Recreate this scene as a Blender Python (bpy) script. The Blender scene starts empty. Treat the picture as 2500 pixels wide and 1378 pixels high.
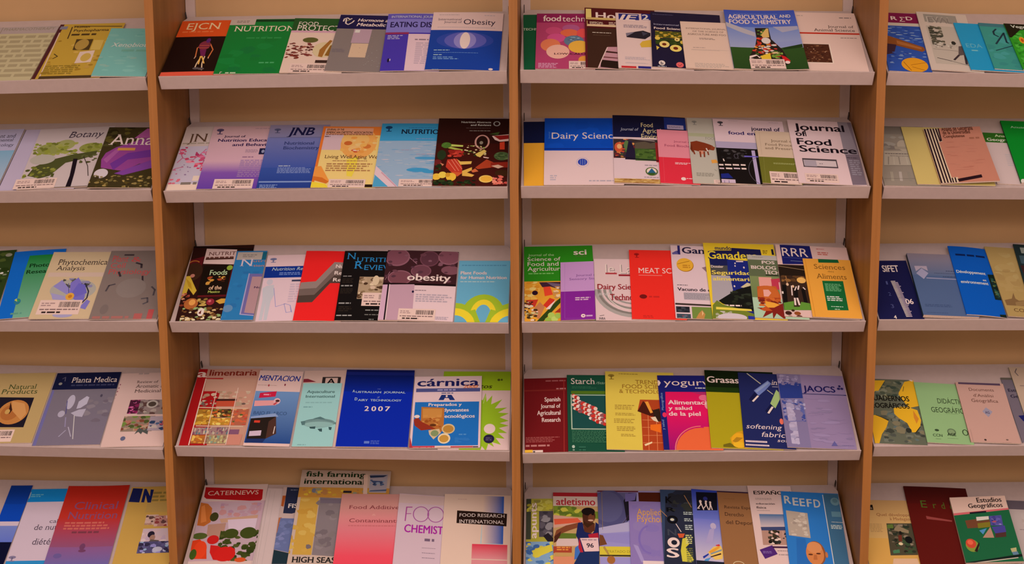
import bpy, bmesh, math, random
from mathutils import Matrix, Vector

C = bpy.context.scene.collection
# ------------------------------------------------------------------ camera
CAM_LOC=[0.108, -3.2734, 1.58]
CAM_RIGHT=[0.999402, 0.034002, -0.00635]
CAM_UP=[0.001509, 0.140537, 0.990074]
CAM_FWD=[-0.034557, 0.989491, -0.140401]
LENS=45.1024
cd = bpy.data.cameras.new('camera'); cam = bpy.data.objects.new('camera', cd); C.objects.link(cam)
R_, U_, F_ = Vector(CAM_RIGHT), Vector(CAM_UP), Vector(CAM_FWD)
M = Matrix((R_, U_, -F_)).transposed().to_4x4(); M.translation = Vector(CAM_LOC)
cam.matrix_world = M
cd.sensor_width = 36.0; cd.lens = LENS; cd.clip_start = .05
bpy.context.scene.camera = cam
# ------------------------------------------------------------------ light
sc = bpy.context.scene
sc.view_settings.view_transform = 'Standard'; sc.view_settings.look = 'None'
sc.view_settings.exposure = 0.0; sc.view_settings.gamma = 1.0; sc.view_settings.use_curve_mapping = False
w = bpy.data.worlds.new('world'); sc.world = w; w.use_nodes = True
bgn = w.node_tree.nodes['Background']; bgn.inputs[0].default_value = (1.0, .68, .55, 1); bgn.inputs[1].default_value = .11
def area(name, loc, size, sy, power, rot, col=(1.0, .70, .625)):
    d = bpy.data.lights.new(name, 'AREA'); d.shape = 'RECTANGLE'; d.size = size; d.size_y = sy; d.energy = power; d.color = col
    o = bpy.data.objects.new(name, d); C.objects.link(o); o.location = loc; o.rotation_euler = rot
    return o
for k_, (y_, p_) in enumerate(((-2.0, 50), (-2.8, 36), (-3.7, 18), (-4.8, 114), (-6.2, 64))):      # rows of ceiling tubes down the reading room
    area('ceiling_lamp', (0.15, y_, 2.86), 5.2, 1.2, p_, (0, 0, 0))
# ------------------------------------------------------------------ materials
def nodes(name, rough=.5, spec=.3):
    m = bpy.data.materials.new(name); m.use_nodes = True; nt = m.node_tree
    b = nt.nodes['Principled BSDF']; b.inputs['Roughness'].default_value = rough
    b.inputs['Specular IOR Level'].default_value = spec
    return m, nt, b
def plain(name, col, rough=.5, spec=.3, var=.04, scale=40, bump=0.0):
    m, nt, b = nodes(name, rough, spec)
    tc = nt.nodes.new('ShaderNodeTexCoord'); n = nt.nodes.new('ShaderNodeTexNoise'); n.inputs['Scale'].default_value = scale
    nt.links.new(tc.outputs['Object'], n.inputs['Vector'])
    r = nt.nodes.new('ShaderNodeValToRGB'); e = r.color_ramp.elements
    e[0].color = [c * (1 - var) for c in col] + [1]; e[1].color = [min(1, c * (1 + var)) for c in col] + [1]
    e[0].position = .35; e[1].position = .65
    nt.links.new(n.outputs['Fac'], r.inputs[0]); nt.links.new(r.outputs[0], b.inputs['Base Color'])
    if bump:
        bp = nt.nodes.new('ShaderNodeBump'); bp.inputs['Strength'].default_value = bump; bp.inputs['Distance'].default_value = .001
        nt.links.new(n.outputs['Fac'], bp.inputs['Height']); nt.links.new(bp.outputs[0], b.inputs['Normal'])
    return m
def wood(name, c0, c1, rough=.45):
    m, nt, b = nodes(name, rough, .3)
    tc = nt.nodes.new('ShaderNodeTexCoord'); mp = nt.nodes.new('ShaderNodeMapping'); mp.inputs['Scale'].default_value = (60, 18, 1.6)
    nt.links.new(tc.outputs['Object'], mp.inputs[0])
    n = nt.nodes.new('ShaderNodeTexNoise'); n.inputs['Scale'].default_value = 1.5; n.inputs['Detail'].default_value = 5; n.inputs['Distortion'].default_value = .6
    nt.links.new(mp.outputs[0], n.inputs['Vector'])
    r = nt.nodes.new('ShaderNodeValToRGB'); e = r.color_ramp.elements
    e[0].color = (*c0, 1); e[0].position = .36; e[1].color = (*c1, 1); e[1].position = .66
    nt.links.new(n.outputs['Fac'], r.inputs[0]); nt.links.new(r.outputs[0], b.inputs['Base Color'])
    return m
def printed(name, rough, spec):
    m, nt, b = nodes(name, rough, spec)
    a = nt.nodes.new('ShaderNodeAttribute'); a.attribute_name = 'ink'
    nt.links.new(a.outputs['Color'], b.inputs['Base Color'])
    return m
M_COVER = printed('printed_cover', .5, .1)
M_LABEL = printed('sticker_print', .6, .1)
M_PAGE = plain('page_edges', (.80, .72, .64), .8, .1, .08, 400)
M_STEEL = plain('white_powder_coated_steel', (.575, .545, .555), .45, .35, .02, 60, .05)
M_RAIL = plain('white_upright_rail', (.60, .56, .555), .5, .3, .02, 50)
M_DARK = plain('dark_steel_hook', (.03, .028, .027), .5, .3, .1, 60)
M_BEECH = wood('beech_veneer', (.25, .122, .034), (.325, .165, .048))
M_EDGE = wood('beech_front_lit', (.345, .165, .040), (.40, .195, .053))  # paler copy of the side beech, light on the front edges put into its colour
M_BACK = plain('cream_back_panel', (.565, .415, .215), .6, .2, .02, 9)
M_WALL = plain('painted_wall', (.72, .66, .58), .85, .1, .02, 6)
M_FLOOR = plain('linoleum_floor', (.30, .22, .16), .5, .3, .08, 12)
M_CEIL = plain('ceiling_paint', (.80, .78, .74), .9, .1, .02, 6)

# ------------------------------------------------------------------ mesh helpers
def obj(name, verts, faces, mat, parent=None, mw=None, cols=None, smooth=False):
    me = bpy.data.meshes.new(name); me.from_pydata(verts, [], faces)
    if cols is not None:
        a = me.color_attributes.new('ink', 'FLOAT_COLOR', 'POINT')
        buf = []
        for c in cols: buf += [c[0], c[1], c[2], 1.0]
        a.data.foreach_set('color', buf)
    me.materials.append(mat); me.update()
    o = bpy.data.objects.new(name, me); C.objects.link(o)
    if parent is not None: o.parent = parent
    if mw is not None: o.matrix_world = mw if parent is None else mw
    return o
def boxes(lst):
    v, f = [], []
    for (x0, y0, z0, x1, y1, z1) in lst:
        b = len(v)
        v += [(x0, y0, z0), (x1, y0, z0), (x1, y1, z0), (x0, y1, z0), (x0, y0, z1), (x1, y0, z1), (x1, y1, z1), (x0, y1, z1)]
        f += [tuple(b + i for i in q) for q in ((0, 3, 2, 1), (4, 5, 6, 7), (0, 1, 5, 4), (1, 2, 6, 5), (2, 3, 7, 6), (3, 0, 4, 7))]
    return v, f
def bevel(o, w=.0015, seg=2):
    m = o.modifiers.new('bevel', 'BEVEL'); m.width = w; m.segments = seg; m.limit_method = 'ANGLE'
def empty(name, mw):
    o = bpy.data.objects.new(name, None); C.objects.link(o); o.empty_display_size = .05; o.matrix_world = mw
    return o
def tag(o, label, cat, group=None):
    o['label'] = label; o['category'] = cat
    if group: o['group'] = group
def struct(o, label=None):
    o['kind'] = 'structure'
    if label: o['label'] = label

# ------------------------------------------------------------------ room shell
ZT = 2.12
POSTS=[[-0.921, 5e-05], [0.001, -0.0007], [0.9192, 0.00286]]  # x at z=1.2 and lean of each wooden upright
PLATE_L=0.3113
LIP_H=0.0381
DEPTH=0.2998
for nm, bx, mat in (('floor', (-3.2, -9.4, -.06, 3.2, .72, 0), M_FLOOR), ('ceiling', (-3.2, -9.4, 2.9, 3.2, .72, 2.96), M_CEIL),
                    ('wall_back', (-3.2, .60, 0, 3.2, .72, 2.9), M_WALL), ('wall_left', (-3.32, -9.4, 0, -3.2, .72, 2.9), M_WALL),
                    ('wall_right', (3.2, -9.4, 0, 3.32, .72, 2.9), M_WALL), ('wall_front', (-3.2, -9.52, 0, 3.2, -9.4, 2.9), M_WALL)):
    struct(obj(nm, *boxes([bx]), mat))

# ------------------------------------------------------------------ the shelving frame
T = .022
rack = empty('shelving_frame', Matrix.Translation((0, .15, 0)))
tag(rack, 'beech-sided shelving frame with cream back panels holding all the sloping display shelves', 'shelving unit')
rmw = Matrix.Identity(4)
def postx(i, z):
    a = POSTS[1][0] - .92 if i < 0 else 0
    if i == -1: return POSTS[0][0] - .917 + POSTS[0][1] * (z - 1.2)
    if i == 3: return POSTS[2][0] + .917 + POSTS[2][1] * (z - 1.2)
    return POSTS[i][0] + POSTS[i][1] * (z - 1.2)
def skewbox(i, x0, x1, y0, y1, z0, z1, j=None):
    j = i if j is None else j
    v = []
    for z in (z0, z1):
        a, b = postx(i, z) + x0, postx(j, z) + x1
        v += [(a, y0, z), (b, y0, z), (b, y1, z), (a, y1, z)]
    return v, [(0, 3, 2, 1), (4, 5, 6, 7), (0, 1, 5, 4), (1, 2, 6, 5), (2, 3, 7, 6), (3, 0, 4, 7)]
def child(name, vf, mat, parent, bev=None):
    o = obj(name, vf[0], vf[1], mat, parent)
    o.matrix_parent_inverse = parent.matrix_world.inverted()
    if bev: bevel(o, bev)
    return o
for i in (-1, 0, 1, 2, 3):
    p = child('side_panel', skewbox(i, -T / 2, T / 2, .003, DEPTH + .02, 0, ZT), M_BEECH, rack)
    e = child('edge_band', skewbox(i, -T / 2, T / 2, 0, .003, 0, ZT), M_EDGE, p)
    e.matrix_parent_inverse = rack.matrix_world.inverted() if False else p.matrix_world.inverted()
for i in (-1, 0, 1, 2):
    child('back_panel', skewbox(i, T / 2, -T / 2, DEPTH, DEPTH + .018, .08, ZT, i + 1), M_BACK, rack)
    child('upright_rail', skewbox(i, T / 2 + .001, T / 2 + .027, DEPTH - .012, DEPTH, .08, ZT), M_RAIL, rack, .001)
    child('upright_rail', skewbox(i + 1, -T / 2 - .027, -T / 2 - .001, DEPTH - .012, DEPTH, .08, ZT), M_RAIL, rack, .001)
    child('plinth', skewbox(i, T / 2, -T / 2, .03, .05, 0, .08, i + 1), M_BEECH, rack)

# ------------------------------------------------------------------ sloping shelves: row, bay, left end of the ledge, slope, tilt, width
SHELVES=[
(1,0,-1.8239,0.002,1.629,0.0176,33.35,0.8861),
(1,1,-0.9039,0.002,1.6465,0.00899,32.89,0.8877),
(1,2,0.0177,0.002,1.6564,-0.01278,33.23,0.8859),
(1,3,0.9375,0.002,1.6447,-0.02177,32.54,0.8862),
(2,0,-1.8239,0.002,1.3529,0.00674,33.69,0.886),
(2,1,-0.9039,0.002,1.3546,0.00885,34.26,0.8879),
(2,2,0.0179,0.002,1.3634,-0.0041,33.8,0.8848),
(2,3,0.9367,0.002,1.3586,-0.00994,33.69,0.886),
(3,0,-1.824,0.002,1.0166,-0.00308,33.35,0.886),
(3,1,-0.904,0.002,1.0128,-0.00405,34.49,0.8881),
(3,2,0.0182,0.002,1.0113,0.00312,34.49,0.8835),
(3,3,0.9357,0.002,1.0173,0.00237,33.23,0.886),
(4,0,-1.824,0.002,0.6864,-0.01975,32.2,0.8862),
(4,1,-0.904,0.002,0.6777,-0.01309,32.2,0.8885),
(4,2,0.0184,0.002,0.6606,0.01303,33.92,0.8824),
(4,3,0.9348,0.002,0.6833,0.00865,31.4,0.886),
(5,0,-1.824,0.002,0.3447,-0.012,32.2,0.8861),
(5,1,-0.904,0.002,0.3304,-0.008,32.2,0.8887),
(5,2,0.0187,0.002,0.3179,0.012,33.92,0.8811),
(5,3,0.9338,0.002,0.3429,0.012,31.4,0.8861),]
ROWN = {1: 'top', 2: 'second', 3: 'third', 4: 'fourth', 5: 'bottom'}
BAYN = {0: 'left', 1: 'left-centre', 2: 'right-centre', 3: 'right'}
SH = {}
PLATE_N = .006
for row, bay, x, y, z, sl, tilt, wd in SHELVES:
    X = Vector((1, 0, sl)).normalized(); a = math.radians(tilt)
    t = Vector((0, math.cos(a), math.sin(a))); t = (t - X * t.dot(X)).normalized(); n = X.cross(t)
    mw = Matrix((X, t, n)).transposed().to_4x4(); mw.translation = Vector((x, y, z))
    SH[(row, bay)] = (mw, wd)
    s = empty('display_shelf', mw)
    tag(s, 'white steel sloping display shelf, %s one in the %s bay' % (ROWN[row], BAYN[bay]), 'shelf', 'sloping shelves of the %s bay' % BAYN[bay])
    L = PLATE_L; k = .004
    # plate with clipped rear corners, running under the ledge
    pv = [(0, 0, -PLATE_N), (wd, 0, -PLATE_N), (wd, L - .022, -PLATE_N), (wd - .012, L, -PLATE_N), (.012, L, -PLATE_N), (0, L - .022, -PLATE_N)]
    pv += [(p[0], p[1], p[2] - .0016) for p in pv]
    pf = [(0, 1, 2, 3, 4, 5), (11, 10, 9, 8, 7, 6)] + [((i + 1) % 6, i, 6 + i, 6 + (i + 1) % 6) for i in range(6)]
    for nm, vf, mat in (('plate', (pv, pf), M_STEEL),
                        ('ledge', boxes([(0, -.0028, -LIP_H, wd, 0, 0)]), M_STEEL),
                        ('end_bracket', boxes([(.0005, .001, -.034, .0022, L - .03, -PLATE_N - .0016)]), M_STEEL),
                        ('end_bracket', boxes([(wd - .0022, .001, -.034, wd - .0005, L - .03, -PLATE_N - .0016)]), M_STEEL),
                        ('hook', boxes([(.001, L + .001, -.016, .003, L + .009, .005)]), M_DARK),
                        ('hook', boxes([(wd - .003, L + .001, -.016, wd - .001, L + .009, .005)]), M_DARK)):
        o = obj(nm, vf[0], vf[1], mat, s)
        if nm == 'ledge': bevel(o, .0006)

# ------------------------------------------------------------------ printing on the covers
def lin(rgb):
    r = []
    for v in rgb:
        c = v / 255
        r.append(c / 12.92 if c <= .04045 else ((c + .055) / 1.055) ** 2.4)
    return r
def clip(poly, ax, lim, keep_less):
    out = []
    for i in range(len(poly)):
        a, b = poly[i - 1], poly[i]
        ia = a[ax] <= lim if keep_less else a[ax] >= lim
        ib = b[ax] <= lim if keep_less else b[ax] >= lim
        if ia != ib:
            f = (lim - a[ax]) / (b[ax] - a[ax])
            out.append([a[q] + (b[q] - a[q]) * f for q in range(len(a))])
        if ib: out.append(b)
    return out
_txt = {}
def text_polys(s, st):
    key = (s, st)
    if key in _txt: return _txt[key]
    cu = bpy.data.curves.new('t', 'FONT'); cu.body = s; cu.size = 1.0; cu.resolution_u = 3
    cu.space_character = 1.0
    o = bpy.data.objects.new('t', cu); C.objects.link(o)
    me = bpy.data.meshes.new_from_object(o.evaluated_get(bpy.context.evaluated_depsgraph_get()))
    bpy.data.objects.remove(o); bpy.data.curves.remove(cu)
    vs = [(v.co.x, v.co.y) for v in me.vertices]
    fs = [[vs[i] for i in p.vertices] for p in me.polygons]
    if 's' in st:      # small slab serifs on every stem end
        cnt = {}
        for p in me.polygons:
            for ek in p.edge_keys: cnt[ek] = cnt.get(ek, 0) + 1
        off = 0
        for ek, n in cnt.items():
            if n != 1: continue
            a, b = vs[ek[0]], vs[ek[1]]
            if abs(a[1] - b[1]) > .004: continue
            wd = abs(a[0] - b[0]); y = a[1]
            if not .03 < wd < .2: continue
            x0, x1 = min(a[0], b[0]), max(a[0], b[0])
            if abs(y + off) < .012: fs.append([(x0 - .055, y), (x1 + .055, y), (x1 + .055, y + .035), (x0 - .055, y + .035)])
            elif y > .5: fs.append([(x0 - .055, y - .035), (x1 + .02, y - .035), (x1 + .02, y), (x0 - .055, y)])
    bpy.data.meshes.remove(me)
    if 'b' in st:      # heavier strokes: the same letter overprinted a little to either side
        fs = [[(x + d, y + e) for x, y in f] for d, e in ((-.024, 0), (.024, 0), (0, .012), (0, -.012)) for f in fs]
    if 'i' in st: fs = [[(x + y * .22, y) for x, y in f] for f in fs]
    xs = [p[0] for f in fs for p in f] or [0, 1]
    _txt[key] = (fs, min(xs), max(xs))
    return _txt[key]
CAP = .729
class Sheet:
    """Layers of flat printed shapes on one sheet of w x h millimetres, each a hair above the last."""
    def __init__(s, w, h, zf):
        s.w, s.h, s.zf = w, h, zf; s.v = []; s.f = []; s.c = []; s.layer = 0
    def put(s, poly, col, z=None, strips=False):
        """poly: list of [x, y] or [x, y, r, g, b] in mm"""
        p = [list(q[:2]) + (list(q[2:]) if len(q) > 2 else list(col)) for q in poly]
        xs = [q[0] for q in p]; ys = [q[1] for q in p]
        if min(xs) < 0: p = clip(p, 0, 0, False)
        if p and max(xs) > s.w: p = clip(p, 0, s.w, True)
        if p and min(ys) < 0: p = clip(p, 1, 0, False)
        if p and max(ys) > s.h: p = clip(p, 1, s.h, True)
        if len(p) < 3: return
        parts = [p]
        if s.zf and max(q[0] for q in p) - min(q[0] for q in p) > s.w / 8:
            parts = []
            for k in range(8):
                a, b = s.w * k / 8, s.w * (k + 1) / 8
                q = clip(clip(p, 0, a, False), 0, b, True) if p else []
                if len(q) >= 3: parts.append(q)
        for q in parts:
            b = len(s.v)
            for r in q:
                s.v.append((r[0] * .001, r[1] * .001, s.z() + (s.zf(r[0] / s.w) if s.zf else 0))); s.c.append(r[2:5])
            s.f.append(tuple(range(b, len(s.v))))
    def z(s): return s.layer * 2e-5
    def rect(s, x0, y0, x1, y1, c, c2=None, d='v'):
        if c2 is None: s.put([(x0, y0), (x1, y0), (x1, y1), (x0, y1)], c); return
        if d == 'v': s.put([(x0, y0, *c2), (x1, y0, *c2), (x1, y1, *c), (x0, y1, *c)], c)
        else: s.put([(x0, y0, *c), (x1, y0, *c2), (x1, y1, *c2), (x0, y1, *c)], c)
    def ell(s, x, y, rx, ry, c, n=28):
        s.put([(x + rx * math.cos(6.28319 * i / n), y + ry * math.sin(6.28319 * i / n)) for i in range(n)], c)
    def stroke(s, pts, wd, c):
        h = wd / 2
        for (ax, ay), (bx, by) in zip(pts, pts[1:]):
            L = math.hypot(bx - ax, by - ay) or 1e-6
            nx, ny = -(by - ay) / L * h, (bx - ax) / L * h
            s.put([(ax + nx, ay + ny), (ax - nx, ay - ny), (bx - nx, by - ny), (bx + nx, by + ny)], c)
        for x, y in pts[1:-1]: s.ell(x, y, h, h, c, 10)
    def text(s, t, x, y, w, h, c, st='', vert=False):
        fs, x0, x1 = text_polys(t, st); k = w / (x1 - x0); ky = h / CAP
        step = max(1, len(fs) // 4) if 'b' in st else 0
        for i_, f in enumerate(fs):
            if step and i_ and i_ % step == 0: s.layer += .5
            if vert: s.put([(x - py * ky, y + (px - x0) * k) for px, py in f], c)
            else: s.put([(x + (px - x0) * k, y + py * ky) for px, py in f], c)
    def lines(s, x0, y0, x1, y1, n, c, rnd):
        """tiny unreadable print: rows of short dashes"""
        H = (y1 - y0) / n
        for i in range(n):
            yb = y0 + i * H + H * .22; yt = y0 + i * H + H * (.78 if n > 1 else .9); x = x0; end = x1 - (x1 - x0) * rnd.random() * .25 * (n > 1)
            while x < end:
                l = max(.6, (yt - yb)) * rnd.uniform(1.2, 3.6); e = min(end, x + l)
                s.rect(x, yb, e, yt, c); x = e + max(.4, (yt - yb) * .55)
    def speckle(s, x0, y0, x1, y1, cols, n, sz, asp, rnd):
        for i in range(n):
            s.layer += .12
            x, y = rnd.uniform(x0, x1), rnd.uniform(y0, y1); r = sz * rnd.uniform(.42, .95); k = rnd.randint(6, 9); a0 = rnd.random() * 6
            p = []
            for j in range(k):
                a = a0 + 6.28319 * j / k; q = r * rnd.uniform(.7, 1.1)
                p.append((min(max(x + q * math.cos(a), x0), x1), min(max(y + q * math.sin(a) * .75 * asp, y0), y1)))
            s.put(p, lin(cols[rnd.randrange(len(cols))]))
def barcode(sh, w, h, rnd):
    ink = lin((42, 34, 38)); sh.rect(0, 0, w, h, lin((239, 230, 226)))
    sh.layer = 1
    x = w * .47
    while x < w * .95:
        b = rnd.choice((.5, .8, 1.2, 1.6)); sh.rect(x, h * .5, min(x + b, w * .95), h * .88, ink); x += b + rnd.choice((.6, .9, 1.3))
    sh.lines(w * .05, h * .28, w * .95, h * .40, 1, lin((138, 124, 128)), rnd)
    sh.lines(w * .12, h * .06, w * .56, h * .22, 1, ink, rnd)
    sh.lines(w * .05, h * .55, w * .38, h * .85, 2, lin((180, 166, 170)), rnd)

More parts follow.
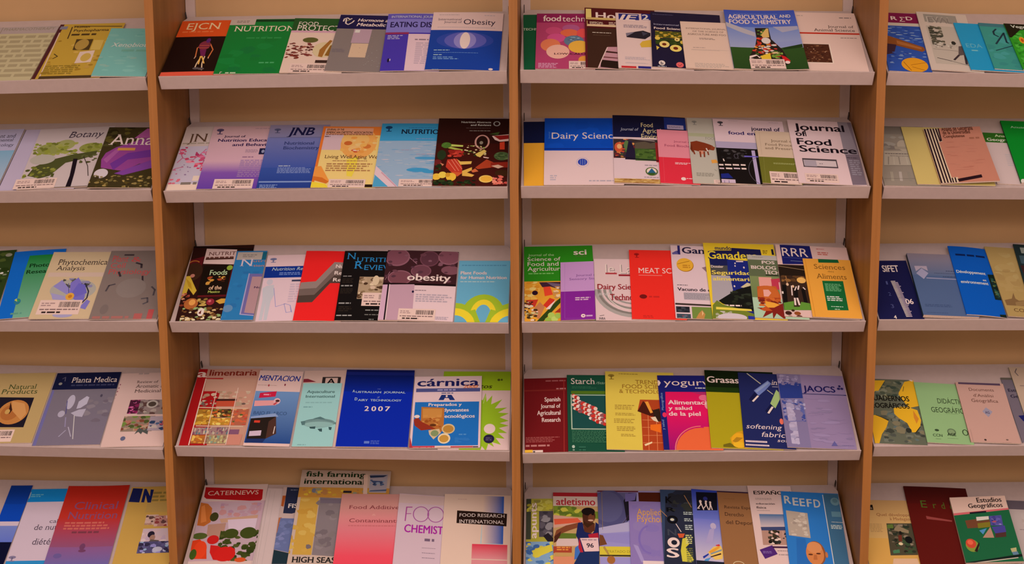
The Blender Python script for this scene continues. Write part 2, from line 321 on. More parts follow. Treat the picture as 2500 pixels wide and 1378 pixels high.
# row, bay, left foot x, y on the shelf (mm), turn, width, height, thickness, lift of left / right edge, bow, lift of top edge, paper, spine, label, print
JOURNALS=[
(1,0,381.0,3.0,0.0,205.0,270.9,2.5,0.4,0.4,0,0,(200, 208, 171),None,'pale cream journal with faint ruled contents list, leftmost in view on the top left shelf',[
 ('R',-1,235.5,206.0,270.9,(183,183,187)),
 ('T','PHARMACOTHERAPY',55.9,252.5,140.6,14.5,(148,153,132),'s'),
 ('L',58.6,12.7,260.2,230.1,9,(174,178,145)),
 ('S',(150,150,132),1.8,[50.4,273.6,51.2,239.0])]),
(1,0,589.6,3.0,0.0,178.1,274.2,5,0.4,0.4,0,0,(200, 181, 73),(81, 39, 50),'gold-brown journal with dark maroon spine and portrait photo, on the top left shelf',[
 ('P',(81,39,50),[0.0,274.2,11.0,273.7,10.1,0.6,0.4,1.0]),
 ('P',(226,216,206),[7.9,230.7,10.8,230.5,21.2,2.4,18.0,2.5]),
 ('T','Human',42.4,253.8,42.1,9.7,(64,54,36),'b'),
 ('T','Psychopharma',45.6,233.9,96.2,13.0,(64,54,36),'b'),
 ('L',45.1,210.1,112.2,223.7,1,(81,69,36)),
 ('S',(81,64,36),3.2,[36.4,259.3,40.2,197.2]),
 ('R',3.8,247.0,24.1,263.2,(133,145,174)),
 ('N',17.2,17.8,191.3,196.2,[(183,160,63),(217,198,100),(168,145,52),(200,178,89)],40,10.1,None,1.0),
 ('P',(81,69,36),[65.5,193.8,111.6,191.5,114.0,136.6,69.7,138.7]),
 ('E',87.6,165.5,17.8,27.2,(183,165,84)),
 ('P',(230,226,216),[92.2,128.2,130.9,134.5,134.5,75.7,92.5,71.7]),
 ('E',114.9,100.7,13.2,20.4,(209,196,100)),
 ('P',(217,206,110),[114.9,187.2,141.8,185.8,143.7,135.9,117.1,137.2]),
 ('S',(64,59,36),2.6,[25.4,121.2,37.8,108.4,28.1,96.8]),
 ('L',19.9,19.4,114.3,65.1,5,(150,138,52)),
 ('R',18.3,-4.5,154.7,12.2,(81,69,47)),
 ('S',(81,64,47),3.2,[40.0,262.6,173.1,255.8])]),
(1,0,746.2,3.0,-1.64,137.9,238.0,2.5,8.2,0.4,0,0,(124, 211, 211),None,'mottled pale turquoise journal beside the left wooden upright on the top shelf',[
 ('N',-48.9,-6.0,155.0,231.5,[(137,221,219),(150,211,206),(114,206,206),(135,216,214)],45,19.9,None,0.5),
 ('T','Xenobiotica',17.5,143.5,119.6,21.5,(225,246,246),'is'),
 ('L',51.1,116.5,120.4,131.7,1,(116,198,187))]),
(1,1,1.0,3.0,0.0,189.8,280.1,2.5,0.4,0.4,1,0,(31, 16, 15),None,'journal with orange top band and glowing human anatomy figure on black',[
 ('R',-1,194.8,190.8,282.3,(228,97,39)),
 ('R',-1,-0.7,190.8,19.3,(235,107,84)),
 ('T','EJCN',19.6,233.8,90.7,35.2,(246,241,193),'s'),
 ('L',11.7,215.6,95.6,224.9,1,(243,138,79)),
 ('S',(235,226,195),3.0,[89.5,94.3,84.1,58.1,83.5,30.2]),
 ('S',(235,226,195),3.0,[98.1,94.0,98.0,57.6,103.5,25.6]),
 ('S',(217,135,79),3.0,[83.3,156.5,70.0,136.1,74.1,90.7]),
 ('S',(217,135,79),3.1,[100.8,156.0,113.2,126.4,108.4,85.6]),
 ('S',(235,206,174),2.2,[74.3,94.8,72.5,82.6]),
 ('S',(235,206,174),2.1,[108.7,89.6,109.2,81.5]),
 ('P',(116,39,100),[78.3,127.5,95.8,127.0,98.1,94.0,87.3,94.4]),
 ('E',87.2,148.0,15.3,23.0,(133,54,79)),
 ('S',(217,115,79),1.8,[74.0,148.5,100.3,147.6]),
 ('S',(217,115,79),1.7,[75.5,135.9,100.6,135.1]),
 ('E',92.6,173.1,5.7,11.9,(98,44,132)),
 ('S',(243,206,100),3.5,[87.3,94.4,89.2,53.9]),
 ('S',(243,206,100),3.5,[90.5,94.3,103.4,57.5]),
 ('E',86.9,34.1,8.6,5.6,(96,95,100)),
 ('E',100.2,31.7,8.5,5.6,(96,95,100))]),
(1,1,140.3,3.0,-0.82,189.8,276.6,2.5,5.14,1.9,0,0,(17, 143, 63),None,'plain green journal with cream serif title, top shelf left of centre',[
 ('R',64.8,262.2,195.6,274.5,(12,69,36)),
 ('R',-0.7,246.3,67.5,276.6,(200,201,195)),
 ('L',17.0,257.1,54.7,271.0,2,(150,145,142)),
 ('T','NUTRITION',16.9,212.6,162.5,28.7,(246,246,227),'s'),
 ('N',-14.4,5.7,186.9,197.7,[(17,135,68),(21,150,71),(16,138,60)],14,28.5,None,1.0),
 ('L',55.9,171.3,148.8,181.5,1,(47,165,89)),
 ('L',108.1,47.6,147.4,55.9,1,(81,198,132)),
 ('S',(235,246,238),1.7,[16.3,0.8,16.9,9.4,21.2,8.6]),
 ('L',29.8,0.1,56.2,7.7,1,(209,246,216))]),
(1,1,309.4,3.0,0.0,158.4,275.6,2.5,6.26,0.4,0,0,(235, 229, 219),None,'food journal with dark green masthead and dark grapes beside a bowl',[
 ('R',-1,210.2,159.4,278.7,(35,97,47)),
 ('T','FOOD',13.6,237.4,54.0,20.9,(239,246,243),'s'),
 ('T','PROTECTIO',12.5,210.6,144.6,28.8,(239,246,243),'s'),
 ('R',-1,200.3,159.4,210.2,(217,186,216)),
 ('N',1.3,80.4,96.3,147.5,[(116,59,57),(150,95,89),(81,39,36),(131,69,68),(161,105,84)],70,7.7,None,1.0),
 ('E',57.5,161.8,20.4,13.4,(98,110,57)),
 ('N',2.5,66.6,39.0,98.0,[(116,54,47),(139,69,57)],18,6.7,None,1.0),
 ('E',98.4,113.1,28.7,38.5,(223,226,185)),
 ('P',(168,125,57),[87.9,80.2,87.8,112.8,109.1,163.3,116.1,159.3,104.2,117.4,99.0,76.4]),
 ('P',(150,117,47),[104.2,84.7,112.8,134.2,122.4,142.8,123.8,81.2]),
 ('R',84.0,48.1,117.4,61.9,(64,49,47)),
 ('K',22.3,-4.7,118.4,44.1)]),
(1,1,423.8,8.2,1.66,178.3,285.5,2.5,5.86,0.4,0,0,(138, 140, 142),None,'grey journal with navy masthead, white interlaced emblem and pink micrograph strip',[
 ('R',-1,212.4,179.3,287.7,(23,26,88)),
 ('S',(243,246,246),3.7,[12.0,249.9,12.8,264.0,20.8,269.6,28.0,261.2,33.4,267.1]),
 ('S',(243,246,246),3.8,[18.4,263.4,19.6,240.2,27.1,234.0,36.5,245.4,40.4,256.5]),
 ('S',(217,226,100),1.7,[22.1,253.4,29.9,260.4]),
 ('T','Hormone and',50.0,251.7,101.0,16.6,(246,246,246),'bi'),
 ('T','Metabolic Rese',50.1,227.3,122.3,17.7,(246,246,246),'bi'),
 ('R',47.5,139.5,94.8,211.7,(191,178,203)),
 ('R',50.5,68.3,94.8,137.4,(221,211,185)),
 ('N',43.0,74.7,112.0,200.3,[(133,125,142),(168,155,163),(200,165,153)],16,1.9,None,1.0),
 ('R',50.8,192.7,63.7,207.1,(226,246,246)),
 ('N',92.3,20.3,140.1,110.4,[(168,178,182),(183,198,206)],26,1.7,None,1.0),
 ('L',4.5,91.6,41.5,110.3,3,(128,130,142))]),
(1,1,565.8,3.0,-0.91,150.5,289.9,2.5,5.63,0.4,1.5,0,(75, 66, 208),None,'violet eating-behaviour journal with bold black title and white contents panel',[
 ('R',-1,189.8,151.5,291.7,(136,145,246)),
 ('R',-1,261.6,151.5,289.9,(101,102,224)),
 ('T','INTERNATIONAL JOURNAL',10.0,268.3,132.1,12.8,(191,211,246),'b'),
 ('T','EATING DISO',9.9,218.6,126.8,29.0,(29,24,89),'b'),
 ('R',-0.2,181.1,61.9,191.5,(150,54,110)),
 ('R',61.4,0.8,179.4,182.8,(235,226,246)),
 ('L',7.1,154.8,46.5,178.0,3,(183,196,246)),
 ('L',79.6,149.6,115.5,157.6,1,(133,125,153)),
 ('L',83.8,31.7,121.8,141.0,11,(200,196,222)),
 ('E',17.6,50.6,2.9,9.6,(27,24,68)),
 ('E',21.7,52.6,1.6,5.6,(209,216,246))]),
(1,1,679.6,5.7,0.82,188.6,291.2,2.5,6.37,0.4,1.5,0,(23, 76, 194),None,'blue journal with concentric pale ellipses like an eye under a white title area',[
 ('R',-1,197.0,189.6,295.7,(239,231,235)),
 ('T','International',15.6,247.7,62.3,12.2,(75,74,105),'s'),
 ('T','Journal of',32.0,233.5,46.9,11.2,(75,74,105),'s'),
 ('T','Obesity',84.2,227.5,84.5,28.6,(31,29,68),'s'),
 ('L',16.2,209.8,169.6,212.2,1,(168,178,200)),
 ('L',16.5,275.1,70.8,278.5,1,(174,178,195)),
 ('L',137.9,274.0,166.7,278.3,1,(191,198,216)),
 ('E',93.3,144.6,74.8,42.8,(49,85,203)),
 ('E',94.4,143.8,55.1,42.3,(98,112,222)),
 ('E',93.3,143.8,29.3,42.0,(152,160,246)),
 ('E',93.5,143.8,13.3,41.6,(246,246,246)),
 ('L',15.7,91.5,56.4,96.6,1,(174,231,246)),
 ('L',16.7,80.3,131.0,83.6,1,(105,165,246)),
 ('L',16.5,68.2,38.0,73.5,1,(174,231,246)),
 ('L',16.3,47.7,83.6,63.4,2,(116,176,246)),
 ('E',166.8,5.3,5.8,4.7,(246,246,246)),
 ('L',18.1,-1.3,35.0,2.0,1,(139,196,246))]),
(1,2,9.3,3.0,-1.73,174.4,276.1,2.5,0.4,0.4,0,0,(12, 100, 65),None,'dark green journal half hidden right beside the middle upright on the top shelf',[
 ('T','TECHNO',-1.1,194.3,50.6,11.8,(222,246,232),'s')]),
(1,2,37.5,3.0,0.0,152.5,276.9,2.5,3.82,3.9,0,0,(187, 77, 132),None,'magenta food-technology magazine with coloured biscuits on the cover',[
 ('R',-1,229.3,153.5,279.5,(150,37,105)),
 ('T','food',17.0,237.2,47.3,31.1,(246,246,246),'b'),
 ('T','technol',68.0,235.9,81.7,31.1,(246,246,246)),
 ('E',90.9,200.8,22.7,19.0,(183,105,169)),
 ('E',45.7,186.5,21.5,20.1,(209,90,148)),
 ('E',86.6,176.8,23.6,19.1,(235,125,89)),
 ('E',122.0,175.8,16.0,22.8,(235,95,100)),
 ('E',52.4,150.3,23.9,22.2,(222,97,169)),
 ('E',37.8,114.6,25.8,31.5,(235,145,105)),
 ('E',98.2,136.3,25.9,26.9,(101,140,174)),
 ('N',78.0,136.5,116.3,156.8,[(148,206,238),(79,115,148)],14,4.3,None,1.0),
 ('E',111.8,107.1,27.9,30.5,(243,206,84)),
 ('E',57.0,82.5,29.8,34.2,(245,208,195)),
 ('E',123.8,42.2,14.6,20.3,(235,176,79)),
 ('T','LOW-CALORIE',47.7,68.0,101.5,8.8,(81,34,57),'b'),
 ('L',7.4,3.8,57.4,28.2,4,(226,186,227)),
 ('K',85.3,-0.7,149.1,37.2)]),
(1,2,698.5,9.1,2.0,175.3,290.6,2.5,0.4,0.4,0,0,(239, 229, 224),None,'white animal-science journal with a red rule, right end of the top centre shelf',[
 ('L',21.4,270.5,38.1,275.8,1,(191,191,190)),
 ('L',132.7,261.3,164.1,268.6,1,(150,150,153)),
 ('T','Journal of',97.3,213.2,67.3,12.8,(64,54,57),'s'),
 ('T','Animal Science',59.0,193.9,106.5,14.8,(64,54,57),'s'),
 ('R',-2.2,179.5,185.1,187.0,(204,59,42)),
 ('L',124.1,159.2,165.5,163.6,1,(150,145,148)),
 ('R',21.8,34.8,92.9,131.1,(246,246,238)),
 ('R',23.6,39.3,89.3,128.0,(81,49,36)),
 ('N',25.5,41.5,86.5,126.4,[(98,64,47),(116,80,57),(150,120,89),(66,39,31)],60,5.5,None,1.0),
 ('N',28.9,49.3,85.4,118.4,[(235,216,185)],8,2.5,None,1.0),
 ('L',39.7,6.5,149.3,6.1,1,(174,176,174))]),
(1,2,164.9,3.0,0.0,187.9,301.8,2.5,8.71,0.4,0,0,(64, 44, 36),None,'maroon and dark olive cookery magazine with cream lettering, tallest on the top centre shelf',[
 ('R',-1,196.6,188.9,304.9,(85,24,36)),
 ('R',0.0,-8.2,5.0,301.8,(98,29,47)),
 ('R',3.2,240.6,17.8,295.9,(239,241,148)),
 ('T','Hostel',29.2,245.0,113.2,35.7,(246,246,246),'b'),
 ('R',5.9,251.2,190.2,239.6,(217,206,132)),
 ('R',6.1,215.2,188.3,204.7,(235,226,185)),
 ('R',5.2,203.9,7.0,233.5,(217,206,132)),
 ('T','ESPECIAL',13.2,220.1,35.8,9.0,(235,236,216),'b'),
 ('L',13.2,213.4,48.8,218.0,1,(217,206,195)),
 ('L',63.3,215.1,88.8,230.8,2,(217,206,195)),
 ('L',19.0,170.5,68.2,174.7,1,(226,236,227)),
 ('L',21.0,158.7,65.8,161.1,1,(116,105,89)),
 ('P',(200,165,185),[57.0,102.8,102.4,106.6,102.7,-5.6,28.7,-6.3]),
 ('P',(64,39,36),[50.2,84.1,101.4,76.4,101.2,70.4,47.9,75.9]),
 ('P',(116,74,79),[46.5,55.9,100.5,50.6,100.4,46.6,45.3,49.9]),
 ('P',(38,29,24),[39.9,39.6,99.9,32.9,98.7,-2.1,37.1,4.4]),
 ('S',(235,226,227),2.6,[56.9,100.7,42.0,43.8,30.8,-3.8]),
 ('R',1.5,313.8,193.5,301.0,(219,206,126))]),
(1,2,247.1,3.0,0.0,190.0,274.6,2.5,8.84,0.9,0,0,(235, 229, 232),None,'white engineering magazine with a blue logo box and a dark wedge above a yellow piece',[
 ('R',7.8,239.5,62.0,270.9,(29,49,153)),
 ('T','IE',9.4,238.6,50.1,29.5,(246,246,246),'bi'),
 ('R',68.6,242.1,94.3,275.9,(29,49,153)),
 ('T','2',70.4,243.6,17.5,28.2,(235,246,246),'b'),
 ('R',9.1,228.4,93.6,228.3,(209,54,79)),
 ('L',19.5,198.1,85.6,214.7,3,(150,150,174)),
 ('P',(38,39,57),[24.0,170.1,70.0,186.4,88.8,175.3,88.1,160.8,73.4,143.1,25.8,149.6]),
 ('P',(133,138,163),[24.0,170.1,48.2,177.5,26.0,153.7]),
 ('P',(66,74,100),[65.6,181.8,82.3,172.7,68.8,159.2]),
 ('P',(226,206,79),[58.5,117.4,65.5,132.2,95.8,144.9,93.9,106.1,62.0,101.5]),
 ('L',18.3,39.5,82.2,54.2,4,(196,201,216)),
 ('L',18.4,21.9,81.3,26.7,2,(196,201,216)),
 ('R',7.5,-3.7,45.1,9.2,(209,59,68)),
 ('R',49.8,-0.8,82.2,10.5,(47,49,153))]),
(1,2,332.3,8.5,1.7,184.6,276.4,2.5,8.94,1.4,0,0,(27, 29, 68),None,'dark navy journal with a sunflower photo and a small round white emblem',[
 ('L',5.7,261.3,60.1,264.0,1,(98,110,163)),
 ('T','International Jou',7.7,207.5,86.5,8.5,(183,201,238)),
 ('T','Food Science &',7.7,186.4,90.0,11.4,(246,246,246),'b'),
 ('N',10.3,141.7,84.9,177.1,[(200,178,57),(116,117,36),(150,145,47),(226,216,89)],40,6.0,(81,97,36),1.0),
 ('N',10.5,108.9,83.6,137.7,[(47,80,31),(64,97,36),(31,59,26)],30,8.5,(49,77,31),1.0),
 ('E',33.1,110.8,13.1,16.3,(246,246,153)),
 ('E',32.7,110.7,5.7,6.5,(116,49,26)),
 ('E',62.0,93.7,15.2,16.9,(246,246,132)),
 ('E',61.6,93.6,6.3,7.2,(116,49,26)),
 ('E',66.7,137.2,6.8,9.0,(246,246,153)),
 ('E',66.0,137.2,2.6,3.3,(150,105,26)),
 ('E',15.9,139.9,6.8,9.0,(235,226,100)),
 ('P',(235,226,100),[11.8,101.2,20.0,94.0,13.0,80.4]),
 ('E',78.9,124.7,4.7,8.2,(235,226,100)),
 ('E',24.4,19.2,8.3,11.6,(239,246,246)),
 ('T','b',21.3,11.9,6.2,14.1,(27,29,68),'b'),
 ('L',13.7,0.2,35.2,5.3,1,(191,216,238)),
 ('E',69.6,14.3,9.5,12.8,(235,120,126)),
 ('S',(174,59,68),1.7,[64.5,15.7,69.4,8.5,74.9,18.8])]),
(1,2,416.0,3.0,0.0,170.0,229.2,2.5,9.73,2.9,0,0,(235, 226, 214),None,'plain white agricultural-science journal with small serif heading, left of the flask cover',[
 ('T','INTERNATIONAL JOURNAL',12.5,191.3,105.8,7.6,(116,105,100),'s'),
 ('T','OF THE SCIENCE OF',29.7,176.8,80.7,8.4,(116,105,100),'s'),
 ('T','AGRICULTURE AND FOO',15.1,161.5,100.4,9.2,(98,85,79),'s'),
 ('L',44.6,139.5,91.6,149.0,2,(150,145,142)),
 ('L',25.1,97.1,56.3,100.7,1,(168,165,163)),
 ('L',20.1,85.6,116.1,90.3,2,(191,191,185)),
 ('L',23.7,3.0,110.3,25.4,4,(200,201,195))]),
(1,2,536.4,3.0,0.0,186.9,293.8,2.5,6.2,5.4,-2.5,0,(116, 155, 243),None,'agriculture and food chemistry magazine with a flask of food on green land under blue sky',[
 ('R',-1,206.6,187.9,305.6,(57,92,222),(85,125,238),'v'),
 ('R',-1,99.6,187.9,206.6,(126,165,246),(168,196,246),'v'),
 ('P',(191,206,227),[-1.5,229.8,26.8,211.4,72.6,178.9,70.3,158.1,36.3,178.1,0.6,206.6]),
 ('P',(178,196,232),[120.9,209.2,185.2,210.7,185.1,193.9,142.9,180.4]),
 ('P',(152,181,246),[119.8,130.6,186.3,140.2,185.1,115.8,129.5,106.5]),
 ('R',-1,-0.9,187.9,102.8,(49,97,44),(40,85,39),'v'),
 ('P',(31,69,31),[129.0,102.5,185.8,120.7,185.5,103.8,132.0,93.8]),
 ('T','AGRICULTURAL',8.8,248.4,130.1,22.5,(246,246,246),'b'),
 ('T','AND',144.2,255.7,29.9,16.5,(235,246,246),'b'),
 ('T','FOOD CHEMISTRY',9.0,222.8,163.3,22.3,(246,246,246),'b'),
 ('L',24.5,271.6,141.4,275.6,1,(116,155,246)),
 ('P',(40,37,36),[73.4,201.9,109.0,202.7,109.6,146.7,132.1,94.6,144.3,27.9,135.1,19.9,40.9,41.1,45.1,60.8,65.3,113.2,72.5,150.0]),
 ('N',76.5,163.0,102.6,195.7,[(98,165,68),(148,206,89),(235,216,132),(81,145,57)],16,8.6,None,1.0),
 ('P',(235,216,132),[86.1,166.7,102.6,199.6,108.0,199.7,105.9,154.8,88.9,154.4]),
 ('N',71.9,114.1,105.3,154.0,[(209,59,47),(235,95,68),(191,49,36)],14,9.8,None,1.0),
 ('E',95.5,138.2,11.6,15.5,(235,246,246)),
 ('N',62.0,82.3,120.2,121.2,[(217,74,57),(243,226,174),(36,34,36),(235,246,246),(235,165,63)],40,8.0,None,1.0),
 ('N',54.8,58.7,125.6,92.8,[(235,246,246),(49,44,36),(217,69,57),(174,95,57),(88,138,57)],40,7.9,None,1.0),
 ('P',(246,246,246),[45.1,60.8,62.6,69.1,73.3,53.6,43.6,47.0]),
 ('P',(47,39,36),[46.1,51.0,64.0,63.2,70.5,47.7]),
 ('P',(243,226,68),[72.1,61.4,98.9,77.9,98.8,42.4,76.1,41.9]),
 ('N',101.4,51.0,130.8,81.9,[(148,206,89),(116,176,68),(235,226,174)],12,8.8,None,1.0),
 ('P',(217,39,47),[126.6,66.6,135.9,59.0,145.8,39.6,139.7,23.9,126.7,50.9]),
 ('E',137.7,32.4,6.2,7.0,(246,246,246)),
 ('K',42.5,0.6,130.6,46.2)]),
(1,3,3.7,9.6,3.58,106.6,299.6,2.5,0.4,0.4,0,0,(47, 97, 208),None,'water polo magazine with a yellow ball, beside the right upright on the top shelf',[
 ('R',-1,245.3,107.6,304.3,(133,24,89)),
 ('T','R',36.6,260.9,16.5,20.9,(246,246,246),'b'),
 ('S',(246,246,246),2.6,[74.2,276.0,61.2,277.5,66.5,267.5,59.3,255.3,72.4,255.3]),
 ('T','D',76.2,262.6,17.1,19.6,(246,246,246),'b'),
 ('R',-1,230.0,107.6,246.0,(217,226,216)),
 ('N',14.2,145.3,113.0,222.4,[(64,120,238),(98,155,246),(38,85,190),(150,196,246)],50,11.3,None,0.4),
 ('P',(150,95,47),[9.2,180.4,36.8,164.3,102.5,122.5,104.1,108.2,95.7,99.5,39.0,124.0,3.9,135.5]),
 ('P',(183,125,68),[37.2,153.2,96.7,120.2,95.5,111.0,36.7,134.8]),
 ('P',(64,44,68),[3.9,135.5,34.4,130.9,23.5,86.5,-3.0,76.9]),
 ('N',6.9,37.1,103.0,99.4,[(64,115,227),(38,74,190),(139,186,246)],40,9.2,None,0.5),
 ('E',67.6,32.2,32.8,35.0,(239,183,44)),
 ('S',(150,95,26),1.6,[57.7,31.3,99.1,47.3]),
 ('S',(150,95,26),1.6,[41.7,45.6,56.0,5.1]),
 ('S',(150,95,26),1.6,[60.1,22.8,90.0,8.2])]),
(1,3,108.9,11.9,3.9,130.5,296.3,2.5,4.3,0.4,1,0,(217, 221, 214),None,'white magazine with a grey photo of a skier by dark trees',[
 ('R',16.5,243.5,101.8,285.0,(161,171,166)),
 ('T','EVAL',22.4,238.2,67.0,36.7,(200,211,206),'b'),
 ('T','EVAL',25.7,241.8,62.3,29.6,(144,150,148),'b'),
 ('R',15.6,30.7,118.8,223.0,(200,208,200)),
 ('N',20.1,122.5,54.0,221.8,[(98,105,89),(79,90,81),(116,125,110),(64,74,68)],50,10.5,None,1.0),
 ('N',19.8,108.9,84.6,139.4,[(98,105,100),(226,246,238),(150,160,153)],40,4.2,None,1.0),
 ('E',74.6,138.3,5.6,9.3,(47,54,52)),
 ('P',(98,97,100),[85.1,123.5,106.2,130.2,104.7,86.7,77.7,75.7]),
 ('S',(64,59,68),5.5,[80.1,79.6,63.3,52.3]),
 ('S',(64,59,68),5.6,[94.8,81.7,92.0,35.5]),
 ('S',(81,80,84),2.2,[22.0,58.6,57.0,46.1]),
 ('S',(150,155,153),1.2,[18.3,102.8,82.9,97.9]),
 ('S',(116,120,121),1.4,[57.0,46.1,103.9,26.8])]),
(1,3,206.5,9.6,1.89,200.0,236.6,2.5,6.36,0.4,0,0,(34, 178, 246),None,'plain cyan journal with faint lettering on the top right shelf',[
 ('T','EDA',10.2,111.4,42.0,20.4,(107,211,246),'s'),
 ('L',19.8,93.0,38.4,99.9,1,(139,231,246))]),
(1,3,264.5,14.3,3.33,195.0,230.8,2.5,8.07,2.4,0,0,(62, 176, 171),None,'teal journal with dark brush strokes on the top right shelf',[
 ('R',-1,212.9,196.0,232.7,(66,140,158)),
 ('N',2.8,6.8,73.5,206.5,[(64,181,179),(72,186,190),(57,165,166)],20,22.8,None,1.0),
 ('S',(27,64,84),4.9,[41.2,203.4,31.2,187.8,30.8,172.8,40.8,162.3]),
 ('S',(27,64,84),4.9,[26.6,123.6,56.9,183.8,55.9,135.6,60.8,132.7]),
 ('S',(27,64,84),3.0,[20.0,90.2,67.3,119.7]),
 ('R',-1,-18.8,196.0,-3.1,(62,135,195))]),
(1,3,333.8,10.3,2.16,195.0,229.5,2.5,9.75,4.4,0,0,(49, 181, 47),None,'green flower-covered magazine with black top corner at the right edge of the top shelf',[
 ('N',5.8,-9.7,34.9,183.1,[(64,206,57),(40,158,42),(81,216,79),(31,135,42)],50,13.3,None,1.0),
 ('P',(23,29,16),[-2.5,231.2,93.4,242.1,86.2,211.0,34.9,197.6,5.8,157.1,-1.8,156.3]),
 ('T','Vegetal',15.1,208.5,57.2,15.5,(217,246,238),'b'),
 ('E',29.7,145.1,7.5,16.8,(243,178,47)),
 ('E',29.7,145.1,3.4,8.2,(200,95,36))]),
(2,0,279.0,3.0,-2.03,200.0,272.0,2.5,0.4,0.4,0,0,(191, 204, 246),None,'pale blue biology journal with dark lettering at the left edge of the second shelf',[
 ('R',-1,-9.8,201.0,172.3,(137,204,246),(185,214,246),'v'),
 ('T','Plant and',123.0,232.5,61.7,18.8,(65,65,91),'s'),
 ('T','Environmental',92.2,215.0,91.0,14.8,(65,65,91),'s'),
 ('T','Ecology',141.5,191.8,49.3,14.2,(65,65,91),'s')]),
(2,0,483.0,3.0,-1.78,200.0,274.0,2.5,0.4,0.4,0,0,(198, 204, 241),(25, 30, 61),'plain lilac-white journal with a black spine line on the second left shelf',[
 ('P',(25,30,61),[-3.6,274.1,1.4,274.0,1.7,-5.6,-4.7,-5.4])]),
(2,0,533.9,3.0,-3.24,203.4,270.7,2.5,3.82,3.9,0,0,(210, 214, 222),None,'botany journal with a green tree fern photo on the second left shelf',[
 ('T','Botany',86.4,224.0,93.6,30.3,(65,60,83),'si'),
 ('E',53.6,175.3,42.6,26.6,(155,178,101)),
 ('E',85.1,191.7,25.9,23.8,(170,191,123)),
 ('E',157.6,172.9,31.3,22.8,(152,173,91)),
 ('N',2.2,143.4,128.8,205.7,[(152,178,75),(135,158,64),(170,193,101),(117,137,58)],50,10.8,None,1.0),
 ('N',132.9,145.9,191.7,195.6,[(152,178,75),(135,158,64),(117,137,58)],24,9.5,None,1.0),
 ('P',(82,96,53),[14.3,57.5,24.2,96.3,57.0,123.0,113.2,144.5,178.3,158.2,177.7,139.6,140.3,120.3,103.8,108.5,73.3,53.1,49.7,44.2]),
 ('N',2.2,41.6,84.5,98.0,[(117,137,58),(152,173,80),(82,99,48)],30,10.1,None,1.0),
 ('E',38.3,128.1,33.3,22.3,(191,204,198)),
 ('N',139.9,102.1,187.6,142.5,[(100,117,69),(82,91,53)],12,8.9,None,1.0),
 ('P',(30,24,37),[120.7,125.5,132.4,124.6,137.7,62.5,140.9,-10.0,126.9,-8.9,127.8,49.0]),
 ('S',(65,60,58),2.0,[146.0,134.6,166.5,89.1,176.8,45.3]),
 ('R',89.3,-12.1,183.7,2.6,(117,111,101)),
 ('K',-9.9,-11.3,97.8,43.0)]),
(2,0,720.8,3.0,-2.32,163.3,270.3,2.5,8.35,0.4,0,0,(67, 65, 38),None,'magazine with a big purple crocus bud over gravel beside the left upright',[
 ('N',-1.1,181.4,142.3,270.3,[(82,86,48),(49,50,26),(100,101,48)],30,15.5,None,1.0),
 ('P',(155,81,176),[10.2,121.2,15.7,150.7,38.4,176.9,81.1,203.6,132.4,234.6,156.1,107.5,113.8,103.6,77.6,70.9,17.0,84.9]),
 ('P',(176,106,192),[15.6,121.2,40.0,169.4,53.0,169.5,27.3,106.7]),
 ('P',(120,65,182),[36.7,103.1,74.2,151.1,144.4,170.2,150.6,136.8,80.1,121.6,51.3,74.3]),
 ('P',(135,81,192),[56.4,60.1,139.0,118.3,154.1,118.4,159.5,89.4,81.3,53.1]),
 ('P',(185,106,190),[78.1,218.8,104.4,265.3,126.7,265.5,134.6,223.1]),
 ('E',22.5,59.9,18.0,20.6,(220,229,243)),
 ('N',-7.7,-7.7,177.6,52.6,[(117,117,69),(152,147,91),(65,60,37),(176,168,101),(93,88,42)],90,7.6,None,1.0),
 ('T','Annals',14.7,188.0,150.3,51.4,(246,246,246),'s'),
 ('R',43.8,162.3,90.4,174.3,(220,173,91))]),
(2,1,5.1,3.0,-0.83,108.8,281.2,2.5,0.4,0.4,0,0,(204, 214, 243),None,'pale journal with pink molecule model photo at the left end of second shelf',[
 ('R',-1,191.7,109.8,283.1,(214,214,214)),
 ('T','JN',14.7,212.0,51.9,39.1,(100,81,64),'s'),
 ('L',2.7,200.3,77.7,208.7,1,(176,178,166)),
 ('S',(203,117,166),2.7,[-0.8,181.0,16.1,140.2,33.0,132.3,46.3,131.8,59.8,153.1,72.8,178.2]),
 ('S',(203,117,166),2.7,[16.1,140.2,5.0,119.0]),
 ('S',(203,117,166),2.7,[59.8,153.1,75.6,127.1,70.6,95.1]),
 ('S',(203,117,166),2.7,[-6.1,76.7,5.6,93.9,26.1,100.3]),
 ('S',(203,117,166),2.6,[-4.7,38.2,-3.2,73.1]),
 ('N',-6.7,147.3,21.3,188.6,[(220,96,144),(246,158,198),(194,65,112)],9,8.9,None,1.0),
 ('N',23.6,117.3,51.2,147.2,[(211,86,133),(246,168,198)],7,9.9,None,1.0),
 ('N',47.5,123.2,85.1,171.8,[(211,96,144),(185,65,123),(229,137,187)],12,10.2,None,1.0),
 ('N',53.4,80.5,84.2,117.2,[(220,76,123),(238,137,166)],8,10.1,None,1.0),
 ('N',-19.9,68.9,15.0,102.0,[(203,86,155),(220,127,176)],8,6.1,None,1.0),
 ('N',-13.3,26.7,27.7,48.9,[(203,60,101),(229,127,155)],7,8.7,None,1.0),
 ('N',10.8,60.7,46.8,111.6,[(152,137,187),(176,158,198)],8,4.4,None,1.0),
 ('R',59.9,38.7,76.8,60.2,(238,239,230)),
 ('R',-1,-6.3,109.8,26.3,(242,239,230)),
 ('L',32.5,19.9,73.9,35.1,1,(135,137,133))]),
(2,1,84.6,3.0,-1.27,176.0,276.5,2.5,4.86,0.4,0,0,(203, 186, 219),None,'pink to violet nutrition-education journal with a barcode sticker',[
 ('R',-1,118.6,177.0,278.4,(211,191,201),(220,196,222),'v'),
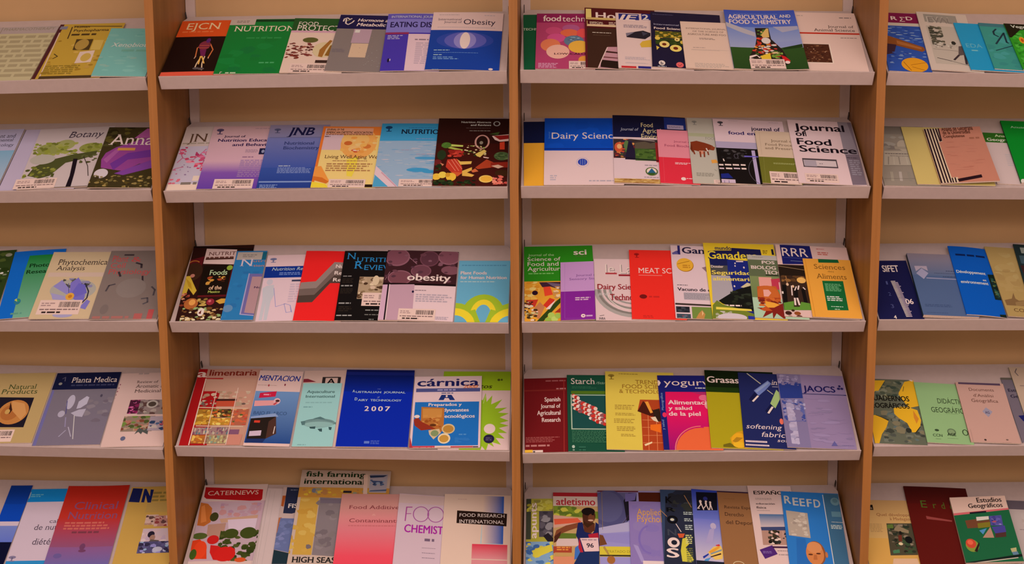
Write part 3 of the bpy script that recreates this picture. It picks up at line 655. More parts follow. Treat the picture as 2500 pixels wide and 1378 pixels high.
 ('R',-1,68.9,177.0,118.6,(220,196,222),(137,99,209),'v'),
 ('R',-1,-7.1,177.0,68.9,(137,99,209),(102,73,198),'v'),
 ('Q',9.6,239.2,30.8,266.0,(93,86,128)),
 ('L',114.5,262.1,155.5,267.5,1,(185,168,187)),
 ('T','Journal of',35.4,224.8,57.7,10.2,(47,35,80),'b'),
 ('T','Nutrition Education',21.5,205.5,164.1,13.8,(41,24,91),'b'),
 ('T','and Behavior',63.1,185.3,111.9,13.0,(41,24,91),'b'),
 ('L',102.4,155.1,137.4,170.2,3,(176,158,187)),
 ('R',139.5,147.2,162.5,174.2,(30,35,80)),
 ('E',149.7,160.5,4.0,7.3,(152,175,219)),
 ('L',98.4,132.4,127.6,138.5,1,(152,122,166)),
 ('L',96.2,48.9,167.6,124.8,10,(166,147,211)),
 ('K',41.0,-7.2,143.5,40.6)]),
(2,1,240.3,3.0,-1.34,162.3,279.5,2.5,4.62,0.4,0,0,(82, 111, 209),None,'slate-blue biochemistry journal with big navy initials',[
 ('R',-1,221.0,163.3,282.6,(155,160,201),(137,150,203),'v'),
 ('R',-1,87.0,163.3,221.0,(120,140,211),(67,101,201),'v'),
 ('R',-1,-6.6,163.3,87.0,(58,96,195),(36,70,168),'v'),
 ('Q',12.6,241.7,31.8,264.0,(93,106,150)),
 ('T','JNB',49.7,231.7,73.7,36.9,(23,30,85),'bsi'),
 ('T','Nutritional',48.1,188.4,80.0,14.9,(58,76,144),'b'),
 ('T','Biochemistry',48.0,167.1,95.2,14.7,(58,76,144),'b'),
 ('L',38.8,207.2,94.7,213.1,1,(117,140,203)),
 ('R',4.3,219.3,144.1,223.2,(117,132,187)),
 ('L',45.2,91.1,76.0,96.4,1,(185,219,246)),
 ('L',44.1,62.2,139.4,88.2,5,(137,173,241)),
 ('R',3.1,23.3,139.5,29.0,(135,178,246)),
 ('L',7.2,-0.4,53.7,15.5,3,(135,178,246))]),
(2,1,380.8,3.0,0.0,166.8,269.2,2.5,4.62,0.4,0,0,(246, 234, 144),(220, 117, 48),'orange dietetics magazine with a smiling face and title about ageing well',[
 ('R',-1,229.4,167.8,271.1,(238,147,64)),
 ('R',0.5,105.7,59.4,261.6,(220,209,225)),
 ('R',-10.8,-4.3,158.9,162.6,(246,239,155)),
 ('E',103.9,193.3,48.3,69.1,(246,196,107)),
 ('E',93.5,208.0,37.4,33.2,(246,214,128)),
 ('E',75.3,193.0,11.0,9.6,(211,122,58)),
 ('E',127.4,178.8,10.9,9.5,(220,142,69)),
 ('E',95.8,167.4,17.4,14.5,(246,219,144)),
 ('E',98.8,159.4,12.2,7.9,(211,101,58)),
 ('E',99.7,161.3,8.7,3.3,(246,246,230)),
 ('N',56.5,149.8,152.1,222.5,[(246,209,112),(242,183,91),(246,229,155)],18,11.0,None,1.0),
 ('P',(246,246,91),[79.3,120.2,108.0,134.9,109.2,85.0,100.6,46.4,87.4,49.8]),
 ('P',(238,140,58),[0.0,269.2,7.4,269.3,6.5,-6.7,-0.4,-6.8]),
 ('R',10.6,230.9,137.5,261.7,(238,188,155)),
 ('T','JOURNAL OF THE',11.3,250.3,46.3,9.5,(47,30,26),'b'),
 ('T','AMERICAN DIETETIC ASSOCIATION',10.4,236.3,125.3,10.6,(65,40,26),'b'),
 ('L',10.8,229.4,137.7,233.3,1,(117,65,37)),
 ('L',9.2,219.9,23.6,225.0,1,(100,78,80)),
 ('T','Living Well,Aging Well',20.2,125.3,147.2,15.1,(93,55,40),'s'),
 ('L',43.0,111.9,134.3,116.2,1,(176,140,96)),
 ('L',29.2,67.9,154.9,105.4,4,(185,152,101)),
 ('P',(246,178,85),[-5.0,87.3,16.0,91.0,44.3,28.5,38.2,17.5,-4.8,38.3]),
 ('P',(220,132,53),[-6.3,48.7,24.5,42.1,43.6,25.1,38.4,16.5,-5.4,34.9]),
 ('P',(246,246,75),[-4.1,25.2,36.4,15.4,47.6,-6.2,-0.4,-6.8]),
 ('R',137.6,2.5,158.2,14.2,(47,35,26)),
 ('K',44.0,-1.8,138.9,35.4)]),
(2,1,540.4,3.0,0.0,177.4,278.7,2.5,4.55,0.4,1,0,(158, 207, 246),None,'sky-blue nutrition journal with rippled water cover and a white corner ribbon',[
 ('R',-1,198.8,178.4,280.6,(54,178,246),(67,181,246),'v'),
 ('Q',10.0,240.9,30.2,267.3,(23,73,128)),
 ('T','NUTRITION',55.9,230.6,117.1,21.8,(19,30,64),'b'),
 ('L',73.4,256.2,147.1,260.2,1,(47,137,219)),
 ('N',-0.5,40.0,173.6,195.8,[(185,219,246),(137,201,246),(203,222,246),(168,214,246),(120,193,246)],90,15.3,None,0.22),
 ('E',129.7,122.3,30.2,6.5,(82,181,246)),
 ('E',111.9,70.8,29.9,8.7,(67,178,246)),
 ('E',142.3,64.1,19.1,7.0,(67,178,246)),
 ('L',97.3,205.2,146.0,209.6,1,(135,173,230)),
 ('L',61.8,154.4,92.7,159.6,1,(170,191,230)),
 ('L',102.3,135.1,154.8,141.8,1,(170,191,230)),
 ('P',(82,188,246),[2.8,50.7,44.0,-4.9,-0.1,-5.3]),
 ('P',(233,227,246),[1.2,88.8,68.1,-4.7,44.0,-4.9,0.1,52.4]),
 ('P',(211,181,209),[18.7,62.3,62.4,1.4,59.3,0.0,17.0,58.1]),
 ('K',66.5,-3.0,180.4,31.5)]),
(2,1,694.1,3.0,0.0,191.8,298.3,2.5,5.33,0.4,0,0,(49, 22, 21),None,'black-topped journal with fruit and vegetables spread on a dark table, beside the middle upright',[
 ('T','Nutrition Abstracts',61.9,277.4,80.8,8.5,(225,245,246),'b'),
 ('T','and Reviews',87.7,264.0,55.5,9.1,(225,245,246),'b'),
 ('A',158.4,274.7,9.4,11.4,3.1,(194,214,219),0,360),
 ('L',75.8,251.7,142.5,255.5,1,(100,91,91)),
 ('L',85.3,238.9,141.8,243.1,1,(152,158,155)),
 ('R',-1,-3.4,192.8,183.7,(65,24,21),(74,30,26),'v'),
 ('A',121.5,190.6,20.1,32.2,4.8,(211,173,166),0,360),
 ('E',121.5,190.6,14.4,22.7,(41,24,21)),
 ('E',119.4,186.9,4.8,7.4,(152,158,144)),
 ('P',(242,229,225),[146.8,217.9,196.1,226.7,196.7,196.2,168.4,192.2,155.1,200.2]),
 ('P',(155,37,37),[151.2,218.0,196.2,223.0,196.5,206.2,168.2,200.4]),
 ('P',(65,99,48),[138.9,226.1,167.2,236.9,163.2,222.6]),
 ('P',(203,239,123),[35.7,179.7,71.9,175.3,71.2,168.0,38.4,169.5]),
 ('P',(185,219,101),[34.1,169.4,71.7,156.0,70.0,148.0,32.4,161.4]),
 ('E',27.2,174.8,13.1,13.1,(82,140,58)),
 ('S',(100,160,69),2.2,[14.5,169.2,26.7,184.0]),
 ('N',32.7,122.9,75.5,154.8,[(194,65,58),(220,86,69),(159,45,37)],14,13.0,None,1.0),
 ('P',(203,70,53),[33.0,111.7,58.6,115.5,73.2,80.3,74.4,55.8,44.5,59.0,30.5,79.8]),
 ('S',(238,147,123),2.1,[35.6,104.6,57.1,62.6]),
 ('S',(238,147,123),2.1,[43.8,111.8,65.6,62.7]),
 ('S',(238,147,123),2.2,[50.0,115.4,73.7,69.8]),
 ('P',(220,106,64),[44.5,59.0,76.5,55.9,62.6,38.4]),
 ('P',(238,219,112),[58.8,112.7,67.8,103.2,97.8,104.6,96.2,92.9,68.5,89.0]),
 ('P',(238,209,101),[74.1,62.8,98.9,78.8,99.4,66.6,87.1,56.0,106.7,45.8,100.6,38.1,75.1,42.0]),
 ('P',(220,127,80),[97.5,63.1,107.6,73.7,116.6,61.5,102.0,56.2]),
 ('E',16.8,131.2,11.8,21.5,(41,65,40)),
 ('E',8.1,97.2,10.7,14.2,(117,45,48)),
 ('P',(220,158,123),[14.5,97.2,25.7,90.3,21.8,83.2]),
 ('N',73.1,127.2,140.0,173.5,[(47,78,37),(220,219,144),(238,246,198),(65,58,32),(152,201,101)],34,5.2,None,1.0),
 ('P',(238,229,123),[109.8,126.8,105.1,135.8,128.2,155.9,134.9,148.7,118.6,121.6]),
 ('P',(238,219,209),[127.1,125.3,142.3,120.8,140.3,116.5,127.3,119.9]),
 ('P',(185,78,48),[107.5,77.2,136.1,112.9,155.9,98.9,150.1,77.7,114.2,70.2]),
 ('P',(155,50,37),[147.3,98.8,196.5,102.9,197.0,78.2,148.0,77.6]),
 ('P',(229,209,187),[148.8,84.7,166.8,90.2,182.0,81.5,167.3,73.7]),
 ('E',175.5,127.6,20.5,18.6,(82,119,75)),
 ('N',154.6,113.5,194.1,141.7,[(100,140,91),(65,96,58),(117,158,101)],18,7.8,None,1.0),
 ('P',(220,76,48),[168.5,187.4,181.5,191.3,182.4,156.5,169.4,156.4]),
 ('E',8.7,37.1,11.0,13.8,(246,219,80)),
 ('E',24.1,44.8,10.6,13.8,(246,239,101)),
 ('E',46.8,36.5,13.1,17.2,(246,219,80)),
 ('E',37.9,45.0,6.3,9.0,(220,178,58)),
 ('N',2.1,1.3,110.6,23.9,[(32,55,32),(49,76,37),(23,40,26)],40,9.7,None,1.0),
 ('E',136.9,28.9,17.9,15.7,(246,229,123)),
 ('E',137.9,29.6,14.4,11.6,(246,209,80)),
 ('E',178.5,53.6,19.0,13.9,(65,45,26)),
 ('N',153.3,5.7,192.2,44.6,[(238,137,123),(211,96,91),(246,163,144)],20,8.4,None,1.0),
 ('N',4.3,62.1,18.8,90.0,[(32,55,32),(49,76,37)],8,8.5,None,1.0)]),
(2,2,7.6,3.0,-1.32,176.8,285.1,2.5,0.4,0.4,0,0,(242, 196, 64),None,'navy and yellow journal half hidden right beside the middle upright on the second shelf',[
 ('R',-1,186.3,177.8,289.0,(17,30,75)),
 ('R',-13.2,1.3,-6.3,289.0,(211,163,48)),
 ('R',-13.2,186.2,-6.0,289.0,(10,19,53))]),
(2,2,58.5,3.0,0.0,204.6,297.0,2.5,3.86,3.9,0,0,(238, 232, 241),None,'royal blue and white dairy journal with white serif title',[
 ('R',-1,147.9,205.6,300.9,(14,91,230)),
 ('N',4.5,162.2,180.6,287.2,[(17,96,238),(12,88,225)],8,44.5,None,1.0),
 ('R',-1,152.3,205.6,158.2,(12,58,182)),
 ('T','Dairy Science',19.3,201.5,178.9,30.1,(242,246,246),'s'),
 ('V','Journal',15.0,201.5,31.2,5.5,(82,152,246)),
 ('A',100.2,96.5,16.2,21.3,1.1,(176,196,246),0,360),
 ('E',100.2,97.2,12.4,15.0,(49,81,214)),
 ('S',(152,188,246),1.1,[100.4,110.8,100.0,83.7]),
 ('S',(152,188,246),1.0,[94.6,107.9,94.3,86.5]),
 ('S',(152,188,246),1.1,[106.3,107.9,106.0,86.5]),
 ('L',15.7,17.3,35.8,42.6,3,(194,204,225)),
 ('L',115.5,13.1,178.0,20.0,1,(185,193,214))]),
(2,2,238.0,5.9,0.83,197.0,303.0,2.5,7.83,0.4,1.5,0,(233, 229, 243),None,'food and environment journal with navy masthead, vegetable photo strip and wheat',[
 ('R',-1,201.3,198.0,309.3,(19,26,64),(25,35,83),'v'),
 ('R',138.9,245.6,204.5,298.9,(32,60,155)),
 ('T','Journal of',19.7,232.0,49.4,13.7,(194,219,246),'i'),
 ('T','Food',75.1,250.4,33.5,20.4,(242,246,192),'s'),
 ('T','Agricult',78.6,224.1,57.0,20.9,(242,246,192),'s'),
 ('T','Environ',75.5,195.8,57.7,24.0,(242,246,192),'s'),
 ('R',0.3,107.3,119.4,192.7,(65,60,64)),
 ('N',0.3,107.0,59.7,192.7,[(203,91,64),(47,45,91),(82,127,69),(238,178,101),(54,45,91),(117,50,58)],44,9.2,None,1.0),
 ('E',13.7,154.8,10.8,21.9,(220,106,69)),
 ('E',15.9,158.6,6.5,11.0,(246,209,144)),
 ('E',35.5,163.6,7.8,22.0,(100,147,91)),
 ('P',(39,37,69),[48.9,179.2,63.7,100.1,29.7,101.5,40.3,182.3]),
 ('P',(100,99,85),[57.5,176.1,83.7,183.3,98.6,175.0,114.1,183.4,115.0,154.1,56.6,146.6]),
 ('R',56.7,97.9,112.6,150.3,(67,111,53)),
 ('N',58.8,103.2,110.7,146.8,[(82,127,58),(58,96,42),(100,147,69)],24,10.7,None,1.0),
 ('R',110.7,93.0,118.8,179.5,(152,45,48)),
 ('S',(23,24,42),3.4,[0.1,114.0,63.9,103.7,119.1,99.4]),
 ('S',(238,246,246),1.8,[1.5,198.4,109.9,186.1]),
 ('L',80.1,75.0,113.8,80.6,1,(170,175,192)),
 ('E',97.0,52.1,16.0,18.1,(93,127,64)),
 ('E',97.0,52.8,12.7,14.0,(242,246,241)),
 ('P',(47,117,166),[85.0,42.3,97.5,66.2,109.2,43.1]),
 ('P',(58,106,42),[85.1,45.1,108.3,46.5,101.7,38.5,91.2,37.8]),
 ('N',0.5,0.8,121.0,18.9,[(185,147,80),(220,198,123),(152,117,58),(229,219,144)],60,10.5,(194,168,101),0.35),
 ('L',77.2,24.3,113.7,28.9,1,(170,175,192)),
 ('R',146.1,244.7,190.2,263.9,(185,188,230)),
 ('L',149.2,250.2,187.2,259.1,2,(135,137,176))]),
(2,2,355.1,4.5,0.87,102.1,235.0,2.5,9.23,3.9,0,0,(233, 60, 85),None,'small red and pink biochemistry journal with a white round emblem',[
 ('R',-1,111.1,103.1,238.8,(238,163,187)),
 ('T','Journal of',42.9,179.6,46.8,8.5,(152,60,101),'s'),
 ('T','Food Biochem',17.1,159.3,80.2,10.7,(152,60,101),'s'),
 ('L',41.6,81.8,83.4,91.7,2,(246,229,241)),
 ('E',59.9,21.5,6.3,6.9,(246,246,246)),
 ('L',67.8,21.1,83.9,25.3,1,(246,239,246)),
 ('S',(246,101,123),0.8,[11.7,110.6,10.9,2.0,87.2,8.4]),
 ('R',49.3,17.5,52.3,18.9,(233,60,85))]),
(2,2,437.5,5.7,0.88,175.0,289.1,2.5,8.49,0.4,0,0,(196, 211, 203),None,'beige journal with a red-brown cow drawing on the second shelf',[
 ('Q',12.6,256.6,27.1,277.7,(152,168,166)),
 ('R',-1,203.8,176.0,218.8,(181,204,171)),
 ('T','FOOD QUA',44.6,191.3,61.1,12.4,(152,168,155),'s'),
 ('P',(137,65,37),[3.6,177.0,20.3,183.8,41.4,176.2,53.9,169.8,62.1,164.2,66.5,150.7,62.7,143.1,52.2,145.9,43.0,138.0,34.6,140.9,23.6,136.5,6.9,142.4]),
 ('P',(152,81,48),[57.8,164.6,68.1,158.1,62.7,143.1,54.6,149.8]),
 ('P',(117,55,32),[4.3,171.5,1.7,145.7,8.1,128.0,7.8,157.1]),
 ('P',(220,168,144),[23.9,140.1,34.6,140.9,35.8,126.5,24.8,122.1]),
 ('S',(137,65,37),3.9,[9.0,142.6,12.1,122.9]),
 ('S',(137,65,37),3.8,[26.9,136.7,27.3,111.5]),
 ('S',(137,65,37),3.9,[37.6,137.5,37.0,112.2]),
 ('S',(137,65,37),3.5,[46.5,141.9,48.3,122.1]),
 ('S',(238,246,241),3.1,[44.0,152.6,47.3,138.3]),
 ('P',(238,188,91),[53.2,101.0,66.1,103.7,71.4,89.9,54.3,86.8]),
 ('S',(152,168,155),1.7,[58.7,60.7,64.5,54.2]),
 ('L',11.3,28.8,60.5,44.9,3,(152,163,155)),
 ('K',53.7,0.5,139.3,16.6)]),
(2,2,507.6,5.5,0.77,188.6,283.7,2.5,8.99,0.4,0,0,(24, 24, 26),None,'food-engineering journal with white top and black picture with a lilac upright bar',[
 ('R',-1,180.1,189.6,287.6,(233,227,243)),
 ('R',-1,151.4,189.6,180.1,(185,191,233)),
 ('Q',11.4,252.0,27.7,273.7,(82,86,101)),
 ('L',42.7,276.6,69.0,279.2,1,(194,193,214)),
 ('L',150.7,274.8,176.8,277.8,1,(194,193,214)),
 ('T','journal of',100.4,237.0,77.6,17.6,(32,30,69),'b'),
 ('T','food engine',37.2,214.2,109.7,15.9,(47,40,123),'b'),
 ('N',9.9,103.9,78.8,145.6,[(65,70,75),(47,50,53),(32,35,37),(80,86,91)],26,8.7,None,1.0),
 ('A',49.2,116.7,6.0,10.1,2.1,(82,86,101),0,360),
 ('S',(238,246,246),3.0,[14.6,102.7,16.3,92.1]),
 ('P',(190,193,246),[91.3,144.4,100.4,145.1,100.7,-2.5,91.3,-3.2]),
 ('P',(117,117,241),[70.8,120.5,107.0,120.3,106.6,116.0,70.2,114.0]),
 ('R',1.5,72.8,13.0,79.3,(246,246,246)),
 ('R',16.8,74.3,33.2,80.5,(246,246,246)),
 ('R',36.9,75.0,53.3,81.3,(246,246,246)),
 ('R',57.7,75.9,70.2,82.1,(246,246,246)),
 ('R',1.3,57.4,13.4,63.5,(220,219,241)),
 ('R',18.2,58.2,34.5,64.7,(246,246,246)),
 ('R',38.3,59.7,54.6,65.5,(220,219,241)),
 ('R',58.4,59.5,70.8,66.3,(246,246,246)),
 ('A',112.1,56.9,36.0,59.0,1.3,(100,106,123),90,250),
 ('P',(32,50,155),[3.3,36.8,22.5,40.6,33.3,20.7,2.9,18.4]),
 ('R',2.6,-0.9,38.1,15.0,(216,214,246)),
 ('R',9.5,-2.9,10.5,9.6,(32,50,155)),
 ('R',21.0,-2.1,22.0,10.5,(32,50,155)),
 ('R',1.1,-7.4,42.2,-3.6,(41,65,192))]),
(2,2,613.2,5.7,1.49,102.4,228.7,2.5,8.16,3.9,0,0,(117, 132, 53),None,'small olive and beige food-processing journal with barcode sticker',[
 ('R',-1,112.5,103.4,232.5,(220,216,195)),
 ('T','Journal of',38.5,181.2,60.8,11.9,(117,106,80),'s'),
 ('T','Food Process',21.8,163.6,82.3,11.1,(117,106,80),'s'),
 ('T','and Preserva',20.3,147.4,81.9,11.0,(117,106,80),'s'),
 ('L',36.0,82.5,94.3,89.4,2,(176,201,133)),
 ('S',(135,152,75),1.1,[12.6,110.7,8.8,2.1]),
 ('S',(203,198,176),1.0,[11.2,224.4,9.3,121.2]),
 ('K',21.7,-0.2,99.6,50.7)]),
(2,2,705.8,6.5,1.16,171.3,279.1,2.5,7.93,0.4,0,0,(236, 229, 241),None,'white journal with heavy rounded black title lettering at the right end of the second shelf',[
 ('P',(128,127,147),[134.7,283.0,185.5,290.2,183.3,4.8,135.2,1.1]),
 ('P',(155,160,179),[134.7,283.0,160.3,286.6,169.8,133.2,133.3,130.3]),
 ('T','Journal',14.3,233.3,134.3,31.9,(28,24,37),'b'),
 ('T','of',15.4,206.0,27.4,23.8,(28,24,37),'b'),
 ('T','Food',14.8,167.5,90.5,29.8,(28,24,37),'b'),
 ('T','Science',17.2,135.6,150.1,29.4,(28,24,37),'b'),
 ('S',(28,24,37),2.6,[41.8,235.5,42.5,205.5]),
 ('R',19.7,68.7,108.6,106.3,(82,81,91)),
 ('R',22.2,74.1,105.8,99.4,(220,224,235)),
 ('R',23.4,72.2,54.5,98.0,(181,188,209)),
 ('L',61.7,82.6,70.6,87.2,1,(135,137,155)),
 ('L',136.9,114.9,164.9,119.1,1,(82,81,96)),
 ('L',140.8,41.5,170.4,109.4,8,(159,168,190)),
 ('L',16.6,135.4,106.3,133.7,1,(198,204,214)),
 ('K',18.2,4.7,102.7,41.8)]),
(2,3,3.3,7.5,1.85,140.2,262.0,2.5,0.4,0.4,0,0,(155, 160, 152),None,'grey journal with a domed building photo, beside the right upright on the second shelf',[
 ('R',-1,225.4,141.2,265.4,(120,124,120),(141,147,142),'v'),
 ('N',21.0,153.1,122.1,223.9,[(155,163,158),(170,181,176),(137,142,139)],20,17.1,None,1.0),
 ('E',75.3,173.7,16.9,25.2,(190,196,182)),
 ('R',50.3,158.5,97.0,169.5,(172,178,166)),
 ('P',(185,193,182),[21.0,149.0,116.5,152.9,127.7,90.2,11.4,85.4]),
 ('L',21.3,135.3,115.3,138.8,1,(67,60,75)),
 ('L',32.8,125.2,100.6,128.7,1,(135,140,139)),
 ('S',(150,155,147),3.0,[28.3,123.8,23.0,89.0]),
 ('S',(194,204,192),2.9,[41.4,124.3,37.8,89.6]),
 ('S',(150,155,147),3.0,[54.4,124.9,52.6,90.2]),
 ('S',(194,204,192),3.0,[73.0,125.6,72.9,91.1]),
 ('S',(150,155,147),3.0,[89.7,126.3,91.3,91.8]),
 ('S',(137,142,133),2.2,[11.2,83.9,127.4,88.6]),
 ('S',(170,178,166),7.4,[25.5,58.1,23.0,18.4]),
 ('S',(185,193,190),7.3,[47.6,59.1,44.8,19.3]),
 ('S',(150,158,150),7.3,[69.6,60.0,68.4,20.3]),
 ('S',(185,193,190),7.3,[95.8,64.1,95.7,21.4]),
 ('S',(137,142,136),1.4,[2.8,28.2,126.7,33.3]),
 ('P',(203,211,198),[130.9,150.3,136.5,150.5,141.9,47.6,136.4,47.4])]),
(2,3,84.7,8.5,1.62,195.0,251.3,2.5,4.38,3.9,0,0,(216, 214, 136),None,'mustard-yellow journal lying under the tilted pink one on the second right shelf',[
 ]),
(2,3,287.3,17.8,4.24,200.0,223.9,2.5,0.4,0.4,0,0,(218, 216, 222),None,'white geography journal with a green title band on the second right shelf',[
 ('R',-1,180.1,201.0,226.8,(49,122,40)),
 ('T','Anales',29.3,206.4,44.3,11.7,(203,246,198),'b'),
 ('T','Geografía',6.2,187.1,73.6,13.3,(225,246,233),'b'),
 ('L',41.2,76.4,62.3,131.2,6,(203,209,219))]),
(2,3,141.8,6.4,1.33,145.2,236.7,4,7.64,19.4,0,0,(205, 152, 133),None,'salmon-pink journal with black vertical stripes, tilted on the second right shelf',[
 ('P',(225,224,198),[-0.4,236.7,39.5,241.9,38.3,177.0,28.7,174.5,31.3,21.1,46.4,21.5,44.3,-6.8,-0.1,-11.9]),
 ('S',(41,24,37),4.1,[3.1,236.4,2.7,-10.3]),
 ('S',(41,24,37),3.7,[10.4,237.8,11.1,-10.3]),
 ('S',(41,24,37),3.7,[17.7,238.8,18.6,-9.7]),
 ('S',(41,24,37),3.6,[25.0,239.9,26.4,-8.5]),
 ('S',(41,24,37),3.7,[31.8,240.6,32.9,177.4]),
 ('S',(41,24,37),3.3,[38.2,241.1,36.1,178.8]),
 ('S',(41,24,37),3.1,[31.9,19.6,31.8,-7.7]),
 ('S',(41,24,37),3.2,[39.1,20.6,38.5,-7.0]),
 ('T','Anales de Geografía',45.2,222.9,80.4,21.5,(93,55,42),'b'),
 ('T','de la Universidad',45.6,207.7,69.7,16.8,(93,55,42),'b'),
 ('T','Complutense',44.1,192.1,54.5,13.5,(93,55,42),'b'),
 ('L',108.4,180.4,133.7,190.7,1,(170,122,101)),
 ('N',33.7,22.5,133.9,174.1,[(203,150,133),(207,158,139),(198,142,125)],26,16.2,None,0.2),
 ('P',(41,24,37),[44.4,14.1,105.5,28.3,105.8,16.2,45.5,2.1])]),
(2,3,345.4,14.2,3.22,200.0,274.3,5,3.88,3.9,0,0,(10, 163, 53),(12, 86, 37),'plain bright green journal at the right edge of the second shelf',[
 ('T','Anuario',20.3,241.3,51.2,9.5,(185,246,219),'s'),
 ('E',7.3,3.6,7.2,12.2,(229,246,246))]),
(3,0,295.5,3.0,-5.9,155.5,275.1,2.5,0.4,0.4,0,0,(49, 78, 37),None,'dark green photo journal at the left edge of the third shelf',[
 ('N',42.9,-13.6,207.9,265.4,[(65,99,42),(39,65,25),(82,111,53),(32,55,26)],50,16.1,None,1.0),
 ('E',137.8,253.9,9.3,7.3,(152,168,155)),
 ('N',120.2,166.9,152.1,201.2,[(229,246,246),(152,178,155)],6,6.8,None,1.0)]),
(3,0,460.7,3.0,-7.96,140.0,277.6,2.5,3.99,0.4,1,0,(18, 122, 246),None,'blue journal with a green fading panel and small globe emblem on the third left shelf',[
 ('R',40.3,-22.5,184.8,256.1,(30,152,69),(128,209,187),'v'),
 ('P',(18,122,246),[40.3,256.1,43.7,255.7,31.1,-5.8,9.7,-3.5]),
 ('T','Photosy',50.6,204.3,74.2,16.7,(14,65,32),'b'),
 ('T','Research',46.2,177.7,82.7,16.9,(14,65,32),'b'),
 ('E',42.5,64.6,8.6,12.0,(47,142,182)),
 ('P',(203,229,101),[33.4,71.5,38.7,78.2,42.2,64.0]),
 ('P',(49,188,101),[39.3,74.1,48.9,68.2,45.4,63.6]),
 ('L',32.6,11.6,61.6,21.2,1,(100,181,166))]),
(3,0,546.1,3.0,-2.62,178.0,272.6,2.5,6.3,0.4,0,0,(218, 214, 179),None,'cream journal with a violet-blue flower and barcode sticker on the third left shelf',[
 ('T','Phytochemical',23.1,218.1,140.5,24.4,(65,60,58),'s'),
 ('T','Analysis',23.6,195.0,77.6,19.7,(65,60,58),'s'),
 ('R',8.1,167.6,167.7,185.5,(220,214,203)),
 ('E',89.4,114.4,61.4,42.8,(185,201,198)),
 ('N',53.9,120.7,138.3,161.4,[(85,94,91),(100,111,112),(152,163,214)],22,11.6,None,1.0),
 ('P',(155,163,246),[86.9,88.0,33.5,128.0,51.1,154.7,86.6,107.7]),
 ('P',(135,137,246),[85.3,94.6,76.5,141.1,93.0,164.6,107.3,140.9,91.9,94.5]),
 ('P',(117,122,241),[87.5,94.6,98.5,141.0,117.7,134.2,129.7,100.9,99.3,81.4]),
 ('P',(172,183,246),[85.5,84.7,33.5,101.5,44.4,75.2,84.3,71.7]),
 ('P',(128,132,246),[95.0,81.4,126.1,97.6,128.5,68.2,116.9,61.7]),
 ('S',(49,55,80),3.5,[116.2,140.9,132.6,107.5,134.2,81.2,125.6,61.7]),
 ('S',(85,94,166),1.7,[81.6,101.2,72.0,141.1]),
 ('E',87.5,87.3,11.3,14.4,(238,196,85)),
 ('E',88.1,87.3,5.3,6.5,(211,147,48)),
 ('P',(135,142,241),[121.5,42.3,135.7,74.6,145.8,68.0,140.2,35.8]),
 ('E',85.2,13.8,25.8,9.5,(176,188,241)),
 ('K',14.2,16.1,125.8,72.8)]),
(3,0,705.7,3.0,-2.53,178.3,279.8,2.5,4.81,0.4,0,0,(139, 137, 136),None,'grey plant journal with red title lettering beside the left upright on the third shelf',[
 ('T','Plant',11.5,232.9,43.3,27.4,(203,91,96)),
 ('T','&',63.8,232.2,27.1,22.1,(203,91,96)),
 ('T','Cell',11.8,207.3,39.3,21.5,(203,91,96)),
 ('T','Physiology',12.0,180.6,113.8,22.3,(203,91,96)),
 ('S',(63,60,69),5.9,[39.7,261.6,66.9,261.2]),
 ('S',(63,60,69),5.8,[78.2,227.8,95.3,220.6,97.3,205.1]),
 ('S',(63,60,69),5.8,[38.9,190.4,47.7,169.9]),
 ('S',(63,60,69),4.9,[107.1,172.5,111.8,148.8]),
 ('S',(85,86,96),4.8,[20.8,110.1,24.5,133.2,40.8,139.7]),
 ('S',(85,86,96),4.9,[140.0,128.3,151.4,114.9,151.4,91.8]),
 ('S',(93,96,107),4.8,[121.2,79.1,138.0,82.2,141.2,65.9,129.7,57.9]),
 ('E',86.2,122.4,39.7,39.6,(146,147,147)),
 ('E',32.2,38.4,10.8,19.2,(128,127,128)),
 ('R',150.1,-1.5,165.0,36.7,(194,96,101)),
 ('R',115.5,-1.2,137.1,21.3,(185,111,112)),
 ('L',7.7,-0.7,102.8,13.3,1,(176,127,125))]),
(3,1,14.3,3.0,-2.54,169.1,299.3,2.5,0.4,0.4,0,0,(49, 26, 24),None,'dark fruit-market magazine with yellow cloth, left end of the third shelf',[
 ('P',(100,27,37),[-9.7,237.7,37.0,256.2,33.8,192.1,-11.3,194.0]),
 ('E',15.8,192.9,24.7,36.7,(65,45,32)),
 ('A',13.5,193.0,27.0,46.6,3.6,(185,127,58),60,200),
 ('P',(222,209,75),[-14.0,173.5,9.7,175.8,37.2,116.5,31.3,99.0,13.4,127.2,11.1,101.4,-10.3,73.6,-16.6,121.9]),
 ('P',(203,178,53),[0.0,167.0,16.8,146.6,24.5,120.2,12.3,133.7]),
 ('E',16.3,176.2,6.3,7.3,(203,147,133)),
 ('N',-14.3,50.2,22.0,108.9,[(185,96,80),(135,65,48),(220,168,133)],16,9.7,None,1.0),
 ('E',30.4,65.0,18.6,21.5,(185,119,64)),
 ('E',32.8,70.3,8.7,11.5,(238,188,101)),
 ('R',43.3,89.9,138.9,216.9,(100,30,37)),
 ('R',41.0,97.1,119.3,217.0,(29,23,18)),
 ('T','Foods',61.9,177.0,48.2,21.5,(187,234,192),'b'),
 ('N',57.2,136.3,109.1,171.3,[(220,178,80),(176,86,48),(238,229,133),(65,40,26)],20,7.6,None,1.0),
 ('T','of the',68.8,118.5,34.4,16.3,(238,219,187),'b'),
 ('T','Mexico',68.7,104.9,32.1,10.4,(185,219,112),'b'),
 ('E',113.6,204.9,8.1,10.1,(152,201,75)),
 ('P',(233,224,225),[38.0,287.2,123.4,280.2,124.5,217.9,37.6,223.9]),
 ('T','NUTRIT',47.0,257.9,75.2,15.2,(100,55,48),'s'),
 ('R',41.3,239.9,118.7,246.5,(82,55,48)),
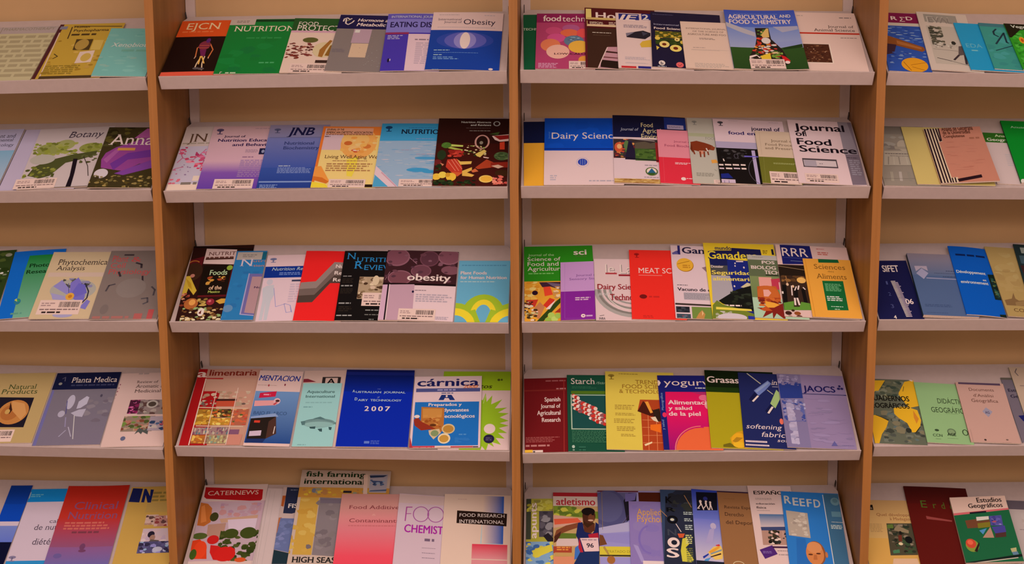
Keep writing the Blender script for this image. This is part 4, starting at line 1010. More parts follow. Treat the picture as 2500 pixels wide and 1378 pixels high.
 ('L',42.1,244.7,118.0,252.6,1,(117,81,75)),
 ('N',45.3,54.5,73.4,93.7,[(203,188,101),(152,137,69)],10,9.7,None,1.0),
 ('E',81.4,69.9,10.6,12.7,(152,50,69)),
 ('E',79.2,73.2,3.9,4.5,(220,127,144)),
 ('P',(220,188,80),[94.5,72.6,108.5,81.6,121.6,81.0,124.0,65.1,107.2,61.0]),
 ('N',11.1,-0.6,129.3,50.7,[(185,168,112),(220,209,155),(117,86,48),(152,201,133),(238,246,209),(65,45,26)],60,9.2,None,1.0),
 ('E',61.9,31.4,8.7,15.6,(238,246,241)),
 ('P',(100,35,37),[56.2,27.0,62.8,39.2,63.2,23.6]),
 ('R',165.8,264.4,172.0,285.4,(23,19,18)),
 ('S',(23,19,18),5.0,[-15.2,297.1,169.1,279.0])]),
(3,1,134.6,3.0,-1.43,84.6,274.1,2.5,4.94,4.4,0,0,(47, 142, 219),None,'blue nutrition journal with a framed pink panel and grey top label',[
 ('R',68.3,237.8,90.4,268.9,(30,119,155)),
 ('R',3.7,237.4,72.9,269.2,(190,198,195)),
 ('L',19.1,246.8,59.8,261.1,2,(152,160,160)),
 ('T','N',17.5,211.3,34.6,32.8,(220,224,246),'s'),
 ('T','utri',51.4,227.6,33.8,10.2,(194,142,128)),
 ('T','tion',54.2,208.7,29.2,9.4,(220,152,96)),
 ('N',-18.8,8.6,75.8,189.1,[(49,147,225),(45,132,211),(54,152,230)],18,15.7,None,1.0),
 ('P',(176,188,241),[46.7,181.5,49.4,181.4,50.2,21.3,46.3,21.4]),
 ('P',(176,188,241),[45.9,23.8,107.2,14.4,107.6,11.3,46.5,19.8]),
 ('P',(117,122,198),[49.7,179.8,94.3,179.1,107.0,15.9,49.9,22.9]),
 ('P',(185,163,176),[58.1,168.1,96.0,167.5,106.3,20.6,57.8,27.4]),
 ('T','Nutr',69.6,121.6,26.4,7.8,(65,40,91),'b'),
 ('E',12.0,43.6,13.0,14.1,(102,163,219))]),
(3,1,225.3,3.0,-2.24,128.6,261.7,2.5,0.4,0.4,0,0,(233, 227, 246),None,'white nutrition-research journal with a dark blue title band and pale figure drawing',[
 ('R',-1,213.9,129.6,265.1,(231,222,235)),
 ('Q',7.9,230.9,27.6,250.7,(120,140,192)),
 ('R',-1,168.6,129.6,214.5,(18,60,171)),
 ('T','Nutrition Research',19.0,197.7,127.1,13.3,(198,239,246),'i'),
 ('L',40.8,178.2,102.0,191.0,2,(117,163,246)),
 ('E',19.2,151.8,8.3,11.7,(207,224,246)),
 ('P',(205,227,246),[2.7,126.9,12.4,136.9,31.6,140.7,37.4,102.1,30.9,76.4,29.3,4.7,20.8,4.4,18.0,76.1,16.6,4.3,8.1,4.1,8.6,82.2]),
 ('S',(155,173,241),1.5,[33.2,127.8,46.6,54.2,71.1,64.9,67.9,64.8,77.2,30.7,89.7,34.1,84.7,59.0,71.1,64.9]),
 ('S',(155,173,241),1.9,[84.7,59.0,92.2,31.1]),
 ('R',78.1,152.0,107.0,159.0,(65,76,112)),
 ('L',75.9,69.2,110.5,145.2,8,(211,209,235)),
 ('R',-1,-7.1,129.6,-1.6,(47,70,187))]),
(3,1,324.4,3.0,-0.73,127.0,275.9,3,4.13,0.4,1,0,(246, 47, 50),None,'bright red journal with a stepped grey ribbon across the cover',[
 ('P',(155,150,150),[1.6,146.4,41.4,151.2,83.1,230.1,126.9,229.5,127.4,204.3,87.3,203.4,45.9,124.7,0.3,120.4]),
 ('P',(120,114,112),[0.3,120.4,45.9,124.7,87.3,203.4,127.4,204.3,128.2,176.1,88.3,175.2,43.8,98.0,1.2,94.8]),
 ('P',(82,76,72),[1.2,94.8,43.8,98.0,88.3,175.2,128.2,176.1,126.9,146.6,80.8,144.9,41.6,69.4,1.5,67.5]),
 ('T','Nutr',88.6,207.1,33.9,14.0,(242,246,246),'b'),
 ('T','Rese',87.8,179.8,39.9,14.6,(242,246,246),'b'),
 ('T','Revi',87.0,152.2,37.0,14.4,(242,246,246),'b')]),
(3,1,433.3,3.0,-1.09,165.5,275.2,2.5,5.52,0.4,1,0,(22, 23, 25),(14, 15, 17),'black nutrition journal with blue small-capital title and a food photo',[
 ('T','N',8.7,240.9,24.0,27.2,(47,163,246),'s'),
 ('T','UTRITION',36.1,229.9,122.6,18.9,(47,163,246),'s'),
 ('T','R',32.0,202.3,24.5,30.8,(47,163,246),'s'),
 ('T','EVIEWS',59.9,196.9,92.3,21.3,(47,163,246),'s'),
 ('L',5.6,167.9,28.4,174.0,1,(135,147,150)),
 ('L',5.7,143.8,37.4,162.9,3,(49,47,42)),
 ('L',4.1,129.5,34.4,136.1,1,(170,188,192)),
 ('L',4.3,102.0,39.3,123.8,4,(49,47,42)),
 ('L',4.8,61.4,36.8,68.1,1,(170,188,192)),
 ('L',6.3,32.8,41.8,54.0,3,(49,47,42)),
 ('L',3.3,15.0,43.6,21.3,1,(170,188,192)),
 ('R',50.8,81.7,147.7,168.9,(185,178,150)),
 ('N',50.6,81.6,139.0,167.0,[(194,188,160),(225,219,198),(117,101,80),(152,142,112),(238,239,209),(82,65,48)],50,11.0,None,1.0),
 ('E',95.8,154.7,8.8,19.5,(229,229,198)),
 ('L',77.6,35.7,112.5,41.2,1,(152,170,171)),
 ('L',77.0,18.7,113.9,24.2,1,(117,129,128)),
 ('L',89.4,1.6,102.6,6.0,1,(152,170,171)),
 ('K',65.1,54.9,158.3,105.7)]),
(3,1,746.3,3.0,0.0,139.8,240.9,2.5,0.4,0.4,0,0,(109, 201, 246),None,'light blue journal with green and yellow arches beside the middle upright',[
 ('L',8.1,218.8,131.2,224.1,1,(82,163,214)),
 ('T','Plant Foods',6.3,185.3,71.0,13.2,(242,234,235),'b'),
 ('T','for Human Nutrition',6.9,166.9,124.8,12.4,(242,234,235),'b'),
 ('L',7.4,152.9,101.3,158.0,1,(185,234,246)),
 ('E',73.7,26.9,56.8,79.2,(170,222,58)),
 ('E',0.2,-16.1,65.8,88.9,(170,222,58)),
 ('E',153.0,-15.3,65.7,88.8,(170,222,58)),
 ('E',73.8,25.4,34.7,60.7,(246,246,64)),
 ('E',73.8,25.4,21.0,41.2,(109,201,246)),
 ('P',(170,222,58),[46.2,-0.8,37.6,42.2,52.3,48.5,67.5,-0.6]),
 ('P',(170,222,58),[80.3,-0.6,93.3,48.6,110.7,42.5,107.9,-0.4]),
 ('P',(109,201,246),[57.7,48.5,85.7,48.6,83.4,27.0,73.6,5.5,63.0,26.9]),
 ('E',0.0,-13.1,54.2,65.6,(246,246,64)),
 ('E',0.2,-16.1,35.7,41.9,(109,201,246)),
 ('E',152.9,-12.3,61.5,65.5,(246,246,64)),
 ('E',153.0,-15.3,42.4,41.9,(109,201,246))]),
(3,1,547.3,3.0,0.0,195.5,275.4,4,6.72,0.4,1,0,(238, 232, 246),None,'obesity journal with purple-brown cell micrograph and white lower half, near the middle upright',[
 ('R',-1,136.8,196.5,279.2,(65,40,48)),
 ('E',29.6,246.2,33.6,36.2,(152,111,133)),
 ('E',28.3,247.9,31.0,32.2,(135,91,112)),
 ('E',117.5,242.9,26.4,31.8,(120,81,101)),
 ('E',117.5,242.9,23.5,28.1,(98,65,83)),
 ('E',170.8,251.8,30.3,31.9,(155,114,136)),
 ('E',170.7,253.5,27.4,28.3,(137,94,115)),
 ('E',97.9,192.0,27.7,25.6,(137,96,117)),
 ('E',97.9,192.0,24.8,21.7,(115,78,96)),
 ('E',42.8,163.5,32.6,29.8,(155,114,136)),
 ('E',42.8,163.5,29.9,26.0,(128,86,103)),
 ('E',177.5,198.4,25.5,18.1,(135,96,115)),
 ('S',(176,142,166),1.8,[62.2,245.8,84.6,219.8]),
 ('S',(163,127,150),1.7,[4.0,153.8,14.0,187.0]),
 ('N',1.4,148.4,200.4,270.7,[(117,81,99),(93,65,83),(141,106,128)],26,9.0,None,1.0),
 ('R',-1,134.8,196.5,142.3,(28,19,24)),
 ('T','obesity',62.6,154.1,117.3,28.1,(246,246,246),'b'),
 ('P',(203,181,209),[0.4,134.8,84.6,138.1,89.0,-4.8,1.8,-8.1]),
 ('P',(220,198,235),[0.4,134.8,13.5,135.3,14.7,-7.6,1.8,-8.1]),
 ('S',(32,27,34),3.9,[14.8,138.0,16.8,-6.9]),
 ('S',(242,239,246),2.0,[18.4,136.5,20.0,-6.8]),
 ('L',87.5,113.0,117.3,116.6,1,(135,127,144)),
 ('E',82.7,109.1,3.0,4.5,(32,30,69)),
 ('L',91.9,69.7,187.6,102.4,4,(190,193,214)),
 ('K',51.1,-0.1,148.3,43.6),
 ('L',146.0,4.7,186.3,16.9,3,(185,188,211))]),
(3,2,7.4,3.0,-1.23,188.2,296.1,2.5,0.4,0.4,0,0,(47, 163, 37),None,'green food and agriculture journal with fruit photo, right of the middle upright',[
 ('R',-13.8,152.3,-8.3,301.6,(32,111,26)),
 ('T','sci',135.4,258.8,36.3,22.5,(246,246,246),'b'),
 ('T','Journal of the',11.9,255.7,70.0,10.2,(185,246,187)),
 ('T','Science of',9.5,236.1,89.8,15.6,(242,246,246)),
 ('T','Food and',9.4,215.3,84.0,17.5,(242,246,246)),
 ('T','Agriculture',9.2,195.4,97.4,17.3,(242,246,246)),
 ('L',11.4,180.9,79.8,186.8,1,(135,229,133)),
 ('R',139.9,248.3,170.9,256.6,(65,152,53)),
 ('R',-13.1,-5.1,179.4,153.4,(238,188,64)),
 ('N',-13.1,75.9,40.7,152.5,[(242,193,75),(246,214,101),(229,173,58),(246,239,144)],30,13.2,None,1.0),
 ('P',(238,86,58),[50.3,132.9,67.8,135.6,75.8,100.2,54.0,94.4]),
 ('P',(220,65,48),[49.1,60.0,66.9,87.7,79.7,81.1,74.7,53.0,57.5,50.4]),
 ('P',(67,45,69),[39.6,149.3,96.6,149.3,95.8,118.8,67.8,132.4,48.0,129.7]),
 ('P',(117,111,144),[59.3,148.8,96.4,141.3,95.8,118.8,76.5,132.1]),
 ('E',28.1,107.9,7.8,8.9,(47,24,48)),
 ('P',(203,147,101),[18.7,39.1,40.6,72.7,53.3,53.6,37.6,7.8,22.8,20.5]),
 ('P',(211,70,53),[4.0,80.0,36.5,82.3,27.5,54.3,14.5,51.6]),
 ('N',-13.3,38.9,23.0,77.3,[(49,35,26),(238,246,219),(152,65,48),(82,60,42)],28,7.8,None,1.0),
 ('N',-13.4,1.8,35.3,46.1,[(220,229,166),(246,246,241),(135,122,69),(67,55,32)],40,7.3,None,1.0),
 ('P',(49,81,32),[31.1,-1.1,83.9,74.7,95.0,87.0,94.5,68.1,48.0,-1.6]),
 ('E',69.8,20.7,9.3,11.6,(181,234,112)),
 ('E',60.9,4.2,8.5,9.2,(163,219,91)),
 ('E',78.0,6.8,8.9,10.4,(198,246,133)),
 ('E',86.8,18.7,7.6,10.3,(168,224,101)),
 ('N',76.5,80.7,94.8,132.1,[(246,239,187),(238,246,246),(203,168,112)],14,8.7,None,1.0),
 ('P',(176,60,48),[78.5,31.3,94.0,49.4,93.5,30.9]),
 ('P',(246,246,246),[55.2,44.3,66.3,59.5,84.0,81.0,66.0,44.0])]),
(3,2,191.8,3.0,0.0,205.0,239.5,2.5,4.61,0.4,0,0,(231, 224, 233),None,'white dairy-technology journal with grey ripple rings and dark red lettering',[
 ('T','le Lait',32.0,180.2,95.1,38.7,(137,142,150)),
 ('T','le Lait',30.3,182.2,95.1,38.4,(242,246,246)),
 ('R',30.4,177.4,60.9,184.1,(185,76,91)),
 ('R',65.3,170.6,109.0,177.5,(155,40,58)),
 ('A',102.1,117.3,104.1,106.1,19.5,(176,188,190),180,290),
 ('A',102.1,117.3,95.4,93.9,7.4,(137,145,144),180,290),
 ('A',102.1,117.3,80.3,75.4,7.8,(152,163,163),180,280),
 ('A',102.1,117.3,65.1,56.8,6.5,(163,175,176),180,280),
 ('A',101.8,110.9,71.5,72.1,2.2,(238,246,246),180,290),
 ('T','Dairy Science',7.1,118.3,121.1,21.2,(152,45,58),'bs'),
 ('T','and',8.2,94.2,29.1,14.6,(207,224,230),'i'),
 ('T','Technology',39.5,76.7,95.1,24.3,(152,45,58),'bs'),
 ('T','INRA',8.9,2.2,15.9,9.1,(100,99,107),'b'),
 ('S',(100,99,107),1.7,[10.3,15.9,22.1,19.2])]),
(3,2,101.6,3.0,0.0,89.7,225.5,2.5,4.61,8.4,0,0,(137, 45, 182),None,'small purple and lilac sensory-science journal on the third shelf',[
 ('R',-1,108.6,90.7,229.2,(205,173,246)),
 ('T','Journal of',41.0,167.1,59.1,8.5,(117,81,171),'s'),
 ('T','Sensory Stud',23.3,152.4,78.6,9.1,(117,81,171),'s'),
 ('L',38.1,72.1,83.7,86.4,2,(225,214,246)),
 ('E',58.0,14.3,5.9,6.7,(246,246,246)),
 ('R',56.3,12.7,60.5,15.9,(137,45,182)),
 ('L',65.4,9.2,82.2,17.3,1,(211,188,246)),
 ('S',(163,99,214),0.8,[10.9,106.1,10.1,6.6,83.1,3.0]),
 ('S',(185,158,230),0.8,[11.8,220.2,10.9,112.5])]),
(3,2,285.1,5.0,0.81,141.7,272.0,2.5,6.37,3.9,0,0,(246, 58, 50),None,'plain bright red meat-science journal with white capitals',[
 ('Q',12.8,240.2,27.7,259.4,(172,35,37)),
 ('T','MEAT SCIENCE',22.6,178.3,151.1,21.8,(246,245,246),'s'),
 ('R',23.0,168.2,85.7,170.5,(246,163,160)),
 ('E',32.3,86.0,9.9,8.4,(120,30,32)),
 ('L',47.5,80.9,74.6,89.6,1,(207,50,48)),
 ('L',29.2,5.4,58.3,15.9,2,(207,50,48))]),
(3,2,397.7,6.7,1.07,200.0,286.1,2.5,8.5,0.4,0,0,(233, 229, 246),None,'white cattle magazine with a large yellow ear tag photo and bold title start',[
 ('T','Gana',30.3,255.1,79.4,26.6,(32,35,80),'bs'),
 ('P',(47,50,139),[18.8,289.2,25.3,286.1,25.5,248.7,11.1,249.6,18.6,265.3]),
 ('P',(100,106,187),[2.4,254.2,16.4,265.1,20.0,250.1,4.4,248.2]),
 ('E',35.8,206.5,23.0,27.2,(185,142,37)),
 ('E',35.0,208.4,22.1,26.1,(242,204,69)),
 ('S',(152,117,37),1.7,[14.6,209.6,48.5,223.2]),
 ('L',28.9,193.5,52.2,208.7,2,(198,152,48)),
 ('P',(152,137,155),[80.0,198.4,99.2,206.1,96.9,173.1]),
 ('L',10.2,123.9,38.2,127.7,1,(100,101,117)),
 ('T','Vacuno de ca',10.0,103.8,95.3,13.4,(30,30,48),'b'),
 ('R',25.9,70.1,93.8,97.7,(185,193,211)),
 ('L',25.7,72.3,94.0,95.2,5,(155,163,182)),
 ('P',(65,60,58),[1.5,56.2,101.2,54.0,100.7,47.8,1.1,49.3]),
 ('R',2.5,21.2,37.8,43.2,(47,60,75)),
 ('N',3.5,22.7,37.5,42.4,[(65,81,96),(32,42,53)],12,8.6,None,1.0),
 ('R',3.2,-9.1,39.3,15.6,(65,91,112)),
 ('N',4.1,-7.7,37.7,13.2,[(93,127,150),(49,70,91),(133,86,104)],14,7.7,None,1.0),
 ('R',43.4,-7.3,105.1,43.6,(120,163,80)),
 ('P',(203,163,96),[48.2,-8.6,60.6,19.4,69.9,32.2,77.3,17.3,71.4,-7.3]),
 ('P',(238,219,166),[69.7,29.1,73.3,20.1,68.4,10.7])]),
(3,2,492.8,3.0,0.0,193.0,298.5,3,8.73,0.9,0,0,(246, 237, 64),None,'yellow-bordered livestock magazine with navy title bar and black wedge of food',[
 ('P',(30,37,101),[75.6,280.1,154.5,275.6,155.2,253.6,143.3,237.4,8.9,234.6,10.4,264.0,30.8,267.5,74.5,269.2]),
 ('T','mundo',30.7,270.9,44.1,16.4,(30,37,101),'b'),
 ('R',183.9,254.9,189.9,278.4,(30,37,69)),
 ('L',159.9,257.7,173.5,274.1,3,(135,122,37)),
 ('P',(82,91,96),[11.4,238.1,58.9,236.5,60.2,162.4,10.5,167.0]),
 ('P',(30,40,107),[11.3,236.4,63.1,233.3,61.5,206.7,13.0,206.5]),
 ('P',(32,50,155),[59.5,231.5,119.9,227.1,108.2,-6.6,49.8,60.4]),
 ('P',(181,193,209),[10.5,167.0,60.6,165.6,63.0,104.8,22.3,62.5,4.8,58.7]),
 ('T','Ganadero',7.7,233.6,136.9,32.5,(246,246,75),'b'),
 ('T','Dossier',13.2,197.2,33.6,10.0,(246,246,246),'b'),
 ('T','Seguridad',12.9,170.4,105.4,16.4,(246,246,117),'b'),
 ('T','alimentaria',13.3,146.0,108.8,15.3,(246,246,117),'b'),
 ('R',82.7,221.8,102.1,226.4,(246,246,246)),
 ('E',79.4,216.3,1.8,3.3,(238,246,246)),
 ('E',78.3,205.6,1.8,3.3,(238,246,246)),
 ('E',101.5,199.9,2.2,4.0,(238,246,246)),
 ('E',68.3,124.7,2.2,3.9,(238,246,246)),
 ('P',(220,229,187),[84.2,121.4,103.5,139.8,113.9,135.3,113.5,113.0]),
 ('P',(23,30,29),[21.0,67.1,72.3,111.4,122.2,132.4,119.0,32.1,80.7,30.7,30.2,56.5]),
 ('N',54.6,43.9,107.7,107.6,[(41,55,42),(49,65,53),(30,40,32)],20,10.9,None,1.0),
 ('L',12.9,45.4,79.1,53.4,1,(246,246,246)),
 ('P',(120,152,58),[4.0,49.4,16.4,68.5,29.9,53.4,77.1,36.7,109.1,19.5,108.2,-6.6,-1.6,-10.6]),
 ('P',(242,246,101),[11.9,43.5,102.7,37.6,103.9,30.0,11.1,34.2]),
 ('N',8.3,-6.9,51.3,28.0,[(203,219,219),(220,239,246),(176,198,171)],20,10.7,None,1.0),
 ('E',50.5,5.2,38.1,15.2,(220,229,246)),
 ('P',(47,65,198),[91.4,12.7,108.0,10.3,108.2,-6.6,91.3,-7.2])]),
(3,2,600.6,7.1,1.66,140.3,244.3,2.5,8.86,3.4,0,0,(170, 224, 192),None,'postharvest biology journal with a glowing orange flower behind letters on green-grey',[
 ('R',-1,225.5,141.3,246.6,(196,211,211)),
 ('R',-1,159.0,141.3,225.5,(102,127,96)),
 ('R',-1,76.1,141.3,159.0,(135,168,112),(117,152,101),'v'),
 ('R',-1,-16.0,141.3,76.1,(181,237,209)),
 ('T','POS',36.0,209.9,35.4,12.7,(246,246,246),'bs'),
 ('T','BIOLOG',5.6,188.1,67.6,13.9,(246,246,246),'bs'),
 ('T','TECH',41.0,168.8,40.5,15.1,(246,246,246),'bs'),
 ('R',43.0,163.3,76.4,166.6,(23,30,21)),
 ('L',13.1,234.2,41.6,237.4,1,(152,163,160)),
 ('P',(242,188,182),[23.1,155.6,57.2,156.2,54.6,117.5,22.1,115.4]),
 ('P',(203,70,101),[55.4,149.0,82.0,154.6,83.9,109.8,55.8,108.0]),
 ('P',(203,111,53),[15.9,118.2,35.7,122.6,65.7,121.4,74.8,84.0,72.3,58.9,33.2,50.2,13.5,67.6]),
 ('E',42.4,91.4,28.0,31.5,(211,122,58)),
 ('P',(242,198,192),[30.9,106.4,45.0,107.3,51.3,95.1,42.4,80.4,30.7,80.5]),
 ('S',(238,219,219),3.1,[76.0,138.0,75.7,71.5]),
 ('N',14.4,43.6,74.9,77.0,[(152,55,37),(220,127,58),(176,81,42),(124,45,37)],30,10.7,None,1.0),
 ('P',(246,193,75),[32.2,62.5,55.2,57.8,75.3,46.7,52.4,29.8,32.3,40.9]),
 ('P',(137,45,37),[8.6,36.3,30.9,25.4,20.2,0.4,47.3,20.3,47.0,-4.0,57.6,17.9,78.3,-5.0,80.8,59.4,53.3,39.1]),
 ('P',(203,101,48),[16.6,30.6,32.6,44.0,47.9,26.5,26.7,25.1]),
 ('L',15.4,-7.5,38.3,-6.0,1,(100,140,112))]),
(3,2,677.2,11.0,2.37,192.9,281.6,2.5,9.75,2.4,0,0,(231, 216, 217),None,'white magazine with a navy box of white capitals and a photo of uniformed people',[
 ('P',(30,40,128),[11.8,281.1,93.3,284.6,97.1,206.9,13.5,201.8]),
 ('T','RRR',15.5,235.6,69.9,36.5,(246,246,246)),
 ('L',18.2,228.9,89.6,229.8,1,(117,152,246)),
 ('L',35.7,215.8,92.6,217.1,1,(176,219,246)),
 ('L',109.7,269.2,131.5,272.2,1,(194,65,69)),
 ('L',111.7,245.3,142.0,259.8,2,(203,119,112)),
 ('P',(63,50,42),[-3.1,199.2,99.9,202.1,89.4,28.0,0.4,21.3]),
 ('P',(41,35,29),[-3.3,197.5,73.3,198.4,71.4,159.0,-0.6,153.5]),
 ('S',(152,140,107),2.2,[0.7,192.9,69.4,181.7]),
 ('N',4.1,130.3,74.9,157.1,[(100,76,48),(152,119,69),(65,50,37)],20,10.9,None,1.0),
 ('E',56.5,140.1,12.0,11.6,(246,214,123)),
 ('S',(152,119,75),3.1,[16.8,154.9,18.5,126.0]),
 ('S',(23,24,25),10.9,[9.2,118.9,7.2,49.5]),
 ('S',(23,24,25),10.8,[38.3,108.3,36.7,70.4]),
 ('S',(23,24,25),9.5,[57.4,106.6,60.2,50.4]),
 ('S',(23,24,25),9.5,[80.0,117.9,77.6,54.8]),
 ('S',(246,246,246),3.1,[28.4,117.1,26.9,79.1]),
 ('S',(246,246,246),3.0,[41.1,114.9,35.2,98.6]),
 ('S',(246,246,246),3.9,[47.9,118.6,44.2,102.4]),
 ('S',(246,246,246),3.0,[58.1,113.0,63.6,103.9]),
 ('E',18.1,121.1,3.4,5.7,(238,219,187)),
 ('E',32.4,114.3,3.1,5.2,(238,219,187)),
 ('S',(246,246,246),4.7,[32.5,70.1,31.8,42.1]),
 ('S',(246,246,246),4.7,[38.9,70.6,42.5,42.9]),
 ('R',0.5,83.7,5.0,92.8,(238,246,246)),
 ('P',(102,173,69),[1.8,49.1,29.1,57.4,27.0,35.5,41.9,36.7,48.0,55.7,83.3,49.1,91.5,28.1,1.4,21.3]),
 ('E',11.0,11.4,8.5,7.4,(65,40,32)),
 ('E',34.1,11.6,8.5,6.8,(152,91,48)),
 ('E',14.6,-6.6,9.7,8.5,(117,81,58)),
 ('E',37.9,-2.7,8.9,7.3,(82,37,32)),
 ('E',41.0,-13.6,8.4,4.3,(100,50,37)),
 ('E',23.5,21.5,4.3,4.3,(65,50,32))]),
(3,2,748.5,6.3,1.5,127.1,226.4,2.5,11.24,6.4,0,0,(244, 191, 80),None,'orange food-science journal with dark green column panel at the right end of the third shelf',[
 ('P',(23,111,66),[41.2,228.9,94.1,230.1,96.2,213.6,40.8,211.6]),
 ('T','Sciences',26.7,186.3,82.4,19.9,(135,101,42),'s'),
 ('T','des',61.1,174.4,16.4,6.9,(152,122,53),'s'),
 ('T','Aliments',28.0,148.1,79.9,20.2,(135,101,42),'s'),
 ('P',(23,122,66),[41.4,139.2,96.6,141.0,95.6,29.1,41.0,26.4]),
 ('L',46.6,99.3,90.7,129.9,6,(117,209,155)),
 ('L',45.7,61.5,87.6,81.8,3,(225,246,246)),
 ('L',52.3,38.8,83.3,43.0,1,(194,246,230)),
 ('L',60.4,29.0,74.6,33.1,1,(194,246,230)),
 ('L',52.4,-5.0,84.5,-2.7,1,(185,142,58)),
 ('S',(220,163,58),1.1,[6.2,224.8,6.6,-13.5])]),
(3,3,3.0,3.0,0.0,113.4,232.0,2.5,0.4,0.4,0,0,(27, 33, 89),None,'navy journal with white ladder-like bars and numbers, beside the right upright on the third shelf',[
 ('T','SIFET',43.4,186.0,43.3,27.5,(242,246,246),'b'),
 ('T','06',78.8,57.6,19.8,20.5,(246,246,246),'b'),
 ('R',56.2,146.1,68.0,148.7,(238,246,246)),
 ('R',56.6,141.0,68.4,143.7,(238,246,246)),
 ('R',57.1,135.9,68.8,138.6,(238,246,246)),
 ('R',57.5,130.9,69.3,133.5,(238,246,246)),
 ('R',58.0,125.9,69.7,128.5,(238,246,246)),
 ('R',58.4,120.8,70.1,123.5,(238,246,246)),
 ('R',58.8,115.8,70.6,118.5,(238,246,246)),
 ('R',59.3,110.8,71.0,113.5,(238,246,246)),
 ('R',59.7,105.8,71.4,108.5,(238,246,246)),
 ('R',60.2,100.9,71.8,103.5,(238,246,246)),
 ('R',60.6,95.9,72.2,98.5,(238,246,246)),
 ('R',61.0,90.9,72.7,93.5,(238,246,246)),
 ('R',61.5,86.0,73.1,88.6,(238,246,246)),
 ('R',61.9,81.1,73.5,83.6,(238,246,246)),
 ('R',62.3,76.1,73.9,78.7,(238,246,246)),
 ('R',62.8,71.2,74.3,73.8,(238,246,246)),
 ('R',63.2,66.3,74.8,68.9,(238,246,246)),
 ('R',63.6,61.4,75.2,64.0,(238,246,246)),
 ('R',64.0,56.5,75.6,59.1,(238,246,246)),
 ('R',64.5,51.7,76.0,54.2,(238,246,246)),
 ('R',64.9,46.8,76.4,49.4,(238,246,246)),
 ('R',65.3,42.0,76.8,44.5,(238,246,246)),
 ('R',65.7,37.1,77.2,39.7,(238,246,246)),
 ('R',66.2,32.3,77.6,34.8,(238,246,246)),
 ('R',66.6,27.5,78.1,30.0,(238,246,246)),
 ('R',67.0,22.7,78.5,25.2,(238,246,246)),
 ('R',67.4,17.9,78.9,20.4,(238,246,246)),
 ('R',67.8,13.1,79.3,15.6,(238,246,246)),
 ('R',68.3,8.3,79.7,10.8,(238,246,246)),
 ('R',65.5,140.5,73.9,142.9,(220,219,246)),
 ('R',65.9,135.5,74.3,137.8,(220,219,246)),
 ('R',66.3,130.4,74.7,132.8,(220,219,246)),
 ('R',66.6,125.4,78.4,127.7,(220,219,246)),
 ('R',67.0,120.4,75.4,122.7,(220,219,246)),
 ('R',67.4,115.4,75.8,117.7,(220,219,246)),
 ('R',67.8,110.4,76.2,112.7,(220,219,246)),
 ('R',68.2,105.4,76.6,107.7,(220,219,246)),
 ('R',68.6,100.4,80.3,102.7,(220,219,246)),
 ('R',69.0,95.4,77.3,97.7,(220,219,246)),
 ('R',69.4,90.5,77.7,92.8,(220,219,246)),
 ('R',69.8,85.5,78.1,87.8,(220,219,246)),
 ('R',70.1,80.6,78.5,82.9,(220,219,246)),
 ('R',70.5,75.7,82.2,78.0,(220,219,246)),
 ('R',70.9,70.8,79.2,73.1,(220,219,246)),
 ('R',71.3,65.9,79.6,68.2,(220,219,246)),
 ('R',71.7,61.0,79.9,63.3,(220,219,246)),
 ('R',72.1,56.1,80.3,58.4,(220,219,246)),
 ('R',72.4,51.2,84.0,53.5,(220,219,246)),
 ('R',72.8,46.4,81.1,48.6,(220,219,246)),
 ('R',73.2,41.5,81.4,43.8,(220,219,246)),
 ('R',73.6,36.7,81.8,39.0,(220,219,246)),
 ('R',74.0,31.9,82.2,34.1,(220,219,246)),
 ('R',74.3,27.1,85.8,29.3,(220,219,246)),
 ('R',74.7,22.3,82.9,24.5,(220,219,246)),
 ('R',75.1,17.5,83.3,19.7,(220,219,246)),
 ('R',75.5,12.7,83.6,14.9,(220,219,246)),
 ('R',75.8,7.9,84.0,10.1,(220,219,246)),
 ('T','1',41.8,132.9,4.7,14.4,(82,99,166)),
 ('T','2',39.8,88.7,6.5,14.2,(82,99,166)),
 ('T','3',37.0,41.2,7.4,15.2,(82,99,166)),
 ('T','4',36.2,0.1,7.4,13.6,(238,246,246),'b')]),
(3,3,112.1,7.2,1.69,142.5,246.0,9,5.06,0.4,0,0,(85, 119, 171),(43, 69, 89),'thick slate-blue book with a pale diamond on its cover on the third right shelf',[
 ('R',-1,156.2,143.5,250.0,(150,152,171),(95,127,174),'v'),
 ('P',(181,186,214),[11.2,193.6,43.9,194.7,44.0,175.0,28.2,187.3,12.0,171.6]),
 ('P',(168,183,225),[11.1,163.6,28.7,184.9,43.5,165.6,27.2,141.0]),
 ('L',91.3,175.1,119.0,178.7,1,(65,81,117)),
 ('L',58.8,165.9,120.9,168.0,1,(65,81,117)),
 ('L',79.0,151.7,118.0,155.2,1,(65,81,117)),
 ('P',(155,173,214),[35.2,148.2,120.6,146.1,119.9,142.6,34.3,143.7]),
 ('L',10.9,31.7,87.9,43.1,2,(69,99,150)),
 ('L',10.5,7.9,64.8,11.4,1,(74,104,155))]),
(3,3,221.7,8.3,2.96,102.8,274.2,3,11.55,2.9,2,0,(12, 104, 227),None,'bright blue development journal with white lettering, curling on the third right shelf',[
 ('L',14.3,232.5,93.4,243.7,1,(12,40,107)),
 ('T','Développement',4.4,162.8,76.9,12.0,(220,246,246),'b'),
 ('T','et',68.3,137.0,9.8,8.0,(220,246,246),'b'),
 ('T','environnement',8.3,122.1,72.4,12.5,(220,246,246),'b'),
 ('P',(21,45,42),[85.9,166.2,113.4,170.1,116.4,67.7,86.4,66.3]),
 ('N',91.3,71.3,102.3,155.3,[(41,96,85),(65,122,112),(28,60,58),(117,140,69)],24,7.9,None,1.0),
 ('P',(21,45,42),[85.6,8.8,112.3,13.3,109.6,0.7,86.9,-2.4])]),
